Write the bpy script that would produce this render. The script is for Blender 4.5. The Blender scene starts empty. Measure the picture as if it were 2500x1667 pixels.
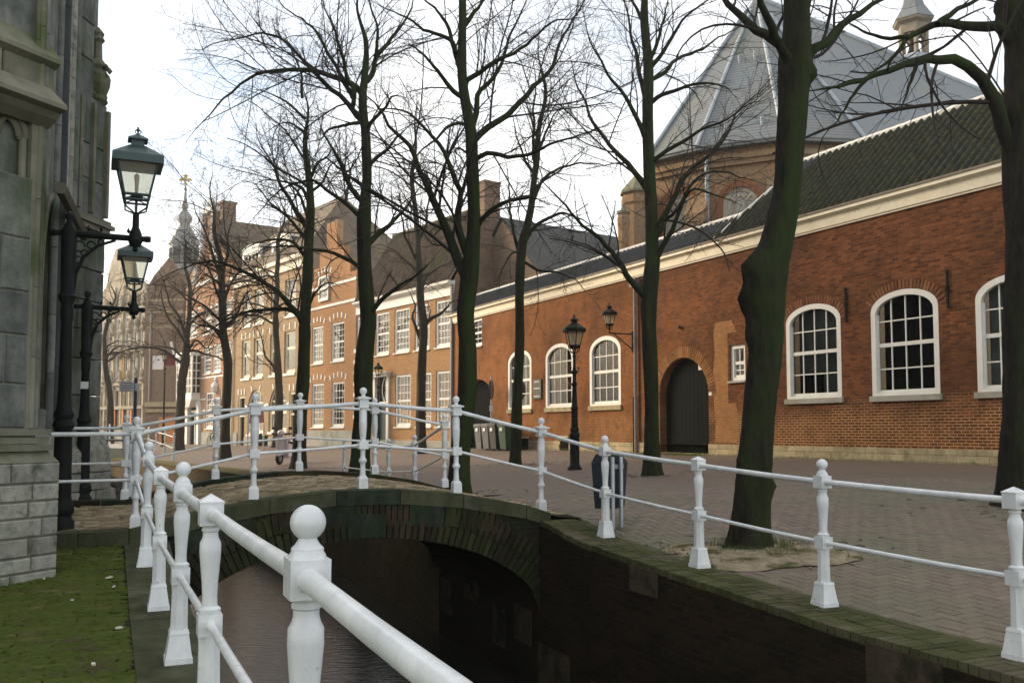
import bpy, math, random
import numpy as np
from mathutils import Vector, Matrix
from mathutils.bvhtree import BVHTree

random.seed(7)
RNG = np.random.default_rng(11)
SC = bpy.context.scene
COL = SC.collection

# ---------------------------------------------------------------- camera
F, CX, AXY = 2250.0, 1250.0, 913.0          # focal length / optical axis, in photograph pixels
PITCH = math.atan(137.0 / F)
EYE = 1.5
cam_d = bpy.data.cameras.new("camera")
cam = bpy.data.objects.new("camera", cam_d)
COL.objects.link(cam)
cam.location = (0, 0, EYE)
cam.rotation_euler = (math.pi / 2 + PITCH, 0, 0)
cam_d.sensor_fit = 'HORIZONTAL'
cam_d.sensor_width = 36.0
cam_d.lens = F / 2500.0 * 36.0
cam_d.shift_y = (AXY - 833.5) / 2500.0
cam_d.clip_start = 0.05
cam_d.clip_end = 1500.0
SC.camera = cam

# ---------------------------------------------------------------- sky and sun
SUN_AZ = (-0.90, 0.42)                       # horizontal direction towards the sun
SUN_EL = math.radians(24)
SUN_STRENGTH = 2.8
SKY_STRENGTH = 0.13
EXPOSURE = 0.88
_l = math.hypot(*SUN_AZ)
sun_dir = Vector((SUN_AZ[0] / _l * math.cos(SUN_EL), SUN_AZ[1] / _l * math.cos(SUN_EL), math.sin(SUN_EL)))
world = bpy.data.worlds.new("World")
SC.world = world
world.use_nodes = True
wn, wl_ = world.node_tree.nodes, world.node_tree.links
wn.clear()
sky = wn.new('ShaderNodeTexSky')
sky.sky_type = 'NISHITA'
sky.sun_disc = False
sky.sun_elevation = SUN_EL
sky.sun_rotation = math.atan2(SUN_AZ[0], SUN_AZ[1])
sky.air_density = 1.0
sky.dust_density = 1.2
sky.ozone_density = 0.7
tc = wn.new('ShaderNodeTexCoord')
mp = wn.new('ShaderNodeMapping')
mp.inputs['Scale'].default_value = (1.0, 1.0, 2.6)
nz = wn.new('ShaderNodeTexNoise')
nz.inputs['Scale'].default_value = 2.3
nz.inputs['Detail'].default_value = 7.0
nz.inputs['Roughness'].default_value = 0.55
rp = wn.new('ShaderNodeValToRGB')
rp.color_ramp.elements[0].position = 0.36
rp.color_ramp.elements[0].color = (0.10, 0.10, 0.10, 1)
rp.color_ramp.elements[1].position = 0.66
rp.color_ramp.elements[1].color = (0.95, 0.95, 0.95, 1)
mx = wn.new('ShaderNodeMixRGB')
mx.inputs['Color2'].default_value = (7.6, 7.45, 7.1, 1)   # thin lit cloud, in the sky node's units
bg = wn.new('ShaderNodeBackground')
bg.inputs['Strength'].default_value = SKY_STRENGTH
wo = wn.new('ShaderNodeOutputWorld')
wl_.new(tc.outputs['Generated'], mp.inputs['Vector'])
wl_.new(mp.outputs['Vector'], nz.inputs['Vector'])
wl_.new(nz.outputs['Fac'], rp.inputs['Fac'])
wl_.new(rp.outputs['Color'], mx.inputs['Fac'])
wl_.new(sky.outputs['Color'], mx.inputs['Color1'])
wl_.new(mx.outputs['Color'], bg.inputs['Color'])
wl_.new(bg.outputs['Background'], wo.inputs['Surface'])

sun_d = bpy.data.lights.new("sun", 'SUN')
sun_d.energy = SUN_STRENGTH
sun_d.angle = math.radians(24)
sun_d.color = (1.0, 0.81, 0.57)
sun = bpy.data.objects.new("sun", sun_d)
COL.objects.link(sun)
sun.rotation_euler = (-sun_dir).to_track_quat('-Z', 'Y').to_euler()

vs = SC.view_settings
vs.view_transform = 'Standard'
vs.look = 'None'
vs.exposure = EXPOSURE
vs.gamma = 1.0
vs.use_curve_mapping = False
SC.cycles.use_denoising = True
SC.cycles.max_bounces = 6
SC.cycles.transparent_max_bounces = 12
SC.cycles.sample_clamp_indirect = 6.0
SC.cycles.caustics_reflective = False
SC.cycles.caustics_refractive = False

# ---------------------------------------------------------------- pixel -> place (used to survey real positions)
_cp, _sp = math.cos(PITCH), math.sin(PITCH)


def ray(x, y):
    a, b = (x - CX) / F, -(y - AXY) / F
    return Vector((a, _cp - b * _sp, _sp + b * _cp))


def at_y(x, y, Y):
    d = ray(x, y)
    k = Y / d.y
    return Vector((d.x * k, Y, EYE + d.z * k))


def at_z(x, y, z):
    d = ray(x, y)
    k = (z - EYE) / d.z
    return Vector((d.x * k, d.y * k, z))


class Frame:
    """vertical survey plane: local X along e, local Y into the block, Z up (world height)"""
    def __init__(self, ox, oy, ex, ey):
        n = math.hypot(ex, ey)
        self.o = Vector((ox, oy, 0))
        self.e = Vector((ex / n, ey / n, 0))
        self.n = Vector((-ey / n, ex / n, 0))
        self.m = Matrix.Translation(self.o) @ Matrix.Rotation(math.atan2(ey, ex), 4, 'Z')

    def hit(self, x, y, off=0.0):
        d = ray(x, y)
        c = Vector((0, 0, EYE))
        k = ((self.o + self.n * off - c).dot(self.n)) / d.dot(self.n)
        p = c + d * k
        return ((p - self.o).dot(self.e), p.z)

    def hx(self, x, off=0.0):
        return self.hit(x, 1050, off)[0]

    def world(self, lx, ly, z):
        p = self.o + self.e * lx + self.n * ly
        return Vector((p.x, p.y, z))


# canal frame
DC = Vector((-0.3993, 0.9168, 0))
NC = Vector((0.9168, 0.3993, 0))


def uv(u, v, z=0.0):
    p = DC * u + NC * v
    return Vector((p.x, p.y, z))


def to_uv(p):
    return (p.x * DC.x + p.y * DC.y, p.x * NC.x + p.y * NC.y)


CANAL_M = Matrix(((NC.x, DC.x, 0, 0), (NC.y, DC.y, 0, 0), (0, 0, 1, 0), (0, 0, 0, 1)))  # local (v, u, z)


def interp(x, knots):
    if x <= knots[0][0]:
        return knots[0][1]
    for (a, b), (c, d) in zip(knots, knots[1:]):
        if x <= c:
            t = (x - a) / (c - a)
            return b + (d - b) * t
    return knots[-1][1]


ZQ = [(-20, .08), (5, .10), (7.3, .20), (9, .28), (10, .43), (11.8, .49), (13.6, .45), (14.6, .33), (17.6, .19), (20, .15), (90, .15)]
ZL = [(-20, .15), (7, .18), (9, .26), (9.95, .37)]
WATER = -1.62


def deck_z(v):
    if v < .26:
        return .49 + (v - .26) * .012
    return .83 - .062 * (v - 2.6) ** 2


# ---------------------------------------------------------------- mesh helpers
class MB:
    def __init__(self):
        self.v, self.f = [], []

    def poly(self, pts):
        b = len(self.v)
        self.v += [tuple(p) for p in pts]
        self.f.append(tuple(range(b, b + len(pts))))

    def box(self, x0, x1, y0, y1, z0, z1, m=None):
        b = len(self.v)
        p = [(x0, y0, z0), (x1, y0, z0), (x1, y1, z0), (x0, y1, z0), (x0, y0, z1), (x1, y0, z1), (x1, y1, z1), (x0, y1, z1)]
        if m is not None:
            p = [tuple(m @ Vector(q)) for q in p]
        self.v += p
        for f in ((0, 3, 2, 1), (4, 5, 6, 7), (0, 1, 5, 4), (1, 2, 6, 5), (2, 3, 7, 6), (3, 0, 4, 7)):
            self.f.append(tuple(b + i for i in f))

    def hexa(self, p):
        """8 corners, bottom ring then top ring"""
        b = len(self.v)
        self.v += [tuple(q) for q in p]
        for f in ((0, 3, 2, 1), (4, 5, 6, 7), (0, 1, 5, 4), (1, 2, 6, 5), (2, 3, 7, 6), (3, 0, 4, 7)):
            self.f.append(tuple(b + i for i in f))

    def frustum(self, cx, cy, z0, z1, w0, w1, d0=None, d1=None):
        d0 = w0 if d0 is None else d0
        d1 = w1 if d1 is None else d1
        self.hexa([(cx - w0 / 2, cy - d0 / 2, z0), (cx + w0 / 2, cy - d0 / 2, z0), (cx + w0 / 2, cy + d0 / 2, z0), (cx - w0 / 2, cy + d0 / 2, z0),
                   (cx - w1 / 2, cy - d1 / 2, z1), (cx + w1 / 2, cy - d1 / 2, z1), (cx + w1 / 2, cy + d1 / 2, z1), (cx - w1 / 2, cy + d1 / 2, z1)])

    def lathe(self, prof, cx=0, cy=0, n=16, rot=0.0, cap=True):
        b = len(self.v)
        for r, z in prof:
            for i in range(n):
                a = 2 * math.pi * i / n + rot
                self.v.append((cx + r * math.cos(a), cy + r * math.sin(a), z))
        for j in range(len(prof) - 1):
            for i in range(n):
                k = (i + 1) % n
                self.f.append((b + j * n + i, b + j * n + k, b + (j + 1) * n + k, b + (j + 1) * n + i))
        if cap:
            self.f.append(tuple(b + i for i in reversed(range(n))))
            self.f.append(tuple(b + (len(prof) - 1) * n + i for i in range(n)))

    def tube(self, pts, r, n=8):
        pts = [Vector(p) for p in pts]
        rs = r if isinstance(r, (list, tuple)) else [r] * len(pts)
        b = len(self.v)
        ref = None
        for i, p in enumerate(pts):
            t = (pts[min(i + 1, len(pts) - 1)] - pts[max(i - 1, 0)]).normalized()
            if ref is None:
                ref = Vector((0, 0, 1)) if abs(t.z) < .9 else Vector((1, 0, 0))
            s = t.cross(ref).normalized()
            w = s.cross(t).normalized()
            ref = w
            for k in range(n):
                a = 2 * math.pi * k / n
                self.v.append(tuple(p + s * (math.cos(a) * rs[i]) + w * (math.sin(a) * rs[i])))
        for j in range(len(pts) - 1):
            for i in range(n):
                k = (i + 1) % n
                self.f.append((b + j * n + i, b + j * n + k, b + (j + 1) * n + k, b + (j + 1) * n + i))
        self.f.append(tuple(b + i for i in reversed(range(n))))
        self.f.append(tuple(b + (len(pts) - 1) * n + i for i in range(n)))

    def extrude(self, outline, y0, y1):
        """outline (x, z) counter-clockwise seen from -Y; closed prism between y0 (front) and y1"""
        n = len(outline)
        b = len(self.v)
        self.v += [(x, y0, z) for x, z in outline] + [(x, y1, z) for x, z in outline]
        self.f.append(tuple(range(b, b + n)))
        self.f.append(tuple(b + n + i for i in reversed(range(n))))
        for i in range(n):
            k = (i + 1) % n
            self.f.append((b + k, b + i, b + n + i, b + n + k))

    def band(self, outer, inner, y0, y1):
        """frame between two outlines of equal point count (open at the first/last pair)"""
        n = len(outer)
        b = len(self.v)
        for y in (y0, y1):
            self.v += [(x, y, z) for x, z in outer] + [(x, y, z) for x, z in inner]
        for i in range(n - 1):
            o, q = b + i, b + n + i
            O, Q = b + 2 * n + i, b + 3 * n + i
            self.f.append((o, q, q + 1, o + 1))
            self.f.append((q, Q, Q + 1, q + 1))
            self.f.append((O, o, o + 1, O + 1))
            self.f.append((Q, O, O + 1, Q + 1))

    def obj(self, name, mat, parent=None, smooth=False, matrix=None):
        me = bpy.data.meshes.new(name)
        me.from_pydata(self.v, [], self.f)
        me.update()
        if smooth:
            me.polygons.foreach_set('use_smooth', [True] * len(me.polygons))
        o = bpy.data.objects.new(name, me)
        if mat is not None:
            me.materials.append(mat)
        COL.objects.link(o)
        if parent is not None:
            o.parent = parent
        if matrix is not None:
            o.matrix_local = matrix
        return o


def np_obj(name, V, Q, mat, parent=None, smooth=False):
    me = bpy.data.meshes.new(name)
    V = np.asarray(V, dtype=np.float32)
    Q = np.asarray(Q, dtype=np.int32)
    k = Q.shape[1]
    me.vertices.add(len(V))
    me.vertices.foreach_set('co', V.ravel())
    me.loops.add(Q.size)
    me.loops.foreach_set('vertex_index', Q.ravel())
    me.polygons.add(len(Q))
    me.polygons.foreach_set('loop_start', np.arange(0, Q.size, k, dtype=np.int32))
    me.polygons.foreach_set('loop_total', np.full(len(Q), k, dtype=np.int32))
    if smooth:
        me.polygons.foreach_set('use_smooth', np.ones(len(Q), dtype=bool))
    me.update(calc_edges=True)
    if mat is not None:
        me.materials.append(mat)
    o = bpy.data.objects.new(name, me)
    COL.objects.link(o)
    if parent is not None:
        o.parent = parent
    return o


def smooth_by_angle(o, deg=40):
    me = o.data
    me.polygons.foreach_set('use_smooth', [True] * len(me.polygons))
    try:
        me.set_sharp_from_angle(angle=math.radians(deg))
    except Exception:
        pass
    return o


def thing(name, label, cat, matrix=None, group=None):
    o = bpy.data.objects.new(name, None)
    o.empty_display_size = .2
    COL.objects.link(o)
    if matrix is not None:
        o.matrix_world = matrix
    return tag(o, label, cat, group)


def tag(o, label=None, cat=None, group=None, kind=None):
    if label:
        o['label'] = label
    if cat:
        o['category'] = cat
    if group:
        o['group'] = group
    if kind:
        o['kind'] = kind
    return o


def part(name, parent):
    o = bpy.data.objects.new(name, None)
    o.empty_display_size = .1
    COL.objects.link(o)
    o.parent = parent
    return o


def link_copy(src, parent, matrix=None):
    o = src.copy()
    COL.objects.link(o)
    o.parent = parent
    if matrix is not None:
        o.matrix_local = matrix
    return o


def copy_tree(src, parent=None):
    o = src.copy()
    COL.objects.link(o)
    o.parent = parent
    for ch in src.children:
        copy_tree(ch, o)
    return o


# ---------------------------------------------------------------- materials
def _nodes(name):
    m = bpy.data.materials.new(name)
    m.use_nodes = True
    nt = m.node_tree
    b = nt.nodes['Principled BSDF']
    return m, nt, b


def rgb(c):
    return (c[0], c[1], c[2], 1.0)


def noise(nt, vec, scale, detail=5, rough=.6):
    n = nt.nodes.new('ShaderNodeTexNoise')
    n.inputs['Scale'].default_value = scale
    n.inputs['Detail'].default_value = detail
    n.inputs['Roughness'].default_value = rough
    if vec is not None:
        nt.links.new(vec, n.inputs['Vector'])
    return n


def ramp(nt, fac, lo, hi, c0=(0, 0, 0, 1), c1=(1, 1, 1, 1)):
    r = nt.nodes.new('ShaderNodeValToRGB')
    r.color_ramp.elements[0].position = lo
    r.color_ramp.elements[1].position = hi
    r.color_ramp.elements[0].color = c0
    r.color_ramp.elements[1].color = c1
    nt.links.new(fac, r.inputs['Fac'])
    return r


def mixc(nt, fac, a, b, mode='MIX'):
    m = nt.nodes.new('ShaderNodeMixRGB')
    m.blend_type = mode
    for s, v in (('Fac', fac), ('Color1', a), ('Color2', b)):
        if hasattr(v, 'is_linked') or hasattr(v, 'links'):
            nt.links.new(v, m.inputs[s])
        elif isinstance(v, (int, float)):
            m.inputs[s].default_value = v
        else:
            m.inputs[s].default_value = rgb(v)
    return m.outputs['Color']


def coords(nt, kind='Object', plane=None, world=False):
    if world:
        g = nt.nodes.new('ShaderNodeNewGeometry')
        out = g.outputs['Position']
    else:
        t = nt.nodes.new('ShaderNodeTexCoord')
        out = t.outputs[kind]
    if plane:
        s = nt.nodes.new('ShaderNodeSeparateXYZ')
        c = nt.nodes.new('ShaderNodeCombineXYZ')
        nt.links.new(out, s.inputs[0])
        nt.links.new(s.outputs[plane[0]], c.inputs[0])
        nt.links.new(s.outputs[plane[1]], c.inputs[1])
        return c.outputs[0]
    return out


def bump(nt, bsdf, height, strength=.3, dist=.02):
    b = nt.nodes.new('ShaderNodeBump')
    b.inputs['Strength'].default_value = strength
    b.inputs['Distance'].default_value = dist
    nt.links.new(height, b.inputs['Height'])
    nt.links.new(b.outputs['Normal'], bsdf.inputs['Normal'])
    return b


def mat_plain(name, c1, c2=None, scale=4.0, rough=.7, bstr=.15, bscale=40, bdist=.01, spec=.4, metal=0.0, c3=None, s3=1.0, lo3=.5, hi3=.65, island=0.0, world=True, streak=0.0):
    """two-tone noise colour, optional third patchy colour, fine relief, optional per-piece variation"""
    m, nt, b = _nodes(name)
    vec = coords(nt, world=world)
    c2 = c2 or tuple(x * .7 for x in c1)
    n = noise(nt, vec, scale)
    col = mixc(nt, ramp(nt, n.outputs['Fac'], .3, .7).outputs['Color'], c1, c2)
    if c3:
        n3 = noise(nt, vec, s3, 6)
        col = mixc(nt, ramp(nt, n3.outputs['Fac'], lo3, hi3).outputs['Color'], col, c3)
    if streak:
        # damp run-off streaks, longer than wide
        mps = nt.nodes.new('ShaderNodeMapping')
        mps.inputs['Scale'].default_value = (3.6, 3.6, .9)
        nt.links.new(vec, mps.inputs['Vector'])
        ns = noise(nt, mps.outputs[0], 1.6, 6, .65)
        rs = ramp(nt, ns.outputs['Fac'], .40, .66, (1 - streak, 1 - streak, 1 - streak * 1.02, 1), (1.12, 1.12, 1.10, 1))
        col = mixc(nt, 1.0, col, rs.outputs['Color'], 'MULTIPLY')
    if island:
        g = nt.nodes.new('ShaderNodeNewGeometry')
        oi = nt.nodes.new('ShaderNodeObjectInfo')
        ad = nt.nodes.new('ShaderNodeMath')
        ad.operation = 'ADD'
        nt.links.new(g.outputs['Random Per Island'], ad.inputs[0])
        nt.links.new(oi.outputs['Random'], ad.inputs[1])
        fr = nt.nodes.new('ShaderNodeMath')
        fr.operation = 'FRACT'
        nt.links.new(ad.outputs[0], fr.inputs[0])
        hs = nt.nodes.new('ShaderNodeHueSaturation')
        mr = nt.nodes.new('ShaderNodeMapRange')
        mr.inputs['To Min'].default_value = 1 - island
        mr.inputs['To Max'].default_value = 1 + island
        nt.links.new(fr.outputs[0], mr.inputs['Value'])
        nt.links.new(mr.outputs[0], hs.inputs['Value'])
        nt.links.new(col, hs.inputs['Color'])
        col = hs.outputs['Color']
    nt.links.new(col, b.inputs['Base Color'])
    b.inputs['Roughness'].default_value = rough
    b.inputs['Specular IOR Level'].default_value = spec if spec > .32 or metal else spec * .35
    b.inputs['Metallic'].default_value = metal
    if bstr:
        bump(nt, b, noise(nt, vec, bscale, 4).outputs['Fac'], bstr, bdist)
    return m


def mat_brick(name, c1, c2, mortar, plane=(0, 2), bw=.21, rh=.062, ms=.009, stain=None, stain_lo=.45, stain_hi=.7, stain_s=.5, bstr=.5, rough=.85, top=None, left=None):
    """brickwork too fine to build brick by brick; optional upper zone with other colours: (z, c1, c2, mortar)"""
    m, nt, b = _nodes(name)
    vec = coords(nt, 'Object', plane)
    obj = coords(nt, 'Object')

    def tex(ca, cb, mo, msz):
        t = nt.nodes.new('ShaderNodeTexBrick')
        nt.links.new(vec, t.inputs['Vector'])
        t.inputs['Scale'].default_value = 1.0
        t.inputs['Brick Width'].default_value = bw
        t.inputs['Row Height'].default_value = rh
        t.inputs['Mortar Size'].default_value = msz
        t.inputs['Mortar Smooth'].default_value = .3
        t.inputs['Bias'].default_value = -.1
        t.inputs['Color1'].default_value = rgb(ca)
        t.inputs['Color2'].default_value = rgb(cb)
        t.inputs['Mortar'].default_value = rgb(mo)
        return t
    t = tex(c1, c2, mortar, ms)
    col = t.outputs['Color']
    if top:
        z, ca, cb, mo = top
        t2 = tex(ca, cb, mo, ms * .8)
        s = nt.nodes.new('ShaderNodeSeparateXYZ')
        nt.links.new(obj, s.inputs[0])
        nn = noise(nt, obj, 1.2, 4)
        mr = nt.nodes.new('ShaderNodeMapRange')
        mr.inputs['From Min'].default_value = -.25
        mr.inputs['From Max'].default_value = .25
        ad = nt.nodes.new('ShaderNodeMath')
        ad.operation = 'ADD'
        sub = nt.nodes.new('ShaderNodeMath')
        sub.operation = 'SUBTRACT'
        sub.inputs[1].default_value = z + .5
        nt.links.new(s.outputs['Z'], ad.inputs[0])
        nt.links.new(nn.outputs['Fac'], ad.inputs[1])
        nt.links.new(ad.outputs[0], sub.inputs[0])
        nt.links.new(sub.outputs[0], mr.inputs['Value'])
        col = mixc(nt, mr.outputs[0], col, t2.outputs['Color'])
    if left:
        # base colour shifts to a paler, sandier tone towards one end of the wall
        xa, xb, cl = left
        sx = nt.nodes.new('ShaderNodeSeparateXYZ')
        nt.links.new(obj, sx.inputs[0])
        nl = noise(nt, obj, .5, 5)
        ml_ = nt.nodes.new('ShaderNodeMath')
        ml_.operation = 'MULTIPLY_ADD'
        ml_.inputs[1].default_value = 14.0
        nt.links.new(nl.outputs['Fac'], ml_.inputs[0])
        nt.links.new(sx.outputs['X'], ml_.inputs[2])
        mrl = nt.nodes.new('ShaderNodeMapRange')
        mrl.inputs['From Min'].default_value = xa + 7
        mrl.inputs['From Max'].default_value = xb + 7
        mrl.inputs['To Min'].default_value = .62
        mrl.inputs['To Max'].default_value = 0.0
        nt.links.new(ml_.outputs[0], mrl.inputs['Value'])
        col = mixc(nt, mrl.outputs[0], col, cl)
    n = noise(nt, obj, 9.0, 6, .7)
    col = mixc(nt, .55, col, mixc(nt, ramp(nt, n.outputs['Fac'], .3, .72).outputs['Color'], (.38, .36, .36), (.62, .62, .60)), 'OVERLAY')
    if stain:
        n5 = noise(nt, obj, stain_s * 5.0, 6, .7)
        col = mixc(nt, ramp(nt, n5.outputs['Fac'], .50, .70, (0, 0, 0, 1), (.55, .55, .55, 1)).outputs['Color'], col, stain)
        n2 = noise(nt, obj, stain_s, 7, .65)
        r2 = ramp(nt, n2.outputs['Fac'], stain_lo, stain_hi, (0, 0, 0, 1), (.75, .75, .75, 1))
        col = mixc(nt, r2.outputs['Color'], col, stain)
    nt.links.new(col, b.inputs['Base Color'])
    b.inputs['Roughness'].default_value = rough
    b.inputs['Specular IOR Level'].default_value = .06
    inv = nt.nodes.new('ShaderNodeMath')
    inv.operation = 'SUBTRACT'
    inv.inputs[0].default_value = 1.0
    nt.links.new(t.outputs['Fac'], inv.inputs[1])
    h = nt.nodes.new('ShaderNodeMath')
    h.operation = 'ADD'
    nt.links.new(inv.outputs[0], h.inputs[0])
    nt.links.new(noise(nt, obj, 35, 4).outputs['Fac'], h.inputs[1])
    bump(nt, b, h.outputs[0], bstr, .012)
    return m


def mat_glass(name, tint=(.75, .8, .8), ior=1.22):
    m, nt, b = _nodes(name)
    nt.nodes.remove(b)
    out = nt.nodes['Material Output']
    tr = nt.nodes.new('ShaderNodeBsdfTransparent')
    tr.inputs['Color'].default_value = rgb(tint)
    gl = nt.nodes.new('ShaderNodeBsdfGlossy')
    gl.inputs['Roughness'].default_value = .03
    vec = coords(nt, world=True)
    bp = nt.nodes.new('ShaderNodeBump')
    bp.inputs['Strength'].default_value = .06
    bp.inputs['Distance'].default_value = .05
    nt.links.new(noise(nt, vec, 2.2, 2).outputs['Fac'], bp.inputs['Height'])
    nt.links.new(bp.outputs['Normal'], gl.inputs['Normal'])
    fr = nt.nodes.new('ShaderNodeFresnel')
    fr.inputs['IOR'].default_value = ior
    mx_ = nt.nodes.new('ShaderNodeMixShader')
    nt.links.new(fr.outputs[0], mx_.inputs['Fac'])
    nt.links.new(tr.outputs[0], mx_.inputs[1])
    nt.links.new(gl.outputs[0], mx_.inputs[2])
    nt.links.new(mx_.outputs[0], out.inputs['Surface'])
    return m


MT = {}
MT['white_paint'] = mat_plain('white_paint', (.74, .75, .74), (.64, .66, .66), 6, .38, .12, 30, .004, .5, c3=(.38, .36, .31), s3=16, lo3=.70, hi3=.80)
MT['rail_paint'] = mat_plain('rail_paint', (.76, .77, .76), (.66, .68, .68), 7, .26, .5, 26, .004, .55, c3=(.27, .24, .19), s3=17, lo3=.665, hi3=.73, streak=.08)
MT['cream_paint'] = mat_plain('cream_paint', (.84, .77, .60), (.74, .66, .50), 3, .55, .1, 20, .004, .4, c3=(.40, .35, .26), s3=2.5, lo3=.60, hi3=.80)
MT['bright_paint'] = mat_plain('bright_paint', (.80, .79, .74), (.70, .69, .64), 3, .5, .08, 25, .004, .45)
MT['black_iron'] = mat_plain('black_iron', (.010, .013, .012), (.018, .020, .018), 8, .5, .2, 60, .003, .25)
MT['green_iron'] = mat_plain('green_iron', (.025, .055, .055), (.04, .075, .07), 6, .45, .2, 40, .003, .5)
MT['glass'] = mat_glass('glass', ior=1.38)
MT['house_glass'] = mat_glass('house_glass', (.75, .8, .8), 1.75)
MT['lamp_glass'] = mat_glass('lamp_glass', (.93, .92, .82), 1.25)
_nt = MT['lamp_glass'].node_tree
_o = _nt.nodes['Material Output']
_src = _o.inputs['Surface'].links[0].from_socket
_df = _nt.nodes.new('ShaderNodeBsdfTranslucent')
_df.inputs['Color'].default_value = (.85, .80, .66, 1)
_d2 = _nt.nodes.new('ShaderNodeBsdfDiffuse')
_d2.inputs['Color'].default_value = (.85, .80, .66, 1)
_a1 = _nt.nodes.new('ShaderNodeMixShader')
_nt.links.new(_df.outputs[0], _a1.inputs[1])
_nt.links.new(_d2.outputs[0], _a1.inputs[2])
_a2 = _nt.nodes.new('ShaderNodeMixShader')
_a2.inputs['Fac'].default_value = .32
_nt.links.new(_src, _a2.inputs[1])
_nt.links.new(_a1.outputs[0], _a2.inputs[2])
_nt.links.new(_a2.outputs[0], _o.inputs['Surface'])
MT['dark_room'] = mat_plain('dark_room', (.010, .010, .010), (.016, .014, .013), 2, .95, 0, spec=.05)
MT['grey_blind'] = mat_plain('grey_blind', (.30, .29, .26), (.20, .195, .175), 3, .9, 0)
MT['wood_shutter'] = mat_plain('wood_shutter', (.40, .21, .085), (.28, .145, .06), 1.5, .7, 0)
MT['curtain'] = mat_plain('curtain', (.50, .48, .42), (.40, .38, .33), .8, .9, 0)
MT['door_dark'] = mat_plain('door_dark', (.010, .012, .010), (.016, .017, .014), 5, .8, .2, 30, .004, .08)
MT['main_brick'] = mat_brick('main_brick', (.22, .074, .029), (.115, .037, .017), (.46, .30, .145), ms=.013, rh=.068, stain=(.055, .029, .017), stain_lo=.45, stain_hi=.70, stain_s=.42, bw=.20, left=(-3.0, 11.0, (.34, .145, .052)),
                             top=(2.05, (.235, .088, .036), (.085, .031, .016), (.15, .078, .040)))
MT['ochre_brick'] = mat_brick('ochre_brick', (.44, .245, .11), (.34, .17, .075), (.46, .34, .20), ms=.007, stain=(.30, .16, .08), stain_lo=.5, stain_hi=.8, bstr=.3)
MT['orange_brick'] = mat_brick('orange_brick', (.45, .24, .11), (.37, .18, .082), (.50, .36, .22), ms=.007, stain=(.40, .21, .10), stain_lo=.5, stain_hi=.8, bstr=.3)
MT['buff_brick'] = mat_brick('buff_brick', (.44, .31, .18), (.36, .25, .14), (.42, .34, .24), ms=.006, stain=(.30, .22, .14), stain_lo=.5, stain_hi=.8, bstr=.25)
MT['red_brick'] = mat_brick('red_brick', (.40, .22, .125), (.34, .18, .10), (.48, .37, .27), ms=.007, stain=(.44, .26, .16), stain_lo=.5, stain_hi=.8, bstr=.25)
MT['brown_brick'] = mat_brick('brown_brick', (.25, .175, .12), (.19, .13, .09), (.26, .20, .15), ms=.006, stain=(.10, .075, .06), stain_lo=.5, stain_hi=.8, bstr=.25)
MT['church_brick'] = mat_brick('church_brick', (.46, .28, .14), (.36, .21, .11), (.40, .30, .20), ms=.008, stain=(.24, .18, .13), stain_lo=.48, stain_hi=.75, stain_s=.35, bstr=.3)
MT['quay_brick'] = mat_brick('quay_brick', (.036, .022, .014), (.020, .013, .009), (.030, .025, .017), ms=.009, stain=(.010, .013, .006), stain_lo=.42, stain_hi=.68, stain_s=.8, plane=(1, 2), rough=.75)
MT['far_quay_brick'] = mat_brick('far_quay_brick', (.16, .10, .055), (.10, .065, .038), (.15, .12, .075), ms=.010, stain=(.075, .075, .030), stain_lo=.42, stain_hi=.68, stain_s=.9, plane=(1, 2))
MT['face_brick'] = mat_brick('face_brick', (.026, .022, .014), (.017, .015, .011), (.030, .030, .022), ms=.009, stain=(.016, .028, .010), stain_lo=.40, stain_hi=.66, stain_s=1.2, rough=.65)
MT['plinth_stone'] = mat_plain('plinth_stone', (.50, .42, .26), (.36, .30, .18), 5, .85, .4, 28, .012, .25, c3=(.20, .20, .11), s3=3.2, lo3=.52, hi3=.72, island=.16)
MT['grey_plinth'] = mat_plain('grey_plinth', (.44, .42, .36), (.34, .33, .28), 2, .85, .2, 20, .01, .25, c3=(.24, .25, .17), s3=1.5, lo3=.5, hi3=.7)
MT['church_stone'] = mat_plain('church_stone', (.215, .22, .195), (.105, .115, .108), 5.0, .9, .8, 26, .014, .2, c3=(.085, .105, .062), s3=1.1, lo3=.48, hi3=.68, island=.20, streak=.28)
MT['church_stone_base'] = mat_plain('church_stone_base', (.36, .35, .29), (.22, .22, .18), 9, .9, .8, 30, .012, .2, c3=(.10, .105, .085), s3=7, lo3=.52, hi3=.70, island=.20)
MT['church_stone_moss'] = mat_plain('church_stone_moss', (.22, .205, .155), (.13, .13, .095), 3.0, .9, .5, 24, .012, .2, c3=(.08, .10, .04), s3=1.6, lo3=.45, hi3=.66, island=.18)
MT['joint_light'] = mat_plain('joint_light', (.22, .21, .16), (.13, .13, .10), 6, .95, .3)
MT['church_dark'] = mat_plain('church_dark', (.060, .066, .066), (.038, .043, .044), 2.0, .8, .3, 18, .01, .25)
MT['under_stone'] = mat_plain('under_stone', (.085, .064, .042), (.045, .035, .025), 6, .8, .6, 20, .02, .2, c3=(.02, .022, .012), s3=3, lo3=.5, hi3=.65)
MT['bridge_stone'] = mat_plain('bridge_stone', (.046, .052, .038), (.024, .030, .022), 9, .8, .7, 30, .008, .3, c3=(.032, .055, .022), s3=2.2, lo3=.45, hi3=.65, island=.10, streak=.5)
MT['bridge_brick'] = mat_plain('bridge_brick', (.050, .036, .020), (.026, .022, .013), 14, .75, .6, 50, .008, .3, c3=(.026, .038, .011), s3=2.0, lo3=.45, hi3=.66, island=.32, streak=.30)
MT['coping_moss'] = mat_plain('coping_moss', (.082, .084, .036), (.056, .060, .026), 5, .95, .5, 60, .008, .15, c3=(.13, .105, .075), s3=2.4, lo3=.50, hi3=.72, island=.18)
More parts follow.
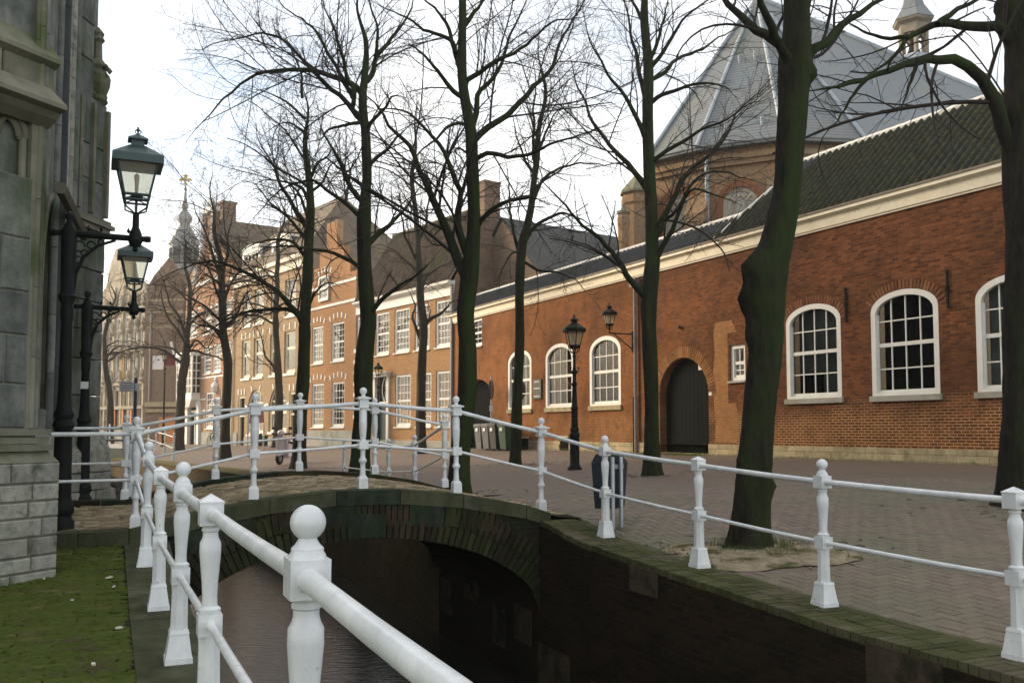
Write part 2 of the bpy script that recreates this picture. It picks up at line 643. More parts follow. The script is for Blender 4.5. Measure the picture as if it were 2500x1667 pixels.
MT['coping_green_stone'] = mat_plain('coping_green_stone', (.060, .068, .032), (.088, .088, .054), 7, .95, .7, 40, .010, .2, c3=(.14, .145, .115), s3=2.3, lo3=.54, hi3=.72, island=.06, streak=.3)
MT['moss_brick'] = mat_plain('moss_brick', (.085, .095, .022), (.045, .068, .013), 8, .95, .8, 55, .012, .1, c3=(.125, .100, .048), s3=3.0, lo3=.52, hi3=.70, island=.22)
MT['grass_bright'] = mat_plain('grass_bright', (.12, .17, .03), (.16, .16, .05), 5, .9, 0)
MT['verge'] = mat_plain('verge', (.15, .125, .060), (.10, .095, .040), 4, 1.0, .5, 40, .02, .1, c3=(.16, .125, .085), s3=1.2, lo3=.5, hi3=.7)
MT['grass'] = mat_plain('grass', (.070, .095, .022), (.10, .105, .035), 5, .9, 0)
MT['moss'] = mat_plain('moss', (.055, .080, .014), (.080, .092, .026), 9, 1.0, .7, 70, .012, .1, c3=(.07, .06, .035), s3=2.5, lo3=.55, hi3=.7)
MT['paver'] = mat_plain('paver', (.178, .128, .090), (.140, .102, .074), 3.0, .7, .35, 60, .005, .5, c3=(.128, .112, .066), s3=.55, lo3=.42, hi3=.62, island=.13)
MT['deck_cobble'] = mat_plain('deck_cobble', (.33, .26, .165), (.20, .155, .10), 7, .9, .5, 45, .010, .2, c3=(.12, .115, .055), s3=2.0, lo3=.52, hi3=.72, island=.42)
MT['sand'] = mat_plain('sand', (.38, .31, .21), (.20, .155, .10), 7, 1.0, .9, 30, .03, .1, c3=(.085, .085, .035), s3=3.2, lo3=.50, hi3=.62)
MT['pantile'] = mat_plain('pantile', (.046, .045, .036), (.030, .030, .025), 7, .75, .3, 40, .008, .3, c3=(.074, .076, .028), s3=7.0, lo3=.40, hi3=.74, island=.14)
MT['pantile_dark'] = mat_plain('pantile_dark', (.032, .032, .032), (.048, .048, .046), 6, .6, .3, 40, .008, .5, c3=(.06, .062, .035), s3=3, lo3=.55, hi3=.7, island=.12)
MT['pantile_far'] = mat_plain('pantile_far', (.19, .135, .095), (.115, .092, .07), 2, .75, .3, 25, .01, .3, c3=(.12, .115, .06), s3=.7, lo3=.5, hi3=.66, island=.2)
MT['mortar'] = mat_plain('mortar', (.72, .71, .68), (.56, .55, .53), 6, .9, .5, 20, .02, .2)
MT['lead'] = mat_plain('lead', (.36, .40, .43), (.28, .32, .35), 2, .5, .2, 12, .01, .5)
MT['zinc_pipe'] = mat_plain('zinc_pipe', (.26, .25, .24), (.20, .16, .14), 3, .6, .2, 20, .005, .4)
MT['old_wood'] = mat_plain('old_wood', (.24, .20, .15), (.16, .135, .10), 4, .8, .2)
MT['wheelie_grey'] = mat_plain('wheelie_grey', (.11, .11, .115), (.085, .085, .09), 3, .55, .1)
MT['wheelie_black'] = mat_plain('wheelie_black', (.016, .018, .022), (.022, .024, .028), 3, .5, .1)
MT['wheelie_green'] = mat_plain('wheelie_green', (.03, .085, .035), (.025, .06, .028), 3, .5, .1)
MT['bin_blue'] = mat_plain('bin_blue', (.014, .022, .038), (.020, .028, .042), 3, .42, .08, 30, .002, .5)
MT['galvanised'] = mat_plain('galvanised', (.46, .48, .49), (.36, .38, .40), 20, .42, .1, 60, .002, .5, metal=.6)
MT['label_white'] = mat_plain('label_white', (.75, .75, .74), (.68, .68, .67), 3, .6, 0)
MT['sign_text'] = mat_plain('sign_text', (.06, .10, .13), (.05, .08, .1), 3, .6, 0)
MT['sign_blue'] = mat_plain('sign_blue', (.018, .030, .085), (.016, .026, .07), 3, .4, 0)
MT['sign_pink'] = mat_plain('sign_pink', (.42, .20, .20), (.34, .17, .18), 3, .6, .1)
MT['orange_shutter'] = mat_plain('orange_shutter', (.62, .24, .05), (.52, .19, .04), 2, .5, .05)
MT['yellow_shutter'] = mat_plain('yellow_shutter', (.68, .42, .08), (.60, .34, .06), 2, .5, .05)
MT['pale_stone'] = mat_plain('pale_stone', (.54, .47, .35), (.34, .29, .21), 1.3, .85, .4, 8, .03, .25, c3=(.20, .18, .14), s3=1.0, lo3=.52, hi3=.7, island=.15)
MT['slate_tower'] = mat_plain('slate_tower', (.25, .26, .25), (.19, .20, .19), 2, .6, .2, 10, .02, .4)
MT['red_flag'] = mat_plain('red_flag', (.22, .04, .035), (.18, .03, .03), 3, .7, 0)
MT['scooter_paint'] = mat_plain('scooter_paint', (.80, .71, .72), (.72, .63, .65), 3, .3, 0, spec=.6)
MT['tyre'] = mat_plain('tyre', (.02, .02, .02), (.03, .03, .03), 10, .8, .1)
MT['chrome'] = mat_plain('chrome', (.6, .6, .62), (.5, .5, .52), 5, .2, 0, metal=1.0)
MT['gold'] = mat_plain('gold', (.55, .40, .12), (.45, .32, .1), 5, .4, 0, metal=.7)
MT['bulb'] = mat_plain('bulb', (.62, .60, .50), (.5, .48, .4), 5, .3, 0)
MT['poster'] = mat_plain('poster', (.66, .66, .68), (.40, .44, .52), 16, .7, 0)
MT['board_black'] = mat_plain('board_black', (.022, .026, .020), (.03, .032, .026), 3, .5, 0)
MT['litter'] = mat_plain('litter', (.62, .58, .48), (.5, .46, .36), 5, .9, 0)
MT['green_copper'] = mat_plain('green_copper', (.22, .21, .13), (.15, .15, .09), 3, .8, .2)
MT['door_green'] = mat_plain('door_green', (.03, .05, .045), (.04, .06, .05), 3, .45, 0)


def mat_slate():
    m, nt, b = _nodes('slate')
    obj = coords(nt, world=True)
    w = nt.nodes.new('ShaderNodeTexWave')
    w.wave_type = 'BANDS'
    w.bands_direction = 'Z'
    w.inputs['Scale'].default_value = 2.2
    w.inputs['Distortion'].default_value = .25
    nt.links.new(obj, w.inputs['Vector'])
    n = noise(nt, obj, .6, 7)
    n2 = noise(nt, obj, 7, 5)
    c = mixc(nt, ramp(nt, n.outputs['Fac'], .3, .7).outputs['Color'], (.165, .165, .155), (.125, .150, .165))
    c = mixc(nt, .5, c, mixc(nt, n2.outputs['Fac'], (.3, .3, .3), (.7, .7, .7)), 'OVERLAY')
    c = mixc(nt, ramp(nt, noise(nt, obj, .35, 6).outputs['Fac'], .55, .75).outputs['Color'], c, (.15, .16, .10))
    nt.links.new(c, b.inputs['Base Color'])
    b.inputs['Roughness'].default_value = .55
    bump(nt, b, w.outputs['Fac'], .45, .03)
    return m


MT['slate'] = mat_slate()


def mat_bark(name, dark, light, moss, moss_dir, lo, hi):
    m, nt, b = _nodes(name)
    obj = coords(nt, world=True)
    mpn = nt.nodes.new('ShaderNodeMapping')
    mpn.inputs['Scale'].default_value = (1, 1, .28)
    nt.links.new(obj, mpn.inputs['Vector'])
    n = noise(nt, mpn.outputs[0], 14, 8, .7)
    c = mixc(nt, ramp(nt, n.outputs['Fac'], .32, .68).outputs['Color'], dark, light)
    n2 = noise(nt, mpn.outputs[0], 3.0, 6, .65)
    g = nt.nodes.new('ShaderNodeNewGeometry')
    vm = nt.nodes.new('ShaderNodeVectorMath')
    vm.operation = 'DOT_PRODUCT'
    nt.links.new(g.outputs['Normal'], vm.inputs[0])
    vm.inputs[1].default_value = moss_dir
    ad = nt.nodes.new('ShaderNodeMath')
    ad.operation = 'MULTIPLY_ADD'
    ad.inputs[1].default_value = .22
    nt.links.new(vm.outputs['Value'], ad.inputs[0])
    nt.links.new(n2.outputs['Fac'], ad.inputs[2])
    c = mixc(nt, ramp(nt, ad.outputs[0], lo, hi).outputs['Color'], c, moss)
    nt.links.new(c, b.inputs['Base Color'])
    b.inputs['Roughness'].default_value = .95
    b.inputs['Specular IOR Level'].default_value = .15
    n3 = noise(nt, mpn.outputs[0], 42, 5, .7)
    hs_ = nt.nodes.new('ShaderNodeMath')
    hs_.operation = 'MULTIPLY_ADD'
    hs_.inputs[1].default_value = .4
    nt.links.new(n3.outputs['Fac'], hs_.inputs[0])
    nt.links.new(n.outputs['Fac'], hs_.inputs[2])
    bump(nt, b, hs_.outputs[0], 1.0, .035)
    return m


MT['bark'] = mat_bark('bark', (.008, .008, .006), (.036, .031, .021), (.030, .048, .011), (.75, -.5, .1), .44, .80)
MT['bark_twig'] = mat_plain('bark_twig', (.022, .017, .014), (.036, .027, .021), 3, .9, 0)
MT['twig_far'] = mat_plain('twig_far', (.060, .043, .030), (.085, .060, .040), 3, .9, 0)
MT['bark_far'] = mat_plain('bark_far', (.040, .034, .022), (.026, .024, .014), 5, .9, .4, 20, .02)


def mat_water():
    m, nt, b = _nodes('water')
    obj = coords(nt, world=True)
    mpn = nt.nodes.new('ShaderNodeMapping')
    mpn.inputs['Rotation'].default_value = (0, 0, math.radians(8))
    mpn.inputs['Scale'].default_value = (.42, 2.4, 1)
    nt.links.new(obj, mpn.inputs['Vector'])
    n = noise(nt, mpn.outputs[0], 5.5, 3, .5)
    n2 = noise(nt, mpn.outputs[0], 17, 3, .55)
    s = nt.nodes.new('ShaderNodeMath')
    s.operation = 'MULTIPLY_ADD'
    s.inputs[1].default_value = .8
    nt.links.new(n2.outputs['Fac'], s.inputs[0])
    nt.links.new(n.outputs['Fac'], s.inputs[2])
    b.inputs['Base Color'].default_value = (.030, .027, .019, 1)
    b.inputs['Roughness'].default_value = .04
    b.inputs['IOR'].default_value = 1.33
    b.inputs['Specular IOR Level'].default_value = .6
    bump(nt, b, s.outputs[0], .13, .05)
    return m


MT['water'] = mat_water()


def mat_street():
    """sanded clinker paving beyond where single bricks can be told apart"""
    m, nt, b = _nodes('street_paving')
    obj = coords(nt, world=True)
    mpn = nt.nodes.new('ShaderNodeMapping')
    mpn.inputs['Rotation'].default_value = (0, 0, math.radians(24))
    nt.links.new(obj, mpn.inputs['Vector'])
    t = nt.nodes.new('ShaderNodeTexBrick')
    nt.links.new(mpn.outputs[0], t.inputs['Vector'])
    t.inputs['Scale'].default_value = 1.0
    t.inputs['Brick Width'].default_value = .21
    t.inputs['Row Height'].default_value = .10
    t.inputs['Mortar Size'].default_value = .008
    t.inputs['Color1'].default_value = (.180, .126, .093, 1)
    t.inputs['Color2'].default_value = (.140, .100, .076, 1)
    t.inputs['Mortar'].default_value = (.125, .100, .078, 1)
    c = mixc(nt, ramp(nt, noise(nt, obj, .45, 7).outputs['Fac'], .42, .70).outputs['Color'], t.outputs['Color'], (.135, .108, .074))
    c = mixc(nt, .5, c, mixc(nt, noise(nt, obj, 5, 6).outputs['Fac'], (.36, .36, .36), (.64, .64, .64)), 'OVERLAY')
    nt.links.new(c, b.inputs['Base Color'])
    b.inputs['Roughness'].default_value = .7
    b.inputs['Specular IOR Level'].default_value = .35
    bump(nt, b, t.outputs['Color'], .25, .02)
    return m


MT['street'] = mat_street()
MT['joint_sand'] = mat_plain('joint_sand', (.060, .048, .032), (.040, .036, .022), 8, 1.0, .5, 60, .01, .1, c3=(.04, .05, .018), s3=2, lo3=.5, hi3=.66)
MT['joint_dark'] = mat_plain('joint_dark', (.034, .028, .018), (.022, .020, .012), 8, 1.0, .5, 60, .01, .1)
MT['far_ground'] = mat_plain('far_ground', (.15, .12, .095), (.11, .09, .07), .5, .95, .1)
# ================================================================= SETTING: ground, canal, quays
FW = Frame(2.32, 34.1, .460, -.888)          # long brick annexe facade
FH = Frame(-2.95, 44.2, .603, -.798)         # row of houses beyond it (negative local X is farther away)
V_R, V_L = 4.70, 0.58                        # canal edges (v) near the bridge
QEDGE = V_R + .56                            # where coping ends and street begins


def edge_pts(v, us):
    return [uv(u, v) for u in us]


US = [-8, -2, 2, 5, 7.3, 9, 10, 11.8, 13.6, 14.6, 17.6, 20]


def bend(p, steps):
    out, q = [], p.copy()
    for dx, dy, l in steps:
        q = q + Vector((dx, dy, 0)).normalized() * l
        out.append(q.copy())
    return out


BENDS = [(-.49, .872, 6), (-.52, .854, 7), (-.55, .835, 8), (-.58, .815, 10), (-.60, .80, 14), (-.61, .79, 20), (-.62, .785, 40)]


def canal_line(v):
    pts = edge_pts(v, US)
    return pts + bend(pts[-1], BENDS)


ZQ_ALL = [interp(u, ZQ) for u in US] + [.15, .13, .12, .12, .12, .12, .12]
WALLPTS = [FW.world(t, 0, 0) for t in (42, 37, 33, 29.5, 27, 25, 23.8, 21.8, 19.6, 18.2, 14.8, 12, 5, -2.5)] + \
          [FW.world(-11.43, 0, 0)] + [FH.world(-t, 0, 0) for t in (10, 24, 44, 84)]
WZ = [.78] * 13 + [.74, .66, .58, .45, .34, .3]


def strip(name, A, ZA, B, ZB, nx, ns, mat, curve=0.0, kind='structure'):
    """ruled sheet between two poly-lines"""
    V, Q = [], []
    rows = []
    for i in range(len(A) - 1):
        for s in range(ns):
            t = s / ns
            rows.append((A[i].lerp(A[i + 1], t), ZA[i] + (ZA[i + 1] - ZA[i]) * t, B[i].lerp(B[i + 1], t), ZB[i] + (ZB[i + 1] - ZB[i]) * t))
    rows.append((A[-1], ZA[-1], B[-1], ZB[-1]))
    for a, za, b, zb in rows:
        for k in range(nx + 1):
            t = k / nx
            p = a.lerp(b, t)
            V.append((p.x, p.y, za + (zb - za) * t + curve * math.sin(math.pi * t)))
    n = nx + 1
    for j in range(len(rows) - 1):
        for k in range(nx):
            Q.append((j * n + k, j * n + k + 1, (j + 1) * n + k + 1, (j + 1) * n + k))
    o = np_obj(name, V, Q, mat, smooth=True)
    o['kind'] = kind
    return o, V, Q


QLINE = canal_line(QEDGE)
street, SV, SQ = strip('street', QLINE, ZQ_ALL, WALLPTS, WZ, 10, 4, MT['street'])
BACK = [p + Vector((.80, .60, 0)) * 160 for p in WALLPTS]
strip('terrain', WALLPTS, WZ, BACK, WZ, 4, 1, MT['far_ground'])
GBVH = BVHTree.FromPolygons([Vector(v) for v in SV], SQ)


def gz(x, y, default=.3):
    h = GBVH.ray_cast(Vector((x, y, 20)), Vector((0, 0, -1)))
    return h[0].z if h[0] is not None else default


def ghit(x, y):
    """place on the street seen at a photograph pixel"""
    h = GBVH.ray_cast(Vector((0, 0, EYE)), ray(x, y).normalized())
    return h[0].copy() if h[0] is not None else at_z(x, y, .4)


# left bank (church side)
LEDGE = V_L - .42
UL = [-8, -2, 2, 5, 7, 9, 9.95]
Lq = [uv(u, LEDGE) for u in UL]
Lw = [uv(u, -30) for u in UL]
ZLl = [interp(u, ZL) - .012 for u in UL]
strip('left_bank_path', Lq, ZLl, Lw, ZLl, 20, 3, MT['moss'])
LLINE = canal_line(V_L)
ZL2 = [.45, .40, .38, .38, .36, .33, .30, .28, .28, .28, .28]
lf = LLINE[8:]
strip('left_bank_street', lf, [.45, .42, .38, .36, .34, .32, .30, .28, .26, .24, .22][:len(lf)], [p + Vector((-1, .15, 0)) * 90 for p in lf],
      [.45, .42, .38, .36, .34, .32, .30, .28, .26, .24, .22][:len(lf)], 8, 2, MT['street'])

# water
wr = canal_line(V_R + .3)
wlft = canal_line(V_L - .3)
strip('canal_water', wr, [WATER] * len(wr), wlft, [WATER] * len(wr), 3, 1, MT['water'])


# quay walls -----------------------------------------------------------------
def quay_wall(name, line, ztop, mat, label, thick, side):
    mb = MB()
    rows = []
    for i, p in enumerate(line):
        a = line[max(i - 1, 0)]
        b = line[min(i + 1, len(line) - 1)]
        t = (b - a).normalized()
        n = Vector((t.y, -t.x, 0)) * side            # away from the water
        rows.append((p, p + n * thick, ztop[i]))
    for (p, q, z), (p2, q2, z2) in zip(rows, rows[1:]):
        A = [(p.x, p.y, -2.6), (p2.x, p2.y, -2.6), (p2.x, p2.y, z2), (p.x, p.y, z)]
        T = [(p.x, p.y, z), (p2.x, p2.y, z2), (q2.x, q2.y, z2), (q.x, q.y, z)]
        if side > 0:
            A.reverse()
            T.reverse()
        mb.poly(A)
        mb.poly(T)
    return tag(mb.obj(name, mat), label, 'wall')


ZRT = [z - .004 for z in ZQ_ALL]
# object coordinates: wall brick pattern uses world Y/Z here
_cl = canal_line(V_R)
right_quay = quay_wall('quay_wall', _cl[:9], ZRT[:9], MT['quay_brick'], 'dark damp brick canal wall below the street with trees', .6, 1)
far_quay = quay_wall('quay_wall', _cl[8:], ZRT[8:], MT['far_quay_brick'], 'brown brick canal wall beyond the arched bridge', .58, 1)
# mossy verge along the far quay
va, vb = canal_line(V_R + .004)[8:], canal_line(QEDGE + .55)[8:]
vz = ZQ_ALL[8:]
mb = MB()
N_ = len(va) - 1
for i in range(N_):
    for s in range(4):
        t0, t1 = s / 4, (s + 1) / 4
        a0, a1 = va[i].lerp(va[i + 1], t0), va[i].lerp(va[i + 1], t1)
        b0, b1 = vb[i].lerp(vb[i + 1], t0), vb[i].lerp(vb[i + 1], t1)
        z0, z1 = vz[i] + (vz[i + 1] - vz[i]) * t0, vz[i] + (vz[i + 1] - vz[i]) * t1
        mb.poly([(a0.x, a0.y, z0 + .012), (a1.x, a1.y, z1 + .012), (b1.x, b1.y, z1 + .03), (b0.x, b0.y, z0 + .03)][::-1])
mb.obj('mossy_verge', MT['verge'], far_quay)
ZLT = [interp(u, ZL) - .004 for u in US[:6]] + [.38, .45, .45, .45, .42, .40] + [.36, .34, .32, .30, .28, .26, .24]
left_quay = quay_wall('quay_wall', LLINE, ZLT, MT['quay_brick'], 'dark canal wall on the church side below the mossy path', .45, -1)

# coping bricks of the right quay: two courses laid across the wall, each a brick
bm_ = MB()
bm_.box(-.033, .033, -.105, .105, -.06, .0)
proto_b = bm_.obj('brick', MT['coping_moss'], right_quay)
first = True
for row in range(2):
    u = 2.3
    while u < 9.9:
        v = V_R + .115 + row * .225 - .012
        z = interp(u, ZQ) + .022 + random.uniform(-.004, .004)
        sl = (interp(u + .1, ZQ) - interp(u - .1, ZQ)) / .2
        M_ = Matrix.Translation(uv(u, v, z)) @ Matrix.Rotation(math.atan2(DC.y, DC.x), 4, 'Z') @ Matrix.Rotation(-math.atan(sl), 4, 'Y') @ Matrix.Rotation(random.uniform(-.02, .02), 4, 'Z')
        if first:
            proto_b.matrix_local = M_
            first = False
        else:
            link_copy(proto_b, right_quay, M_)
        u += .073
# flat green kerb stones behind them
u = 2.3
while u < 9.8:
    L = random.uniform(.7, 1.1)
    L = min(L, 9.85 - u)
    mb = MB()
    p = []
    for du, dv in ((.006, .444), (L - .006, .444), (L - .006, .552), (.006, .552)):
        q = uv(u + du, V_R + dv, interp(u + du, ZQ) - .05)
        p.append(q)
    mb.hexa([p[1], p[0], p[3], p[2]] + [Vector((q.x, q.y, q.z + .068)) for q in (p[1], p[0], p[3], p[2])])
    mb.obj('kerb_stone', MT['coping_moss'], right_quay)
    u += L
# stones let into the upper face of the right wall, and larger blocks under the arch
for (u0, L, h, dz) in ((4.2, .62, .3, -.02), (7.4, .5, .24, -.02), (10.2, .5, .42, -1.1), (11.0, .4, .5, -1.25), (11.9, .6, .36, -1.0), (13.0, .5, .5, -1.2), (13.4, .7, .3, -.8), (9.2, .8, .5, -1.3), (8.0, .7, .4, -1.35), (6.6, .9, .42, -1.38)):
    zt = interp(u0, ZQ) + dz
    mb = MB()
    a, b = uv(u0, V_R - .012), uv(u0 + L, V_R - .012)
    c, d = uv(u0 + L, V_R + .1), uv(u0, V_R + .1)
    zb = max(zt - h, WATER + .05)
    mb.hexa([(b.x, b.y, zb), (a.x, a.y, zb), (d.x, d.y, zb), (c.x, c.y, zb), (b.x, b.y, zt), (a.x, a.y, zt), (d.x, d.y, zt), (c.x, c.y, zt)])
    mb.obj('stone', MT['under_stone'], right_quay)

# left coping: long green stones with paler pads
u = 1.0
while u < 9.9:
    L = min(random.uniform(.55, .95), 9.94 - u)
    mb = MB()
    p = [uv(u + .004, LEDGE), uv(u + L - .004, LEDGE), uv(u + L - .004, V_L - .006), uv(u + .004, V_L - .006)]
    zz = [interp(u, ZL), interp(u + L, ZL)]
    ze = random.uniform(0, .006)
    mb.hexa([(q.x, q.y, zz[i in (1, 2)] - .08) for i, q in ((1, p[1]), (0, p[0]), (3, p[3]), (2, p[2]))] + [(q.x, q.y, zz[i in (1, 2)] + .012 + ze) for i, q in ((1, p[1]), (0, p[0]), (3, p[3]), (2, p[2]))])
    mb.obj('coping_stone', MT['coping_green_stone'], left_quay)
    u += L


# ---------------------------------------------------------------- pavers as real bricks near the camera
def brick_field(name, cells, mat, parent, zfun, top=.012, max_obj=290, jit=.004, bevel=.006):
    """cells: (centre Vector2, angle, half length, half width). nearest ones become objects, the rest one joined part"""
    def shape(hl, hw):
        e = bevel
        return [(-hl, -hw, -.03), (hl, -hw, -.03), (hl, hw, -.03), (-hl, hw, -.03), (-hl, -hw, top - e), (hl, -hw, top - e), (hl, hw, top - e), (-hl, hw, top - e),
                (-hl + e, -hw + e, top), (hl - e, -hw + e, top), (hl - e, hw - e, top), (-hl + e, hw - e, top)]
    FQ = [(0, 1, 5, 4), (1, 2, 6, 5), (2, 3, 7, 6), (3, 0, 4, 7), (4, 5, 9, 8), (5, 6, 10, 9), (6, 7, 11, 10), (7, 4, 8, 11), (8, 9, 10, 11)]
    cells = sorted(cells, key=lambda c: c[0][0] ** 2 + c[0][1] ** 2)
    protos = {}
    V, Q = [], []
    for i, (c, ang, hl, hw) in enumerate(cells):
        z = zfun(c[0], c[1]) + random.uniform(-jit, jit)
        ca, sa = math.cos(ang), math.sin(ang)
        gx = (zfun(c[0] + .1, c[1]) - zfun(c[0] - .1, c[1])) / .2
        gy = (zfun(c[0], c[1] + .1) - zfun(c[0], c[1] - .1)) / .2
        gx += random.uniform(-.02, .02)
        gy += random.uniform(-.02, .02)
        if i < max_obj:
            key = (round(hl, 3), round(hw, 3))
            R = Matrix.Rotation(ang, 4, 'Z')
            nrm = Vector((-gx, -gy, 1)).normalized()
            R = nrm.rotation_difference(Vector((0, 0, 1))).inverted().to_matrix().to_4x4() @ R
            M_ = Matrix.Translation((c[0], c[1], z)) @ R
            if key not in protos:
                mb = MB()
                mb.v = shape(hl, hw)
                mb.f = FQ[:]
                protos[key] = mb.obj(name, mat, parent, matrix=M_)
            else:
                link_copy(protos[key], parent, M_)
        else:
            b = len(V)
            for x, y, zz in shape(hl, hw):
                X, Y = c[0] + x * ca - y * sa, c[1] + x * sa + y * ca
                V.append((X, Y, z + zz + gx * (X - c[0]) + gy * (Y - c[1])))
            Q += [tuple(b + k for k in f) for f in FQ]
    if V:
        o = np_obj(name + '_field', V, Q, mat, parent)
        o['kind'] = 'stuff'


def in_view(p, margin=60, ymax=1667):
    if p.y < .8:
        return False
    x = CX + F * p.x / p.y
    return -margin < x < 2500 + margin


# street: herringbone clinkers
pits = []     # sandy tree pits (x, y, r) are filled below, pavers leave them free


def tree_pit_free(x, y):
    for px, py, r in pits:
        if (x - px) ** 2 + (y - py) ** 2 < r * r:
            return False
    return True


T1P = at_z(1830, 1352, .22)
T1P = Vector((2.52, 9.6, gz(2.52, 9.6)))
pits.append((T1P.x + .1, T1P.y - .35, .72))
pits.append((T1P.x - .5, T1P.y - .2, .55))


def zl_world(x, y):
    u, v = to_uv(Vector((x, y, 0)))
    return interp(u, ZL)


def street_pavers():
    cells = []
    a0 = math.atan2(NC.y, NC.x)
    S = .104
    for n in range(-10, 260):
        for k in range(-70, 80):
            for kind in (0, 1):
                if kind == 0:
                    cxl, cyl = (n + 4 * k + 1) * S, (n + .5) * S
                    ang = 0
                else:
                    cxl, cyl = (n + 4 * k + 3.5) * S, (n + 1) * S
                    ang = math.pi / 2
                v, u = QEDGE + .06 + cxl, 2.0 + cyl
                if v < QEDGE + .06 or v > 13 or u > 16.5 or u < 2:
                    continue
                p = uv(u, v)
                if not in_view(p, 30) or p.y > 17 or p.y < 4.2:
                    continue
                if 9.7 < u < 13.9 and v < QEDGE + .1:
                    continue
                if not tree_pit_free(p.x, p.y):
                    continue
                if random.random() < .004:
                    continue
                cells.append(((p.x, p.y), a0 + ang + random.uniform(-.03, .03), S - .005, S / 2 - .004))
    return cells


def gz2(x, y):
    u, v = to_uv(Vector((x, y, 0)))
    if v < QEDGE + .03:
        p = uv(u, QEDGE + .03)
        x, y = p.x, p.y
    return gz(x, y)


brick_field('paver', street_pavers(), MT['paver'], street, gz2, top=.0055, jit=.0016, bevel=.004)


# mossy path bricks on the church side
def moss_cells():
    cells = []
    a0 = math.atan2(NC.y, NC.x)
    j = 0
    u = 3.2
    while u < 9.9:
        off = (.11 if j % 2 else 0) + random.uniform(-.01, .01)
        v = LEDGE - .12 - off
        while v > -3.2:
            p = uv(u, v)
            if in_view(p, 60):
                cells.append(((p.x, p.y), a0 + random.uniform(-.02, .02), .106, .032))
            v -= .222
        u += .072
        j += 1
    return cells


lbp = bpy.data.objects['left_bank_path']
brick_field('brick', moss_cells(), MT['moss_brick'], lbp, zl_world, top=.004, jit=.007, bevel=.008)
mb = MB()
for k in range(6500):
    u_, v_ = random.uniform(3.6, 9.9), LEDGE - abs(random.gauss(0, .9))
    if k % 2:
        u_ = round((u_ - 3.2) / .072) * .072 + 3.236 + random.uniform(-.012, .012)
    p = uv(u_, v_)
    if not in_view(p, 20):
        continue
    z = zl_world(p.x, p.y) - .004
    r = random.uniform(.008, .040) * (1.0 if k % 5 else 1.5)
    mb.lathe([(r, z), (r * .8, z + r * .22), (r * .3, z + r * .32)], p.x, p.y, 6, random.random())
mo_ = mb.obj('moss_clumps', MT['moss'], lbp, smooth=True)
mo_['kind'] = 'stuff'

# ================================================================= BRIDGE
UB0, UB1 = 9.98, 13.72                      # bridge faces
bridge = thing('arched_bridge', 'low arched brick footbridge over the canal with cobbled deck', 'bridge', CANAL_M)
# local coordinates: x = v, y = u
ARC_C, ARC_H = 2.64, 2.06
SPR, CRN = -.62, .31


def arc_z(v):
    t = max(-1, min(1, (v - ARC_C) / ARC_H))
    return SPR + (CRN - SPR) * math.sqrt(max(0.0, 1 - t * t)) ** 1.15


N = 40
vsl = [V_L + (V_R - V_L) * i / N for i in range(N + 1)]
mb = MB()
for y, flip in ((UB0, False), (UB1, True)):
    mb = MB()
    for a, b in zip(vsl, vsl[1:]):
        q = [(a, y, arc_z(a)), (b, y, arc_z(b)), (b, y, deck_z(b) - .03), (a, y, deck_z(a) - .03)]
        mb.poly(q[::-1] if flip else q)
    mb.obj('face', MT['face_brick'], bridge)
mb = MB()
for a, b in zip(vsl, vsl[1:]):
    mb.poly([(a, UB0, arc_z(a)), (a, UB1, arc_z(a)), (b, UB1, arc_z(b)), (b, UB0, arc_z(b))])
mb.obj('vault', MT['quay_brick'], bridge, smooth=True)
for vv, s in ((V_L, 1), (V_R, -1)):
    mb = MB()
    mb.box(vv - .25 if s > 0 else vv + .004, vv - .004 if s > 0 else vv + .25, UB0 + .01, UB1 - .01, -2.6, SPR + .25)
    mb.obj('abutment', MT['quay_brick'], bridge)
# deck sheet from the church side to the street
mb = MB()
vd = [-9, -6, -4, -3, -2, -1, -.5, 0, .26] + [.26 + .18 * i for i in range(1, 27)] + [QEDGE + .05]


def dz_end(v, y):
    z = deck_z(v)
    if v > 4.7:
        t = min(1, (v - 4.7) / (QEDGE - 4.7))
        z = z * (1 - t) + t * interp(y, ZQ)
    return z


ys = [UB0 + .02, 10.6, 11.4, 12.4, 13.2, UB1 - .02]
for a, b in zip(vd, vd[1:]):
    for y0, y1 in zip(ys, ys[1:]):
        mb.poly([(a, y0, dz_end(a, y0)), (b, y0, dz_end(b, y0)), (b, y1, dz_end(b, y1)), (a, y1, dz_end(a, y1))])
deck = mb.obj('deck', MT['joint_dark'], bridge, smooth=True)


def deck_world(x, y):
    u, v = to_uv(Vector((x, y, 0)))
    return dz_end(v, u)


cells = []
u = UB0 + .34
j = 0
while u < UB1 - .32:
    v = -5.2 + (.1 if j % 2 else 0)
    while v < QEDGE - .05:
        L = .19
        if in_view(uv(u, v), 40):
            cells.append(((v, u), random.uniform(-.05, .05), L / 2 - .013, .0365))
        v += L + .004
    u += .098
    j += 1


def deck_local(x, y):
    return dz_end(x, y)


# bricks of the deck are laid in the bridge's own frame (children of the deck)
brick_field('cobble', sorted(cells, key=lambda c: 0), MT['deck_cobble'], deck, deck_local, top=.024, jit=.007, bevel=.014)

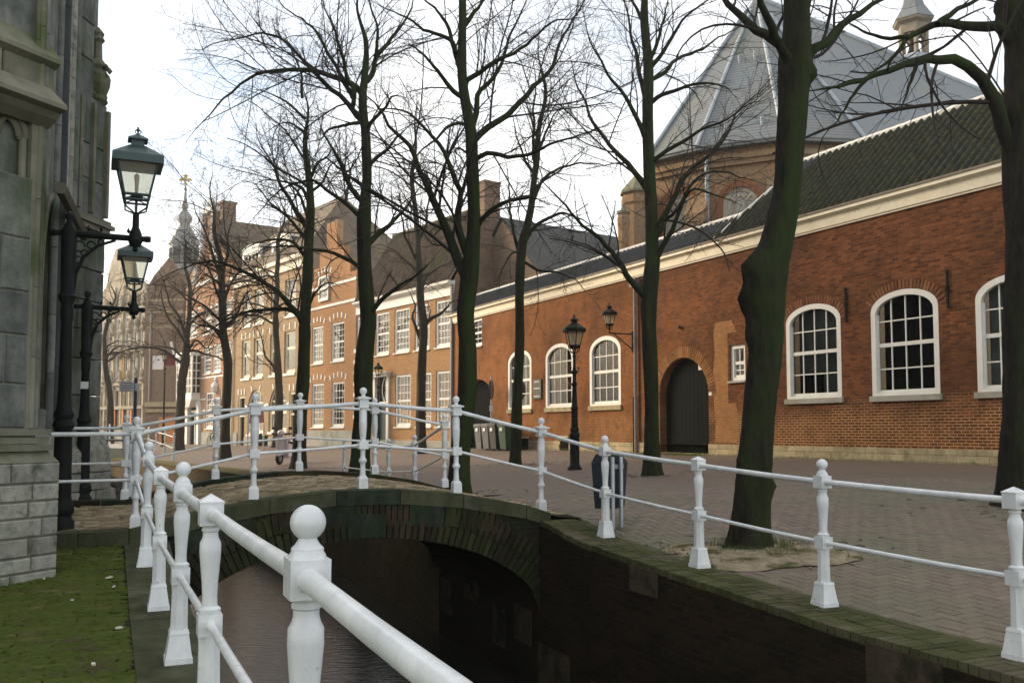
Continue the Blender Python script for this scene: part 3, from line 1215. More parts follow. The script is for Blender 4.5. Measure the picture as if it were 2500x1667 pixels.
# kerb stones along both edges of the deck (posts stand on them)
for y0, y1, e in ((UB0 - .03, UB0 + .28, -1), (UB1 - .32, UB1 + .03, 1)):
    v = -4.4
    while v < V_R + .1:
        L = random.uniform(.55, .9)
        if v < .2:
            L = min(L, .2 - v) if .2 - v > .25 else .2 - v + .3
        v2 = min(v + L, V_R + .14)
        mb = MB()
        h = .16
        up = .02 if e < 0 else .085
        za, zb = dz_end(v + .004, (y0 + y1) / 2) + up, dz_end(v2 - .004, (y0 + y1) / 2) + up
        mb.hexa([(v + .004, y0, za - h), (v2 - .004, y0, zb - h), (v2 - .004, y1, zb - h), (v + .004, y1, za - h),
                 (v + .004, y0, za), (v2 - .004, y0, zb), (v2 - .004, y1, zb), (v + .004, y1, za)])
        mb.obj('kerb_stone', (MT['coping_green_stone'] if random.random() < .6 else MT['bridge_stone']) if e < 0 else (MT['bridge_brick'] if random.random() < .75 else MT['bridge_stone']), bridge)
        v = v2
# step riser below the kerb on the church side
mb = MB()
mb.box(-9, V_L, UB0 - .02, UB0 + .2, .2, .40)
mb.obj('step_riser', MT['face_brick'], bridge)

# soldier course and stones under the deck edge (near face)
v = V_L + .05
pattern = [('s', .95), ('b', 7), ('s', .5), ('b', 13), ('s', .42), ('b', 12), ('s', .45)]
pat = [('s', .75), ('b', 9), ('s', .48), ('b', 9), ('s', .42), ('b', 10)]
sb = None
y0 = UB0 - .022
for kind, val in pat:
    if kind == 's':
        v2 = min(v + val, V_R)
        mb = MB()
        mb.hexa([(v + .006, y0, deck_z(v) - .375), (v2 - .006, y0, deck_z(v2) - .375), (v2 - .006, y0 + .1, deck_z(v2) - .375), (v + .006, y0 + .1, deck_z(v) - .375),
                 (v + .006, y0, deck_z(v) - .145), (v2 - .006, y0, deck_z(v2) - .145), (v2 - .006, y0 + .1, deck_z(v2) - .145), (v + .006, y0 + .1, deck_z(v) - .145)])
        mb.obj('stone', MT['bridge_stone'], bridge)
        v = v2
    else:
        for i in range(int(val)):
            if v > V_R - .04:
                break
            M_ = Matrix.Translation((v + .034, y0 + .05, deck_z(v + .034) - .26 + random.uniform(-.004, .004))) @ Matrix.Rotation(.124 * (v - 2.6), 4, 'Y')
            if sb is None:
                q = MB()
                q.box(-.028, .028, -.05, .05, -.105, .105)
                sb = q.obj('brick', MT['bridge_brick'], bridge, matrix=M_)
            else:
                link_copy(sb, bridge, M_)
            v += .068
# voussoirs: two rings of bricks on edge
ab = None
for ring in range(2):
    t = 0.0
    samples = [V_L + (V_R - V_L) * i / 400 for i in range(401)]
    path = [(s, arc_z(s)) for s in samples]
    acc, last = 0.0, path[0]
    for p_ in path[1:]:
        acc += math.hypot(p_[0] - last[0], p_[1] - last[1])
        if acc >= .066:
            dx, dz = p_[0] - last[0], p_[1] - last[1]
            a = math.atan2(dz, dx)
            nx, nz = -math.sin(a), math.cos(a)
            r = .105 + ring * .212
            cxv, czv = p_[0] + nx * r, p_[1] + nz * r
            if V_L < cxv < V_R and czv + .1 < deck_z(cxv) - .15 - (.23 if ring else 0.0) * 0 and czv < deck_z(cxv) - .36 + .12:
                M_ = Matrix.Translation((cxv, UB0 + .028 - .004 * ring + random.uniform(-.003, .003), czv)) @ Matrix.Rotation(-a, 4, 'Y')
                if ab is None:
                    q = MB()
                    q.box(-.027, .027, -.05, .05, -.1, .1)
                    ab = q.obj('voussoir', MT['bridge_brick'], bridge, matrix=M_)
                else:
                    link_copy(ab, bridge, M_)
            acc = 0.0
        last = p_
# keystone-like stone springers
for vv in (ARC_C - .24,):
    mb = MB()
    mb.box(vv, vv + .42, UB0 - .03, UB0 + .07, CRN + .02, CRN + .27)
    mb.obj('stone', MT['bridge_stone'], bridge)

# sandy tree pit
mb = MB()
for (px, py, r) in pits:
    n = 28
    ring0 = []
    for k in range(n):
        a = 2 * math.pi * k / n
        rr = r * (1 + .16 * math.sin(3 * a + px) + random.uniform(-.14, .14))
        x, y = px + rr * math.cos(a), py + rr * math.sin(a)
        ring0.append((x, y, gz(x, y, .2) + .006 + (.004 if px > 2.5 else 0)))
    c = (px, py, gz(px, py) + .05)
    rings = [ring0]
    for t in (.2, .4, .6, .8):
        rings.append([(x + (c[0] - x) * t, y + (c[1] - y) * t, z + (c[2] - z) * t ** .6 + random.uniform(-.012, .012)) for x, y, z in ring0])
    for r0_, r1_ in zip(rings, rings[1:]):
        for k in range(n):
            k2 = (k + 1) % n
            mb.poly([r0_[k], r0_[k2], r1_[k2], r1_[k]])
    for k in range(n):
        mb.poly([rings[-1][k], rings[-1][(k + 1) % n], c])
soil = tag(mb.obj('tree_pit_soil', MT['sand'], smooth=True), 'pale sandy soil round the foot of the nearest tree', 'soil', kind='stuff')
# pebbles and grass tufts on it
mb = MB()
for k in range(160):
    px, py, r = random.choice(pits)
    a, d = random.uniform(0, 6.28), r * math.sqrt(random.random()) * .95
    x, y = px + d * math.cos(a), py + d * math.sin(a)
    s_ = random.uniform(.006, .02)
    z = gz(x, y) + .05 * (1 - d / r)
    mb.lathe([(s_ * .5, z), (s_, z + s_ * .5), (s_ * .6, z + s_)], x, y, 6, random.random())
o = mb.obj('pebbles', MT['sand'], soil)
o['kind'] = 'stuff'
mb = MB()
for k in range(520):
    a = random.uniform(0, 6.28)
    d = .24 + abs(random.gauss(0, .10))
    x, y = T1P.x + d * math.cos(a), T1P.y + d * math.sin(a)
    if random.random() < .10:
        px, py, r = random.choice(pits)
        x, y = px + r * .95 * math.cos(a), py + r * .95 * math.sin(a)
    z = gz(x, y) + .03
    h_ = random.uniform(.03, .085)
    lx, ly = random.uniform(-.03, .03), random.uniform(-.03, .03)
    w_ = .004
    mb.poly([(x - w_, y, z - .02), (x + w_, y, z - .02), (x + lx, y + ly, z + h_)])
o = mb.obj('grass_tufts', MT['grass'], soil)
o['kind'] = 'stuff'

# small litter and leaves on the mossy path
for k, (x, y, s) in enumerate(((267, 1409, .035), (290, 1532, .034), (278, 1431, .016), (108, 1412, .014), (176, 1464, .012), (228, 1621, .018))):
    p = at_z(x, y, .215)
    zz = zl_world(p.x, p.y)
    p = at_z(x, y, zz + .01)
    q = MB()
    n = 9
    pts = [(math.cos(2 * math.pi * i / n) * s * random.uniform(.8, 1.1), math.sin(2 * math.pi * i / n) * s * .6 * random.uniform(.8, 1.1), .004 * math.sin(i * 2.0)) for i in range(n)]
    q.poly([(a, b, c + .006) for a, b, c in pts])
    for i in range(n):
        i2 = (i + 1) % n
        q.poly([(pts[i][0], pts[i][1], -.004), (pts[i2][0], pts[i2][1], -.004), (pts[i2][0], pts[i2][1], pts[i2][2] + .006), (pts[i][0], pts[i][1], pts[i][2] + .006)])
    o = q.obj('dead_leaf', MT['litter'])
    o.location = p
    o.rotation_euler = (random.uniform(-.1, .1), random.uniform(-.1, .1), random.uniform(0, 3))
    words = ['largest pale dead leaf beside the coping on the mossy path', 'pale dead leaf lying nearest the camera-side railing on the moss',
             'small pale leaf scrap just below the largest leaf', 'tiny pale scrap at the foot of the church plinth', 'tiny pale scrap in the middle of the mossy path',
             'small white scrap at the bottom edge of the mossy path'][k]
    tag(o, words, 'leaf', 'leaf scraps on the mossy path')
# ================================================================= RAILINGS
def quay_post_meshes():
    """square-footed cast-iron post: foot, shaft, block, baluster, block; caps ball / pyramid"""
    mb = MB()
    mb.frustum(0, 0, 0, .035, .150, .147)
    mb.frustum(0, 0, .035, .165, .140, .102)
    mb.frustum(0, 0, .165, .185, .110, .098)
    mb.lathe([(.051, .185), (.049, .22), (.046, .40), (.050, .44)], n=8, rot=math.pi / 8)
    mb.box(-.049, .049, -.049, .049, .44, .53)
    foot = mb
    b2 = MB()
    b2.lathe([(.042, .53), (.047, .537), (.047, .55), (.033, .562), (.031, .60), (.034, .66), (.041, .74), (.045, .79), (.044, .83), (.036, .845), (.032, .86), (.032, .875), (.037, .88), (.037, .888), (.033, .893), (.042, .905), (.044, .91)], n=22)
    b3 = MB()
    b3.box(-.049, .049, -.049, .049, .905, 1.0)
    ball = MB()
    ball.lathe([(.046, 1.0), (.045, 1.008), (.040, 1.016), (.040, 1.024), (.030, 1.034), (.024, 1.044), (.022, 1.050)] +
               [(.044 * math.sin(a), 1.086 - .044 * math.cos(a)) for a in [math.radians(x) for x in (30, 45, 60, 75, 90, 105, 120, 135, 150, 165, 176)]], n=24)
    pyr = MB()
    pyr.frustum(0, 0, 1.0, 1.006, .104, .104)
    pyr.frustum(0, 0, 1.006, 1.038, .104, .004)
    return foot, b2, b3, ball, pyr


def merged(mbs):
    m = MB()
    for q in mbs:
        b = len(m.v)
        m.v += q.v
        m.f += [tuple(b + i for i in f) for f in q.f]
    return m


_f, _b, _bl, _ball, _pyr = quay_post_meshes()
POST_Q = {}
for k, cap in (('ball', _ball), ('pyramid', _pyr)):
    o = merged([_f, _b, _bl, cap]).obj('post', MT['rail_paint'])
    smooth_by_angle(o, 38)
    POST_Q[k] = o


def bridge_post():
    mb = MB()
    mb.frustum(0, 0, 0, .11, .105, .10)
    mb.frustum(0, 0, .11, .14, .10, .07)
    mb.lathe([(.036, .13), (.033, .17), (.029, .26), (.030, .28), (.043, .295), (.046, .31), (.043, .325), (.030, .34), (.028, .37), (.030, .44)], n=18)
    mb.box(-.052, .052, -.052, .052, .44, .53)
    mb.lathe([(.032, .53), (.034, .56), (.044, .68), (.046, .74), (.046, .745), (.043, .75), (.044, .80), (.042, .86), (.034, .885), (.030, .895), (.040, .905)], n=18)
    mb.box(-.052, .052, -.052, .052, .90, 1.0)
    mb.frustum(0, 0, 1.0, 1.016, .15, .15)
    mb.frustum(0, 0, 1.016, 1.03, .13, .06)
    mb.lathe([(.024, 1.03), (.022, 1.05)] + [(.042 * math.sin(a), 1.09 - .042 * math.cos(a)) for a in [math.radians(x) for x in (30, 50, 70, 90, 110, 130, 150, 175)]], n=20)
    o = mb.obj('post', MT['rail_paint'])
    smooth_by_angle(o, 38)
    return o


POST_B = bridge_post()
PROTOS = list(POST_Q.values()) + [POST_B]


def railing(name, label, posts, r_up=.023, r_lo=.016, rail_from=None, rail_to=None, ang=None, group='white painted railings along the canal'):
    """posts: list of (Vector base, kind). Rails run block to block and on to the optional end points (upper point, lower point)."""
    t = thing(name, label, 'railing', Matrix.Translation(posts[0][0]), group)
    inv = Matrix.Translation(-posts[0][0])
    up, lo = [], []
    for i, (p, k) in enumerate(posts):
        a = ang if ang is not None else math.atan2(DC.y, DC.x)
        src = POST_B if k == 'bridge' else POST_Q[k]
        M_ = inv @ Matrix.Translation(p) @ Matrix.Rotation(a, 4, 'Z') @ Matrix.Rotation(random.uniform(-.008, .008), 4, 'X') @ Matrix.Rotation(random.uniform(-.008, .008), 4, 'Y')
        link_copy(src, t, M_)
        up.append(p + Vector((0, 0, .952)))
        lo.append(p + Vector((0, 0, .485)))
    if rail_from:
        up.insert(0, rail_from[0])
        lo.insert(0, rail_from[1])
    if rail_to:
        up.append(rail_to[0])
        lo.append(rail_to[1])
    for line, r, nm in ((up, r_up, 'handrail'), (lo, r_lo, 'lower_rail')):
        for a, b in zip(line, line[1:]):
            mb = MB()
            d = b - a
            L = d.length
            dn = d.normalized()
            e = min(.046, L * .2)
            pts = [a + dn * e, a + dn * (e + .03), a + dn * (L * .33) - Vector((0, 0, .004)), a + dn * (L * .66) - Vector((0, 0, .005)), b - dn * (e + .03), b - dn * e]
            pts = [p - posts[0][0] for p in pts]
            mb.tube(pts, [r * 1.25, r, r, r, r, r * 1.25], 14)
            o = mb.obj(nm, MT['rail_paint'], t)
            smooth_by_angle(o, 50)
    return t


def on_line(x, p0, d):
    """point on a plan line p0 + k d seen at photograph column x"""
    t = (x - CX) / F
    k = (t * p0.y - p0.x) / (d.x - t * d.y)
    return p0 + d * k


# left quay: posts from behind the camera to the bridge corner
P0 = Vector((-.512, 2.30, 0))
DL = Vector((-.4587, 1.0, 0)).normalized()
left = []
for x, k in ((749, 'ball'), (523, 'pyramid'), (448, 'ball'), (398, 'pyramid'), (364, 'ball')):
    p = on_line(x, P0, DL)
    u, v = to_uv(p)
    left.append((Vector((p.x, p.y, interp(u, ZL) + .012)), k))
print('left posts', [tuple(round(c, 2) for c in p) for p, _ in left])
d0 = left[0][0] - left[1][0]
behind = left[0][0] + d0.normalized() * 1.75
behind.z = .16
# near bridge railing
Bn = []
for x, k in ((337, 'bridge'), (622, 'bridge'), (887, 'bridge'), (1115, 'bridge'), (1321, 'bridge')):
    p = on_line(x, uv(10.20, 0), NC)
    u, v = to_uv(p)
    Bn.append((Vector((p.x, p.y, dz_end(v, u) + .02)), k))
print('bridge posts', [tuple(round(c, 2) for c in p) for p, _ in Bn])
# far bridge railing
Bf = []
for x in (310, 529, 732, 916, 1086):
    p = on_line(x, uv(13.5, 0), NC)
    u, v = to_uv(p)
    Bf.append((Vector((p.x, p.y, dz_end(v, u) + .085)), 'bridge'))
up_dn = lambda p: (p + Vector((0, 0, .952)), p + Vector((0, 0, .485)))
railing('railing', 'white railing in the foreground along the mossy left bank', [(behind, 'pyramid')] + left, .027, .018, rail_to=up_dn(Bn[0][0]))
near_left_end = uv(10.2, -2.6, Bn[0][0].z)
railing('railing', 'white railing on the near side of the arched bridge', Bn, .023, .016, rail_from=up_dn(near_left_end))
far_left_end = uv(13.5, -3.2, Bf[0][0].z)
railing('railing', 'white railing on the far side of the arched bridge', Bf, .021, .015, rail_from=up_dn(far_left_end))
# right quay, near side
Rn = []
for x, k in ((1477, 'ball'), (1703, 'pyramid'), (2003, 'ball'), (2471, 'pyramid')):
    p = on_line(x, uv(0, 5.10), DC)
    u, v = to_uv(p)
    Rn.append((Vector((p.x, p.y, interp(u, ZQ) + .018)), k))
q5 = Rn[-1][0] - DC * 1.72
q5.z = .115
print('right posts', [tuple(round(c, 2) for c in p) for p, _ in Rn])
railing('railing', 'white railing along the right quay in front of the nearest tree', Rn + [(q5, 'ball')], .023, .017, rail_from=up_dn(Bn[-1][0]))
# right quay, beyond the bridge
Rf = []
for x, k in ((1014, 'ball'), (949, 'ball'), (842, 'ball')):
    p = on_line(x, uv(0, 5.0), DC)
    u, v = to_uv(p)
    Rf.append((Vector((p.x, p.y, interp(u, ZQ) + .01)), k))
railing('railing', 'short white railing on the right quay just beyond the arched bridge', Rf, .022, .016, rail_from=up_dn(Bf[-1][0]))
# left quay, beyond the bridge
Lf = []
for u, k in ((15.6, 'ball'), (17.9, 'ball')):
    p = uv(u, .30)
    Lf.append((Vector((p.x, p.y, .42 if u < 17 else .37)), k))
railing('railing', 'short white railing at the foot of the church beyond the bridge', Lf, .022, .016, rail_from=up_dn(Bf[0][0]),
        rail_to=(uv(18.9, -.1, 1.32), uv(18.9, -.1, .85)))
# far bridge and its railings
b2c = [at_y(x, 1050, Y) for x, Y in ((425, 38.0), (403, 41), (382, 44), (363, 47))]
rail2 = [(Vector((p.x, p.y, gz(p.x, p.y, .3) + .15 + .08 * i)), 'ball') for i, p in enumerate(b2c)]
lp = at_y(246, 1050, 44)
lp2 = at_y(300, 1050, 46.5)
railing('railing', 'distant white railing rising from the right quay to the second bridge', rail2, .024, .018,
        rail_to=up_dn(Vector((lp2.x, lp2.y, .75))))
ex = [at_y(x, 1050, Y) for x, Y in ((240, 50), (268, 52), (296, 54), (330, 56))]
railing('railing', 'farthest white railing across the second bridge beyond the church', [(Vector((p.x, p.y, .72)), 'ball') for p in ex], .024, .018)
mb = MB()
a, b = ex[0], ex[-1]
c, d = rail2[-1][0], lp2
mb.hexa([(d.x - 3, d.y - 1, -.1), (c.x, c.y, -.1), (b.x, b.y, -.1), (a.x - 3, a.y, -.1), (d.x - 3, d.y - 1, .70), (c.x, c.y, .55), (b.x, b.y, .70), (a.x - 3, a.y, .72)])
tag(mb.obj('second_bridge', MT['grey_plinth']), 'far second bridge crossing the canal behind the church corner', 'bridge')
for o in PROTOS:
    bpy.data.objects.remove(o)
# ================================================================= BUILDINGS: generic wall and window builders
def arch_top(x, cx, w, zs, rise):
    t = max(-1.0, min(1.0, (x - cx) / (w / 2)))
    return zs + rise * math.sqrt(max(0.0, 1 - t * t))


def outline(x0, x1, z0, z1, rise, n=14):
    """open outline bottom-left -> over the arch -> bottom-right"""
    cx, w, zs = (x0 + x1) / 2, x1 - x0, z1 - rise
    pts = [(x0, z0)]
    if rise > 0:
        for i in range(n + 1):
            a = math.pi * (1 - i / n)
            pts.append((cx + w / 2 * math.cos(a), zs + rise * math.sin(a)))
    else:
        pts += [(x0, z1), (x1, z1)]
    pts.append((x1, z0))
    return pts


def wall_sheet(mb, x0, x1, z0, z1, ops, depth=.22, n=14):
    """front skin with openings (x0,x1,z0,z1,rise) and their reveals"""
    xs = sorted({x0, x1, *[o[0] for o in ops], *[o[1] for o in ops]})
    zs = sorted({z0, z1, *[o[2] for o in ops], *[o[3] for o in ops]})
    xs = [x for x in xs if x0 - 1e-6 <= x <= x1 + 1e-6]
    zs = [z for z in zs if z0 - 1e-6 <= z <= z1 + 1e-6]
    for a, b in zip(xs, xs[1:]):
        for c, d in zip(zs, zs[1:]):
            mx_, mz = (a + b) / 2, (c + d) / 2
            if any(o[0] < mx_ < o[1] and o[2] < mz < o[3] for o in ops):
                continue
            mb.poly([(a, 0, c), (b, 0, c), (b, 0, d), (a, 0, d)])
    for o in ops:
        ol = outline(*o, n=n)
        if o[4] > 0:
            for (xa, za), (xb, zb) in zip(ol[1:-1], ol[2:-1]):
                mb.poly([(xa, 0, za), (xb, 0, zb), (xb, 0, o[3]), (xa, 0, o[3])])
        cl = ol + [ol[0]]
        for (xa, za), (xb, zb) in zip(cl, cl[1:]):
            mb.poly([(xa, 0, za), (xa, depth, za), (xb, depth, zb), (xb, 0, zb)])


def inset_outline(x0, x1, z0, z1, rise, t, tb):
    r = max(rise - t, 0) if rise > 0 else 0
    return outline(x0 + t, x1 - t, z0 + tb, z1 - t, rise * ((x1 - x0 - 2 * t) / (x1 - x0)) if rise > 0 else 0)


def sash_window(parent, op, cols, rows, ft=.09, fb=.07, bar=.026, y=.02, split=.5, each_pane=False, paint='bright_paint', back='dark_room', sill=None, sill_mat='grey_plinth', backs=None, name='window', proud=0.0):
    x0, x1, z0, z1, rise = op
    w = part(name, parent)
    mb = MB()
    mb.band(outline(*op), inset_outline(x0, x1, z0, z1, rise, ft, fb), y - proud, y + .09)
    mb.box(x0, x1, y - proud + .003, y + .09, z0, z0 + fb)
    mb.obj('frame', MT[paint], w)
    ix0, ix1, iz0, iz1 = x0 + ft, x1 - ft, z0 + fb, z1 - ft
    ir = rise * (ix1 - ix0) / (x1 - x0)
    cx, iw, izs = (ix0 + ix1) / 2, ix1 - ix0, iz1 - ir

    def top(x):
        return arch_top(x, cx, iw, izs, ir) if rise > 0 else iz1
    zm = iz0 + (iz1 - iz0) * split
    # sashes
    mb = MB()
    st = bar * 1.5
    mb.box(ix0, ix1, y + .03, y + .075, zm - st, zm + st)
    mb.box(ix0, ix1, y + .04, y + .085, iz0, iz0 + st * 1.5)
    for s in (ix0, ix1 - st):
        mb.box(s, s + st, y + .038, y + .08, iz0, izs)
    xsb = [ix0 + (ix1 - ix0) * i / cols for i in range(1, cols)]
    for x in xsb:
        mb.box(x - bar / 2, x + bar / 2, y + .042, y + .078, iz0, top(x) + .005)
    nlo = max(1, round(rows * split))
    nhi = rows - nlo
    zsb = [iz0 + (zm - iz0) * i / nlo for i in range(1, nlo)] + [zm + (iz1 - zm) * i / nhi for i in range(1, nhi)]
    for z in zsb:
        a, b = ix0, ix1
        if rise > 0 and z > izs:
            t = math.sqrt(max(0, 1 - ((z - izs) / ir) ** 2))
            a, b = cx - iw / 2 * t, cx + iw / 2 * t
        mb.box(a, b, y + .044, y + .076, z - bar / 2, z + bar / 2)
    mb.obj('glazing_bars', MT[paint], w)
    # glass
    if each_pane:
        xe = [ix0] + xsb + [ix1]
        ze = [iz0] + sorted(zsb + [zm]) + [iz1 + .05]
        for a, b in zip(xe, xe[1:]):
            for c, d in zip(ze, ze[1:]):
                q = MB()
                tilt = random.uniform(-.003, .003)
                pts = [(a, c), (b, c)]
                n = 5
                tops = []
                for i in range(n + 1):
                    x = b + (a - b) * i / n
                    tops.append((x, min(d, top(x))))
                if all(t[1] <= c + .01 for t in tops):
                    continue
                tops = [(x, max(z, c + .002)) for x, z in tops]
                q.v = [(x, y + .058 + tilt, z) for x, z in pts + tops]
                q.f = [tuple(range(len(q.v)))]
                q.obj('pane', MT['glass'], w)
    else:
        for c, d in ((iz0, zm), (zm, iz1)):
            q = MB()
            pts = [(ix0, c), (ix1, c)]
            n = 10
            for i in range(n + 1):
                x = ix1 + (ix0 - ix1) * i / n
                pts.append((x, min(d, max(c + .002, top(x)))))
            dy = .058 + random.uniform(-.004, .004)
            q.v = [(x, y + dy, z) for x, z in pts]
            q.f = [tuple(range(len(q.v)))]
            q.obj('pane', MT['glass'], w)
    # what is seen behind the glass
    q = MB()
    q.box(x0 - .05, x1 + .05, y + .5, y + .52, z0 - .05, z1 + .05)
    q.obj('room', MT[back], w)
    if backs:
        for bm_name, fx0, fx1, fz0, fz1, yy in backs:
            q = MB()
            q.box(ix0 + (ix1 - ix0) * fx0, ix0 + (ix1 - ix0) * fx1, y + yy, y + yy + .02, iz0 + (iz1 - iz0) * fz0, iz0 + (iz1 - iz0) * fz1)
            q.obj({'wood_shutter': 'inner_shutter', 'curtain': 'curtain', 'grey_blind': 'blind', 'poster': 'poster'}[bm_name], MT[bm_name], w)
    if sill:
        q = MB()
        q.box(x0 - .05, x1 + .05, -.07, .1, z0 - sill, z0 - .002)
        q.obj('sill', MT[sill_mat], w)
    return w


def tile_mesh(w, l):
    """one pantile: S-shaped section, w across, l down the slope; local x across, y up slope, z out"""
    V, Q = [], []
    prof = [(0, .012), (.12, .002), (.30, -.022), (.52, -.024), (.62, -.016), (.68, .050), (.76, .090), (.86, .094), (.95, .060), (1.01, -.015)]
    for y, dz in ((-.04, .016), (l, -.003)):
        for x, z in prof:
            V.append((x * w, y, z + dz))
    for x, z in prof:
        V.append((x * w, -.04, z + .016 - .014))
    n = len(prof)
    for i in range(n - 1):
        Q.append((i, i + 1, n + i + 1, n + i))
        Q.append((2 * n + i, 2 * n + i + 1, i + 1, i))
    return V, Q


def tile_roof(parent, mat, origin, ax, up, rows, cols, w, l, inside, max_obj=0, name='tile'):
    """tiles over a slope: ax along eave, up along slope; inside(c, r) tells whether a tile lies on the roof"""
    ax, up = Vector(ax).normalized(), Vector(up).normalized()
    nrm = ax.cross(up).normalized()
    base = Matrix((ax, up, nrm)).transposed().to_4x4()
    TV, TQ = tile_mesh(w, l)
    cells = [(c, r) for r in range(rows) for c in range(cols) if inside(c, r)]
    origin = Vector(origin)
    pm = parent.matrix_world if parent else Matrix()
    cells.sort(key=lambda k: ((pm @ (origin + ax * (k[0] * w) + up * (k[1] * l))) - Vector((0, 0, EYE))).length)
    proto = None
    V, Q = [], []
    A = np.array(TV)
    for i, (c, r) in enumerate(cells):
        p = origin + ax * (c * w + random.uniform(-.003, .003)) + up * (r * l + random.uniform(-.010, .010)) + nrm * random.uniform(-.004, .006)
        M_ = Matrix.Translation(p) @ base @ Matrix.Rotation(random.uniform(-.006, .006), 4, 'Z')
        if i < max_obj:
            if proto is None:
                mb = MB()
                mb.v, mb.f = TV, TQ
                proto = mb.obj(name, mat, parent, smooth=False, matrix=M_)
                smooth_by_angle(proto, 50)
            else:
                link_copy(proto, parent, M_)
        else:
            m = np.array(M_)
            b = len(V)
            V += (A @ m[:3, :3].T + m[:3, 3]).tolist()
            Q += [tuple(b + k for k in f) for f in TQ]
    if V:
        o = np_obj(name + '_field', V, Q, mat, parent)
        smooth_by_angle(o, 50)
        o['kind'] = 'stuff'


# ================================================================= LONG BRICK ANNEXE
annexe = thing('brick_building', 'long low red brick building with white arched windows and tiled roof', 'building', FW.m)
h = FW.hit
A0 = FW.hx(1100)           # far end
A1 = FW.hx(2430) + 6.0     # near end, behind the right-hand tree and beyond
EAVE = h(1900, 556)[1]
ZB = .60
print('annexe', A0, A1, 'eave', EAVE, h(2447, 371), h(1628, 620))


def wbox(xl, xr, yt, yb, rise_px_y=None):
    x0, x1 = FW.hx(xl), FW.hx(xr)
    xm = (xl + xr) / 2
    z1 = h(xm, yt)[1]
    z0 = h(xm, yb)[1]
    rise = 0
    if rise_px_y:
        rise = z1 - h(xm, rise_px_y)[1]
    return (x0, x1, z0, z1, rise)


W_near = [wbox(1924, 2058, 741, 972, 783), wbox(2133, 2299, 704, 964, 752), wbox(2391, 2590, 664, 953, 718)]
W_far = [wbox(1241, 1298, 853, 998, 884), wbox(1333, 1401, 838, 994, 872), wbox(1441, 1517, 822, 991, 859)]
for k in range(3):          # common sill and head lines within each row
    pass
zs_n = sum(w[2] for w in W_near) / 3
zh_n = sum(w[3] for w in W_near) / 3
print('near windows', [tuple(round(q, 2) for q in w) for w in W_near], 'far', [tuple(round(q, 2) for q in w) for w in W_far])
zs_f = sum(w[2] for w in W_far) / 3
zh_f = sum(w[3] for w in W_far) / 3
W_far = [(w[0], w[1], zs_f, zh_f, .52) for w in W_far]
W_small = [wbox(1784, 1822, 841, 929), wbox(1138, 1176, 780, 847)]
gx0, gx1 = FW.hx(1611), FW.hx(1731)
GATE = (gx0, gx1, ZB, h(1671, 873)[1], (gx1 - gx0) / 2 * .98)
px0, px1 = FW.hx(1136), FW.hx(1198)
PASS = (px0, px1, ZB, h(1167, 926)[1], .7)
VENTS = [wbox(1277, 1290, 1070, 1090), wbox(1372, 1388, 1069, 1092)]
PL_TOP = h(1748, 1084.5)[1]
print('plinth top', PL_TOP, 'gate', GATE)
ops = W_near + W_far + W_small + [GATE, PASS]
mb = MB()
wall_sheet(mb, A0, A1, ZB, EAVE, ops, .30)
mb.poly([(A1, 0, ZB), (A1, 8, ZB), (A1, 8, EAVE), (A1, 0, EAVE)])
mb.poly([(A0, 8, ZB), (A0, 0, ZB), (A0, 0, EAVE), (A0, 8, EAVE)])
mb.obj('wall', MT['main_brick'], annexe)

for i, op in enumerate(W_near):
    sash_window(annexe, op, 4, 4, ft=.13, fb=.07, bar=.03, y=.02, each_pane=True, sill=.13, back='dark_room', proud=.03,
                backs=[('grey_blind', 0, 1, .25, 1, .34), ('grey_blind', .5, 1, .0, .25, .36)] if i == 0 else ([('grey_blind', 0, 1, 0, 1, .25)] if i == 2 else None))
for i, op in enumerate(W_far):
    bks = [('wood_shutter', .05, .95, .02, .80, .28)]
    if i == 0:
        bks += [('poster', .55, .72, .05, .22, .12), ('poster', .80, .97, .06, .23, .12)]
    if i == 1:
        bks += [('poster', .04, .22, .03, .24, .12), ('poster', .27, .48, .03, .24, .12)]
    if i == 2:
        bks = [('wood_shutter', .22, .80, .30, .80, .30), ('grey_blind', 0, 1, .0, .78, .34)]
    sash_window(annexe, op, 4, 4, ft=.14, fb=.08, bar=.034, y=.02, each_pane=True, sill=.16, sill_mat='plinth_stone', back='dark_room', backs=bks, proud=.03)
sash_window(annexe, W_small[0], 2, 3, ft=.11, fb=.10, bar=.03, y=.05, sill=.06, back='grey_blind')
sash_window(annexe, W_small[1], 3, 4, ft=.11, fb=.10, bar=.03, y=.05, sill=.06, back='curtain')

# brick-on-end arches over the near windows and the gate
def soldier_arch(op, depth, mat, name, n0):
    x0, x1, z0, z1, rise = op
    ol = outline(x0, x1, z0, z1, rise, n=90)[1:-1]
    acc, last, proto = 0, ol[0], None
    for p in ol[1:]:
        acc += math.hypot(p[0] - last[0], p[1] - last[1])
        if acc > n0:
            a = math.atan2(p[1] - last[1], p[0] - last[0])
            nx, nz = -math.sin(a), math.cos(a)
            M_ = Matrix.Translation((p[0] + nx * (depth / 2 + .012), -.003 + .04, p[1] + nz * (depth / 2 + .012))) @ Matrix.Rotation(-a, 4, 'Y')
            if proto is None:
                q = MB()
                q.box(-n0 / 2 + .004, n0 / 2 - .004, -.05, .05, -depth / 2, depth / 2)
                proto = q.obj(name, mat, annexe, matrix=M_)
            else:
                link_copy(proto, annexe, M_)
            acc = 0
        last = p


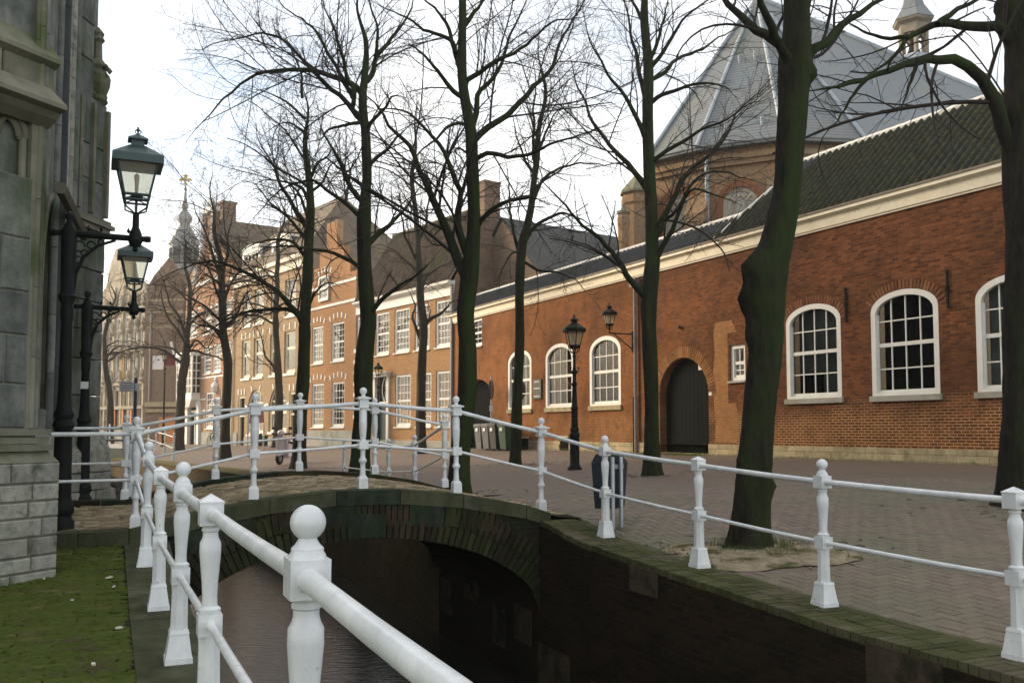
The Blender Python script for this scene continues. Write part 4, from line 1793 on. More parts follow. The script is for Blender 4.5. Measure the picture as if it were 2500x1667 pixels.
MT['arch_brick'] = mat_plain('arch_brick', (.24, .105, .05), (.17, .075, .04), 6, .85, .3, 40, .008, .25, island=.3)
soldier_arch(W_near[0], .2, MT['arch_brick'], 'arch_brick', .075)
soldier_arch(W_near[1], .2, MT['arch_brick'], 'arch_brick', .075)
MT['gate_brick'] = mat_plain('gate_brick', (.30, .145, .055), (.20, .095, .04), 6, .85, .3, 40, .008, .25, island=.3)
soldier_arch(GATE, .34, MT['gate_brick'], 'arch_brick', .08)

# gate: planked double door set back in the reveal
gd = part('gate', annexe)
n = 12
for i in range(n):
    a = gx0 + (gx1 - gx0) * i / n
    b = gx0 + (gx1 - gx0) * (i + 1) / n
    zt = max(arch_top((a + b) / 2, (gx0 + gx1) / 2, gx1 - gx0, GATE[3] - GATE[4], GATE[4]), .8)
    q = MB()
    q.box(a + .006, b - .006, .26 + random.uniform(0, .004), .31, ZB + .22, zt)
    q.obj('plank', MT['door_dark'], gd)
q = MB()
q.box(gx0, gx1, .30, .34, ZB, GATE[3])
q.obj('door_back', MT['dark_room'], gd)
q = MB()
q.box(gx0 - .1, gx1 + .1, -.10, .3, ZB, .80)
q.obj('threshold', MT['plinth_stone'], gd)
q = MB()
q.box(*(lambda c: (c - .09, c + .09))(FW.hx(1696)), .24, .26, h(1696, 902)[1], h(1696, 884)[1])
q.obj('notice', MT['label_white'], gd)
# passage
q = MB()
q.box(px0, px1, .29, .33, ZB, PASS[3])
q.obj('passage_door', MT['dark_room'], annexe)
# stone plinth: two or three courses of pale blocks, each its own block
x = A0
segs = []
blocked = [(GATE[0] - .02, GATE[1] + .02), (PASS[0], PASS[1])] + [(v[0] - .08, v[1] + .08) for v in VENTS]
n_st = 0
for course, (z0, z1) in enumerate(((.62, .80), (.80, .955), (.955, PL_TOP))):
    x = A0 + .2 * course
    while x < A1 - 1.5 and n_st < 290:
        L = random.uniform(.28, .62)
        if x > FW.hx(1740):
            L = random.uniform(.22, .5)
        x2 = x + L
        if any(a < x2 and x < b for a, b in blocked):
            nb = [b for a, b in blocked if a < x2 and x < b]
            # short stone up to the opening
            na = min(a for a, b in blocked if a < x2 and x < b)
            if na - x > .08:
                q = MB()
                q.box(x + .004, na - .004, -.045, .05, z0 + .004, z1 - .004)
                q.obj('stone', MT['plinth_stone'], annexe)
            x = max(nb)
            continue
        q = MB()
        o_ = random.uniform(0, .008)
        q.box(x + .004, x2 - .004, -.045 - o_, .05, z0 + .004, z1 - .004 + (0.02 * random.random() if course == 2 else 0))
        q.obj('stone', MT['plinth_stone'], annexe)
        n_st += 1
        x = x2
q = MB()
wall_sheet(q, A0, A1, ZB, PL_TOP - .012, [(a, b, ZB, PL_TOP - .012, 0) for a, b in blocked[:2]], .3)
po = q.obj('plinth_joint', MT['joint_sand'], annexe)
po.location = (0, -.028, 0)
for v in VENTS:
    q = MB()
    q.box(v[0], v[1], -.06, -.03, v[2], v[3])
    vo = q.obj('cellar_vent', MT['dark_room'], annexe)
    q = MB()
    q.box(v[0] - .07, v[1] + .07, -.07, -.02, v[3], v[3] + .09)
    q.obj('lintel', MT['plinth_stone'], vo)
# cornice with gutter
q = MB()
cz0 = EAVE - .0
prof = [(-.00, -.38), (-.05, -.38), (-.05, -.34), (-.08, -.33), (-.10, -.10), (-.15, -.07), (-.21, -.04), (-.21, .07), (.05, .07)]
for (ya, za), (yb, zb) in zip(prof, prof[1:]):
    q.poly([(A0, ya, cz0 + za), (A1, ya, cz0 + za), (A1, yb, cz0 + zb), (A0, yb, cz0 + zb)])
q.poly([(A1, y, cz0 + z) for y, z in prof])
q.poly([(A0, y, cz0 + z) for y, z in reversed(prof)])
q.obj('cornice', MT['cream_paint'], annexe)
q = MB()
q.box(A0, A1, -.235, -.20, cz0 + .045, cz0 + .10)
q.obj('gutter_edge', MT['old_wood'], annexe)

# roof: 45 degree slope, narrow on the far part, full height near
roof_z = EAVE + .06
S2 = math.sqrt(.5)
HI, LO = 2.46 / S2, .84 / S2          # slope lengths
xv0 = FW.hx(1744)                      # foot of the verge
xv1 = FW.hit(1967, 371, 2.46)[0]       # its head
print('verge', xv0, xv1)
roof = part('roof', annexe)


def verge_len(x):
    """slope length covered at eave coordinate x"""
    if x >= xv1:
        return HI
    if x <= xv0:
        return LO
    return max(LO, HI * (x - xv0) / (xv1 - xv0))


mb = MB()
for a, b in ((A0, xv0 + (xv1 - xv0) * LO / HI), (xv0 + (xv1 - xv0) * LO / HI, xv1), (xv1, A1)):
    la, lb = verge_len(a), verge_len(b)
    mb.poly([(a, -.12, roof_z - .12), (b, -.12, roof_z - .12), (b, lb * S2, roof_z + lb * S2), (a, la * S2, roof_z + la * S2)])
mb.poly([(A1, HI * S2, roof_z + HI * S2), (A1, 2 * HI * S2, roof_z), (xv0, 2 * HI * S2, roof_z), (xv1, HI * S2, roof_z + HI * S2)])
mb.poly([(A0, .84, roof_z + .84), (xv0, .84, roof_z + .84), (xv0, .86, ZB + 3), (A0, .86, ZB + 3)])
mb.obj('roof_boards', MT['pantile'], roof)
TW, TL = .235, .285
cols = int((A1 - A0) / TW)
rws = int(HI / TL) + 1


def inside(c, r):
    x = A0 + (c + .6) * TW
    return (r + .35) * TL < verge_len(x) and (x > xv0 + .05 or (r + 1) * TL < LO + .15)


tile_roof(roof, MT['pantile'], (A0, -.09, roof_z - .035), (1, 0, 0), (0, S2, S2), rws, cols, TW, TL, lambda c, r: inside(c, r) and A0 + c * TW > xv0 + (r - 3) * .25, 295)
tile_roof(roof, MT['pantile_dark'], (A0, -.09, roof_z - .035), (1, 0, 0), (0, S2, S2), rws, cols, TW, TL, lambda c, r: inside(c, r) and not A0 + c * TW > xv0 + (r - 3) * .25, 0)
# mortar ridge, verge and hip flashings
for a, b, l in ((A0, xv0 + (xv1 - xv0) * LO / HI, LO), (xv1, A1, HI)):
    q = MB()
    k = a
    while k < b:
        k2 = min(k + .34, b)
        q.tube([(k, l * S2, roof_z + l * S2 + .03), (k2 + .02, l * S2, roof_z + l * S2 + .035)], [.085, .095], 8)
        k = k2
    q.obj('ridge', MT['mortar'], roof)
q = MB()
mv = 14
for i in range(mv):
    t0, t1 = i / mv, (i + 1.04) / mv
    p0 = Vector((xv0 + (xv1 - xv0) * t0, HI * S2 * t0, roof_z + HI * S2 * t0 + .05))
    p1 = Vector((xv0 + (xv1 - xv0) * t1, HI * S2 * t1, roof_z + HI * S2 * t1 + .05))
    q.tube([p0, p1], [.07, .08], 7)
q.obj('verge_flashing', MT['mortar'], roof)

# fittings on the wall
dpx = FW.hx(1558)
dp = part('downpipe', annexe)
q = MB()
q.lathe([(.055, .75), (.055, EAVE - .75), (.06, EAVE - .7)], dpx, -.09, 12)
for z in (1.6, 3.0, 4.4):
    q.lathe([(.068, z), (.068, z + .06)], dpx, -.09, 12)
smooth_by_angle(q.obj('pipe', MT['zinc_pipe'], dp))
q = MB()
q.frustum(dpx, -.12, EAVE - .72, EAVE - .5, .2, .36, .2, .24)
q.box(dpx - .2, dpx + .2, -.25, -.002, EAVE - .5, EAVE - .42)
q.obj('hopper', MT['zinc_pipe'], dp)
q = MB()
q.lathe([(.035, .70), (.035, 2.6)], dpx - .16, -.06, 8)
q.obj('pipe', MT['black_iron'], dp)
for i, (x, ya, yb) in enumerate(((2073, 702, 785), (2325, 657, 752))):
    q = MB()
    X = FW.hx(x)
    q.box(X - .02, X + .02, -.05, -.005, h(x, yb)[1], h(x, ya)[1])
    q.box(X - .035, X + .035, -.07, -.004, (h(x, yb)[1] + h(x, ya)[1]) / 2 - .06, (h(x, yb)[1] + h(x, ya)[1]) / 2 + .06)
    q.obj('wall_anchor', MT['black_iron'], annexe)
q = MB()
q.tube([(FW.hx(1621), -.03, h(1621, 642)[1]), (FW.hx(1690), -.03, h(1690, 628)[1])], .025, 6)
q.obj('wall_anchor', MT['black_iron'], annexe)
q = MB()
X, Z = FW.hit(1663, 803)
q.lathe([(.03, 0), (.05, .02), (.03, .1)], X, -.06, 8)
o = q.obj('hook', MT['black_iron'], annexe)
o.location = (0, 0, Z)
q = MB()
X, Z = FW.hit(1735, 961)
q.box(X - .06, X + .06, -.02, -.003, Z - .05, Z + .05)
pl = q.obj('number_plate', MT['label_white'], annexe)

# notice board on the wall
X0, Z1 = FW.hit(1304, 927)
X1, Z0 = FW.hit(1324, 973)
nb_ = thing('notice_board', 'dark notice board with pale lettering fixed between two arched windows', 'notice board', FW.m @ Matrix.Translation((0, 0, 0)))
q = MB()
q.box(X0, X1, -.06, -.004, Z0, Z1)
q.obj('board', MT['board_black'], nb_)
q = MB()
for i, (f, a, b) in enumerate(((.90, .2, .8), (.86, .15, .7), (.56, .08, .88), (.52, .2, .8), (.16, .15, .85), (.11, .15, .85))):
    z = Z0 + (Z1 - Z0) * f
    xx = X0 + (X1 - X0) * a
    end = X0 + (X1 - X0) * b
    while xx < end:
        L = random.uniform(.02, .06)
        q.box(xx, min(xx + L, end), -.066, -.0605, z - .012, z + .012)
        xx += L + .015
q.obj('lettering', MT['label_white'], nb_)

# repaired strip of sandier brick right of the gate
q = MB()
zz_ = [h(1765, y)[1] for y in (1078, 1030, 985, 940, 905, 860, 815, 785)]
lft = [FW.hx(x) for x in (1745, 1748, 1744, 1747, 1743, 1748, 1745, 1750)]
rgt = [FW.hx(x) for x in (1800, 1806, 1798, 1805, 1799, 1810, 1802, 1790)]
W0 = W_small[0]
for i in range(7):
    za, zb = zz_[i], zz_[i + 1]
    r0_, r1_ = rgt[i], rgt[i + 1]
    if zb > W0[2] - .2 and za < W0[3] + .05:
        r0_ = r1_ = W0[0] - .08
    q.poly([(lft[i], -.004, za), (r0_, -.004, za), (r1_, -.004, zb), (lft[i + 1], -.004, zb)])
MT['repair_brick'] = mat_brick('repair_brick', (.40, .20, .075), (.30, .13, .05), (.36, .22, .11), ms=.010, rh=.068, bw=.20, stain=(.22, .11, .05))
q.obj('repaired_brickwork', MT['repair_brick'], annexe)
MT['glass'] = MT['house_glass']

# ================================================================= HOUSES BEYOND
hh = FH.hit


def hbox(F_, xl, xr, yt, yb, rise=0.0):
    xm = (xl + xr) / 2
    return (F_.hx(xl), F_.hx(xr), F_.hit(xm, yb)[1], F_.hit(xm, yt)[1], rise)


# ---- ochre house with white cornice
OX0, OX1 = FH.hx(868), FH.hx(1103)
oc_eave = hh(985, 717)[1]
print('ochre', OX0, OX1, oc_eave, 'ground', hh(1000, 1090))
ochre = thing('brick_house', 'ochre brick house with tall sash windows and deep white cornice', 'house', FH.m)
lowz0, lowz1 = hh(985, 1042)[1], hh(985, 914)[1]
upz0, upz1 = hh(985, 860)[1], hh(985, 752)[1]
oc_low = [(964, 1002), (1016, 1052), (1064, 1101)]
oc_up = [(869, 901), (915, 948), (961, 998), (1011, 1047), (1062, 1100)]
w_lo = [(FH.hx(a), FH.hx(b), lowz0, lowz1, 0) for a, b in oc_low]
w_up = [(FH.hx(a), FH.hx(b), upz0, upz1, 0) for a, b in oc_up]
door = (FH.hx(914), FH.hx(950), .45, hh(932, 918)[1], 0)
mb = MB()
wall_sheet(mb, OX0, OX1, .3, oc_eave, w_lo + w_up + [door], .25)
D_ = 4.7
RZ = hh(1140, 520, 2.35)[1]
mb.poly([(OX1, 0, .3), (OX1, D_, .3), (OX1, D_, oc_eave), (OX1, D_ / 2, RZ), (OX1, 0, oc_eave)])
mb.poly([(OX0, D_, .3), (OX0, 0, .3), (OX0, 0, oc_eave), (OX0, D_ / 2, RZ), (OX0, D_, oc_eave)])
mb.obj('wall', MT['ochre_brick'], ochre)
q = MB()
q.poly([(OX1 + .012, .05, 4.4), (OX1 + .012, D_, 4.4), (OX1 + .012, D_, oc_eave), (OX1 + .012, D_ / 2, RZ - .02), (OX1 + .012, .05, oc_eave)])
q.obj('gable_render', MT['brown_brick'], ochre)
for i, op in enumerate(w_lo):
    sash_window(ochre, op, 4, 6, ft=.12, fb=.12, bar=.035, y=.05, split=.5, back='dark_room', sill=.06, sill_mat='bright_paint')
for i, op in enumerate(w_up):
    sash_window(ochre, op, 4, 6, ft=.12, fb=.12, bar=.035, y=.05, split=.5, back='dark_room', sill=.06, sill_mat='bright_paint', backs=[('curtain', .0, 1, .0, 1, .3)])
# front door with transom and pilasters
dr = part('door', ochre)
x0, x1, z0, z1, _ = door
q = MB()
zt = z0 + (z1 - z0) * .62
q.box(x0 + .18, x1 - .18, .16, .22, z0, zt)
q.obj('leaf', MT['door_green'], dr)
q = MB()
for a, b in ((x0 - .05, x0 + .18), (x1 - .18, x1 + .05)):
    q.box(a, b, -.10, .2, z0, z1)
q.box(x0, x1, -.06, .2, zt, zt + .12)
q.box(x0 - .15, x1 + .15, -.28, .1, z1 - .05, z1 + .10)
q.box(x0 - .22, x1 + .22, -.36, .1, z1 + .10, z1 + .20)
q.obj('surround', MT['bright_paint'], dr)
q = MB()
cxd = (x0 + x1) / 2
for s in (-1, 1):
    pts = [(cxd + s * .22 * math.sin(math.pi * t), .15, zt + .12 + (z1 - zt - .2) * t) for t in [i / 10 for i in range(11)]]
    q.tube(pts, .03, 5)
q.obj('fanlight_bars', MT['bright_paint'], dr)
q = MB()
q.box(x0 + .18, x1 - .18, .19, .2, zt + .12, z1 - .06)
q.obj('pane', MT['glass'], dr)
q = MB()
q.box(x0, x1, .21, .30, z0, z1)
q.obj('backing', MT['dark_room'], dr)
q = MB()
for (ya, za), (yb, zb) in zip([(0, -.62), (-.06, -.62), (-.06, -.2), (-.18, -.14), (-.30, -.04), (-.32, .08), (.1, .08)], [(-.06, -.62), (-.06, -.2), (-.18, -.14), (-.30, -.04), (-.32, .08), (.1, .08), (.1, .09)]):
    q.poly([(OX0, ya, oc_eave + za), (OX1 + .1, ya, oc_eave + za), (OX1 + .1, yb, oc_eave + zb), (OX0, yb, oc_eave + zb)])
q.poly([(OX1 + .1, y, oc_eave + z) for y, z in [(0, -.62), (-.06, -.62), (-.06, -.2), (-.18, -.14), (-.30, -.04), (-.32, .08), (.1, .08)]])
q.obj('cornice', MT['bright_paint'], ochre)
q = MB()
q.box(OX0, OX1, -.05, .05, .3, .98)
q.obj('plinth', MT['grey_plinth'], ochre)
oroof = part('roof', ochre)
q = MB()
q.poly([(OX0, -.2, oc_eave + .02), (OX1, -.2, oc_eave + .02), (OX1, D_ / 2, RZ), (OX0, D_ / 2, RZ)])
q.poly([(OX1, D_ + .1, oc_eave), (OX0, D_ + .1, oc_eave), (OX0, D_ / 2, RZ), (OX1, D_ / 2, RZ)])
q.obj('roof_boards', MT['pantile_far'], oroof)
upv = Vector((0, D_ / 2 + .2, RZ - oc_eave))
LL = upv.length
tw, tl = .26, .32
tile_roof(oroof, MT['pantile_far'], (OX0, -.22, oc_eave + .05), (1, 0, 0), upv, int(LL / tl), int((OX1 - OX0) / tw), tw, tl, lambda c, r: True, 0)
q = MB()
q.tube([(OX0, D_ / 2, RZ + .05), (OX1, D_ / 2, RZ + .05)], .12, 8)
q.obj('ridge', MT['pantile_far'], oroof)
# chimney on the gable
cz = hh(1190, 452, 2.35)[1]
ch = part('chimney', ochre)
q = MB()
q.box(OX1 - .55, OX1 + .06, D_ / 2 - .50, D_ / 2 + .46, RZ - 1.3, cz)
q.box(OX1 - .6, OX1 + .1, D_ / 2 - .53, D_ / 2 + .49, cz, cz + .10)
q.obj('stack', MT['brown_brick'], ch)
q = MB()
q.box(OX1 + .02, OX1 + .14, -.14, -.02, .4, oc_eave - .1)
q.obj('downpipe', MT['zinc_pipe'], ochre)

# ---- roof block behind (dark tiles)
F2 = Frame(*FH.world(.9, 3.4, 0).xy, .80, .60)
r0 = F2.hit(1238, 538)
r1 = F2.hit(1520, 576)
print('back roof', r0, r1)
bk = thing('brick_house', 'plain house with dark tiled roof between the chimney and the slate church', 'house', F2.m)
q = MB()
zr = (r0[1] + r1[1]) / 2
xa, xb = r0[0] - .4, r1[0] + 5
q.poly([(xa, -3.2, zr - 3.4), (xb, -3.2, zr - 3.4), (xb, 0, zr), (xa, 0, zr)])
q.poly([(xb, 3.2, zr - 3.4), (xa, 3.2, zr - 3.4), (xa, 0, zr), (xb, 0, zr)])
tile = q.obj('roof', MT['pantile_far'], bk)
tile.data.materials[0] = mat_plain('dark_tile', (.075, .075, .068), (.055, .058, .055), 1.5, .7, .5, 14, .04, .35)
q = MB()
q.box(xa + .1, xb - .1, -3.0, 3.0, 2, zr - 3.3)
q.poly([(xa + .1, -3.0, zr - 3.3), (xa + .1, 3.0, zr - 3.3), (xa + .1, 0, zr - .15)])
q.obj('wall', MT['brown_brick'], bk)

# ---- orange gabled house
GX0, GX1 = FH.hx(748), FH.hx(867)
og = thing('brick_house', 'orange brick gabled house with white stone blocks over its windows', 'house', FH.m)
oz = hh(800, 700)[1]
gp = hh(790, 550)[1]
og_w = [hbox(FH, 759, 786, 792, 886), hbox(FH, 807, 838, 787, 882), hbox(FH, 777, 801, 676, 736)]
g_lo0, g_lo1 = hh(800, 1043)[1], hh(800, 934)[1]
og_w += [(FH.hx(760), FH.hx(789), g_lo0, g_lo1, 0), (FH.hx(809), FH.hx(840), g_lo0, g_lo1, 0)]
og_w[0] = (*og_w[0][:2], og_w[1][2], og_w[1][3], 0)
mb = MB()
wall_sheet(mb, GX0, GX1, .2, oz, [w for w in og_w if w[3] < oz], .25)
gm = (GX0 + GX1) / 2
steps = [(GX0, oz), (GX1, oz), (GX1, oz + .5), (GX1 - .8, oz + .5), (GX1 - .8, oz + 1.3), (GX1 - 1.6, oz + 1.3), (GX1 - 1.6, oz + 2.2), (gm + .7, oz + 2.2), (gm + .7, gp), (gm - .7, gp), (gm - .7, oz + 2.2),
         (GX0 + 1.6, oz + 2.2), (GX0 + 1.6, oz + 1.3), (GX0 + .8, oz + 1.3), (GX0 + .8, oz + .5), (GX0, oz + .5)]
mb.extrude(steps, 0, .4)
mb.obj('wall', MT['orange_brick'], og)
for i, op in enumerate(og_w):
    if op[3] < oz:
        sash_window(og, op, 4 if i != 2 else 2, 6 if i != 2 else 3, ft=.12, fb=.12, bar=.035, y=.05, back='dark_room', sill=.06, sill_mat='bright_paint', backs=[('curtain', 0, 1, 0, 1, .3)] if i < 3 else None)
for i, op in enumerate(og_w):
    if op[3] >= oz:
        sash_window(og, op, 2, 3, ft=.12, fb=.12, bar=.035, y=-.12, back='dark_room')
# white stone blocks in the flat arches
q_proto = None
for op in og_w:
    for k in range(5):
        t = (k - 2) / 2
        X = (op[0] + op[1]) / 2 + t * (op[1] - op[0]) * .62
        Z = op[3] + .42 - .16 * t * t
        M_ = Matrix.Translation((X, -.015, Z)) @ Matrix.Rotation(t * .35, 4, 'Y')
        if q_proto is None:
            q = MB()
            q.box(-.06, .06, -.02, .05, -.15, .15)
            q_proto = q.obj('stone', MT['bright_paint'], og, matrix=M_)
        else:
            link_copy(q_proto, og, M_)
q = MB()
q.box(GX0, GX1, -.06, .05, .2, hh(800, 1046)[1] - .1)
q.obj('plinth', MT['grey_plinth'], og)
q = MB()
q.box(GX0, GX1, -.05, .05, oz - .05, oz + .10)
q.box(GX0 + .1, GX1 - .1, -.04, .05, hh(800, 742)[1] - .2, hh(800, 742)[1] - .05)
q.obj('string_course', MT['bright_paint'], og)
q = MB()
q.poly([(GX0, .2, oz), (GX0, 9, oz), (gm, 9, gp - .5), (gm, .2, gp - .5)])
q.poly([(GX1, 9, oz), (GX1, .2, oz), (gm, .2, gp - .5), (gm, 9, gp - .5)])
q.obj('roof', MT['pantile_far'], og)
mb = MB()
mb.poly([(GX1, 0, .2), (GX1, 12, .2), (GX1, 12, oz), (GX1, 0, oz)])
mb.obj('side_wall', MT['orange_brick'], og)
q = MB()
q.box(GX1 - .18, GX1 + .03, -.03, .05, .2, oz)
qb = q.obj('quoin_strip', MT['red_brick'], og)
for k in range(9):
    q = MB()
    z = .9 + k * .62
    q.box(GX1 - .22, GX1 + .035, -.035, .05, z, z + .22)
    q.obj('quoin', MT['bright_paint'], og)

# ---- buff brick house with tall windows
BX0, BX1 = FH.hx(566), FH.hx(747)
bf = thing('brick_house', 'wide buff brick house with arched ground-floor windows and dormers', 'house', FH.m)
be = hh(640, 655)[1]
br = hh(640, 556, 3.5)[1]
tops = [(587, 607), (616, 639), (656, 675), (691, 718)]
tz0, tz1 = hh(628, 789)[1], hh(628, 706)[1]
mz0, mz1 = hh(628, 920)[1], hh(628, 825)[1]
b_top = [(FH.hx(a), FH.hx(b), tz0, tz1, 0) for a, b in tops]
b_mid = [(FH.hx(a), FH.hx(b), mz0, mz1, 0) for a, b in tops]
gz0 = .30
b_d1 = (FH.hx(581), FH.hx(596), gz0, hh(588, 968)[1], 0)
b_d2 = (FH.hx(706), FH.hx(727), gz0, hh(716, 957)[1], 0)
b_a1 = (FH.hx(603), FH.hx(644), hh(623, 1060)[1], hh(623, 951)[1], (FH.hx(644) - FH.hx(603)) / 2)
b_a2 = (FH.hx(655), FH.hx(699), hh(676, 1054)[1], hh(676, 946)[1], (FH.hx(699) - FH.hx(655)) / 2)
mb = MB()
wall_sheet(mb, BX0, BX1, .1, be, b_top + b_mid + [b_d1, b_d2, b_a1, b_a2], .3)
mb.poly([(BX1, 0, .1), (BX1, 8, .1), (BX1, 8, be), (BX1, 0, be)])
mb.poly([(BX0, 8, .1), (BX0, 0, .1), (BX0, 0, be), (BX0, 4, br), (BX0, 8, be)])
mb.obj('wall', MT['buff_brick'], bf)
for op in b_top:
    sash_window(bf, op, 1, 2, ft=.14, fb=.1, bar=.06, y=.10, back='dark_room', sill=.16, sill_mat='bright_paint', paint='cream_paint', backs=[('curtain', .15, 1, .0, 1, .22)])
for op in b_mid:
    sash_window(bf, op, 1, 2, ft=.14, fb=.1, bar=.06, y=.10, split=.62, back='dark_room', sill=.16, sill_mat='bright_paint', paint='cream_paint', backs=[('curtain', .1, 1, .55, 1, .22), ('grey_blind', .1, 1, 0, .6, .3)])
for op in (b_a1, b_a2):
    sash_window(bf, op, 3, 3, ft=.14, fb=.1, bar=.08, y=.10, split=.45, back='dark_room', sill=.16, sill_mat='bright_paint', paint='cream_paint')
for op in (b_d1, b_d2):
    w = part('door', bf)
    q = MB()
    q.band(outline(*op), inset_outline(*op, .12, 0), .05, .2)
    q.box(op[0] + .1, op[1] - .1, .07, .15, op[2] + (op[3] - op[2]) * .6, op[2] + (op[3] - op[2]) * .6 + .1)
    q.obj('frame', MT['cream_paint'], w)
    q = MB()
    q.box(op[0], op[1], .22, .28, op[2], op[3])
    q.obj('leaf', MT['door_dark'], w)
q = MB()
q.box(BX0, BX1, -.35, .1, be - .25, be)
q.box(BX0, BX1, -.12, .1, be - .8, be - .25)
q.obj('cornice', MT['cream_paint'], bf)
q = MB()
q.box(BX0, b_d1[0] - .1, -.06, .05, .1, 1.3)
q.box(b_d1[1] + .1, b_d2[0] - .1, -.06, .05, .1, 1.0)
q.box(b_d2[1] + .1, BX1, -.06, .05, .1, 1.0)
q.obj('plinth', MT['grey_plinth'], bf)
q = MB()
zb_ = hh(640, 990)[1]
for a, b in ((BX0, b_d1[0] - .1), (b_d1[1] + .1, b_a1[0] - .2), (b_a1[1] + .2, b_a2[0] - .2), (b_a2[1] + .2, b_d2[0] - .1), (b_d2[1] + .1, BX1)):
    q.box(a, b, -.012, .05, zb_, zb_ + .16)
q.obj('stone_band', MT['plinth_stone'], bf)
q_proto = None
for op in [b_a1, b_a2]:
    for k in range(7):
        a = math.pi * (k + .5) / 7
        r = (op[1] - op[0]) / 2 + .25
        M_ = Matrix.Translation(((op[0] + op[1]) / 2 + r * math.cos(a), -.015, op[3] - op[4] + r * math.sin(a))) @ Matrix.Rotation(math.pi / 2 - a, 4, 'Y')
        if k % 2:
            continue
        if q_proto is None:
            q = MB()
            q.box(-.07, .07, -.02, .05, -.2, .2)
            q_proto = q.obj('stone', MT['bright_paint'], bf, matrix=M_)
        else:
            link_copy(q_proto, bf, M_)
for op in b_mid + [b_d1, b_d2]:
    for k in range(3):
        M_ = Matrix.Translation((op[0] + (op[1] - op[0]) * (k * .5), -.015, op[3] + .32))
        link_copy(q_proto, bf, M_)
q = MB()
q.poly([(BX0, -.3, be), (BX1, -.3, be), (BX1 - 3.4, 4, br), (BX0, 4, br)])
q.poly([(BX1, 8.3, be), (BX0, 8.3, be), (BX0, 4, br), (BX1 - 3.4, 4, br)])
q.poly([(BX1, -.3, be), (BX1, 8.3, be), (BX1 - 3.4, 4, br)])
broof = q.obj('roof', MT['pantile_far'], bf)


def dormer(parent, xl, xr, yt, yb, mat='bright_paint', depth=2.2, curved=True):
    x0, x1 = FH.hx(xl, .8), FH.hx(xr, .8)
    z0, z1 = hh((xl + xr) / 2, yb, .8)[1], hh((xl + xr) / 2, yt, .8)[1]
    d = part('dormer', parent)
    q = MB()
    op = (x0 + .3, x1 - .3, z0 + .1, z0 + (z1 - z0) * .72, 0)
    q.band(outline(x0, x1, z0, z0 + (z1 - z0) * .8, 0), inset_outline(x0, x1, z0, z0 + (z1 - z0) * .8, 0, .3, 0), .75, .95)
    n = 8
    top = [(x0 - .15, z0 + (z1 - z0) * .8), (x1 + .15, z0 + (z1 - z0) * .8), (x1 + .1, z0 + (z1 - z0) * .86), ((x0 + x1) / 2 + .35, z1), ((x0 + x1) / 2 - .35, z1), (x0 - .1, z0 + (z1 - z0) * .86)]
    q.extrude(top, .70, depth)
    xm = (op[0] + op[1]) / 2
    for k in range(1, 4):
        X = op[0] + (op[1] - op[0]) * k / 4
        q.box(X - .03, X + .03, .80, .86, z0, z0 + (z1 - z0) * .78)
    for k in range(1, 4):
        Z = z0 + (z1 - z0) * .78 * k / 4
        q.box(op[0], op[1], .80, .86, Z - .03, Z + .03)
    q.obj('front', MT[mat], d)
    q = MB()
    q.box(x0 + .05, x1 - .05, .9, depth + 1.0, z0 - .2, z0 + (z1 - z0) * .8)
    q.obj('cheeks', MT['slate_tower'], d)
    q = MB()
    q.box(x0 + .29, x1 - .29, .87, .88, z0, z0 + (z1 - z0) * .8)
    q.obj('pane', MT['glass'], d)


dormer(bf, 586, 629, 600, 657)
dormer(bf, 658, 702, 575, 640)
q = MB()
q.box(FH.hx(506, 3.5), FH.hx(536, 3.5), 3.4, 4.6, br - 1.5, hh(520, 510, 3.5)[1])
ck = q.obj('chimney', MT['brown_brick'], bf)
q = MB()
q.box(FH.hx(506, 3.5) - .1, FH.hx(536, 3.5) + .1, 3.3, 4.7, hh(520, 510, 3.5)[1], hh(520, 510, 3.5)[1] + .2)
q.obj('chimney_cap', MT['old_wood'], ck)
q = MB()
q.tube([(BX0 + .15, -.1, .3), (BX0 + .15, -.1, be - .3)], .07, 8)
q.obj('downpipe', MT['cream_paint'], bf)

# ---- red and white banded house with a white bay
RX0, RX1 = FH.hx(446), FH.hx(565)
rb = thing('brick_house', 'narrow red brick house with white stone bands and white oriel bay', 'house', FH.m)
re = hh(505, 690)[1]
rr_ = hh(505, 560, 2)[1]
r_w = [(494, 511), (516, 536), (543, 560)]
rz0, rz1 = hh(515, 911)[1], hh(515, 843)[1]
rw1 = [(FH.hx(a), FH.hx(b), rz0, rz1, 0) for a, b in r_w]
sz0, sz1 = hh(515, 806)[1], hh(515, 745)[1]
rw2 = [(FH.hx(a), FH.hx(b), sz0, sz1, 0) for a, b in [(455, 476)] + r_w]
lz0, lz1 = hh(512, 1046)[1], hh(512, 957)[1]
rw0 = [(FH.hx(501), FH.hx(524), lz0, lz1, 0), (FH.hx(536), FH.hx(557), lz0, lz1, 0)]
rdoor = (FH.hx(464), FH.hx(486), .3, hh(475, 985)[1], .6)
mb = MB()
wall_sheet(mb, RX0, RX1, .0, re, rw0 + rw1 + rw2 + [rdoor], .25)
gm = (RX0 + RX1) / 2
mb.extrude([(RX0, re), (RX1, re), (RX1 - .6, re + .9), (RX1 - 1.4, re + 1.2), (gm + 1.2, re + 3.0), (gm + .9, rr_), (gm - .9, rr_), (gm - 1.2, re + 3.0), (RX0 + 1.4, re + 1.2), (RX0 + .6, re + .9)], 0, .4)
mb.poly([(RX0, 9, .0), (RX0, 0, .0), (RX0, 0, re), (RX0, 9, re)])
mb.poly([(RX1, 0, .0), (RX1, 9, .0), (RX1, 9, re), (RX1, 0, re)])
mb.obj('wall', MT['red_brick'], rb)
for op in rw0 + rw1 + rw2:
    sash_window(rb, op, 4, 6, ft=.14, fb=.12, bar=.05, y=.05, back='dark_room', sill=.08, sill_mat='bright_paint')
q = MB()
allops = sorted(rw0 + rw1 + rw2 + [rdoor])
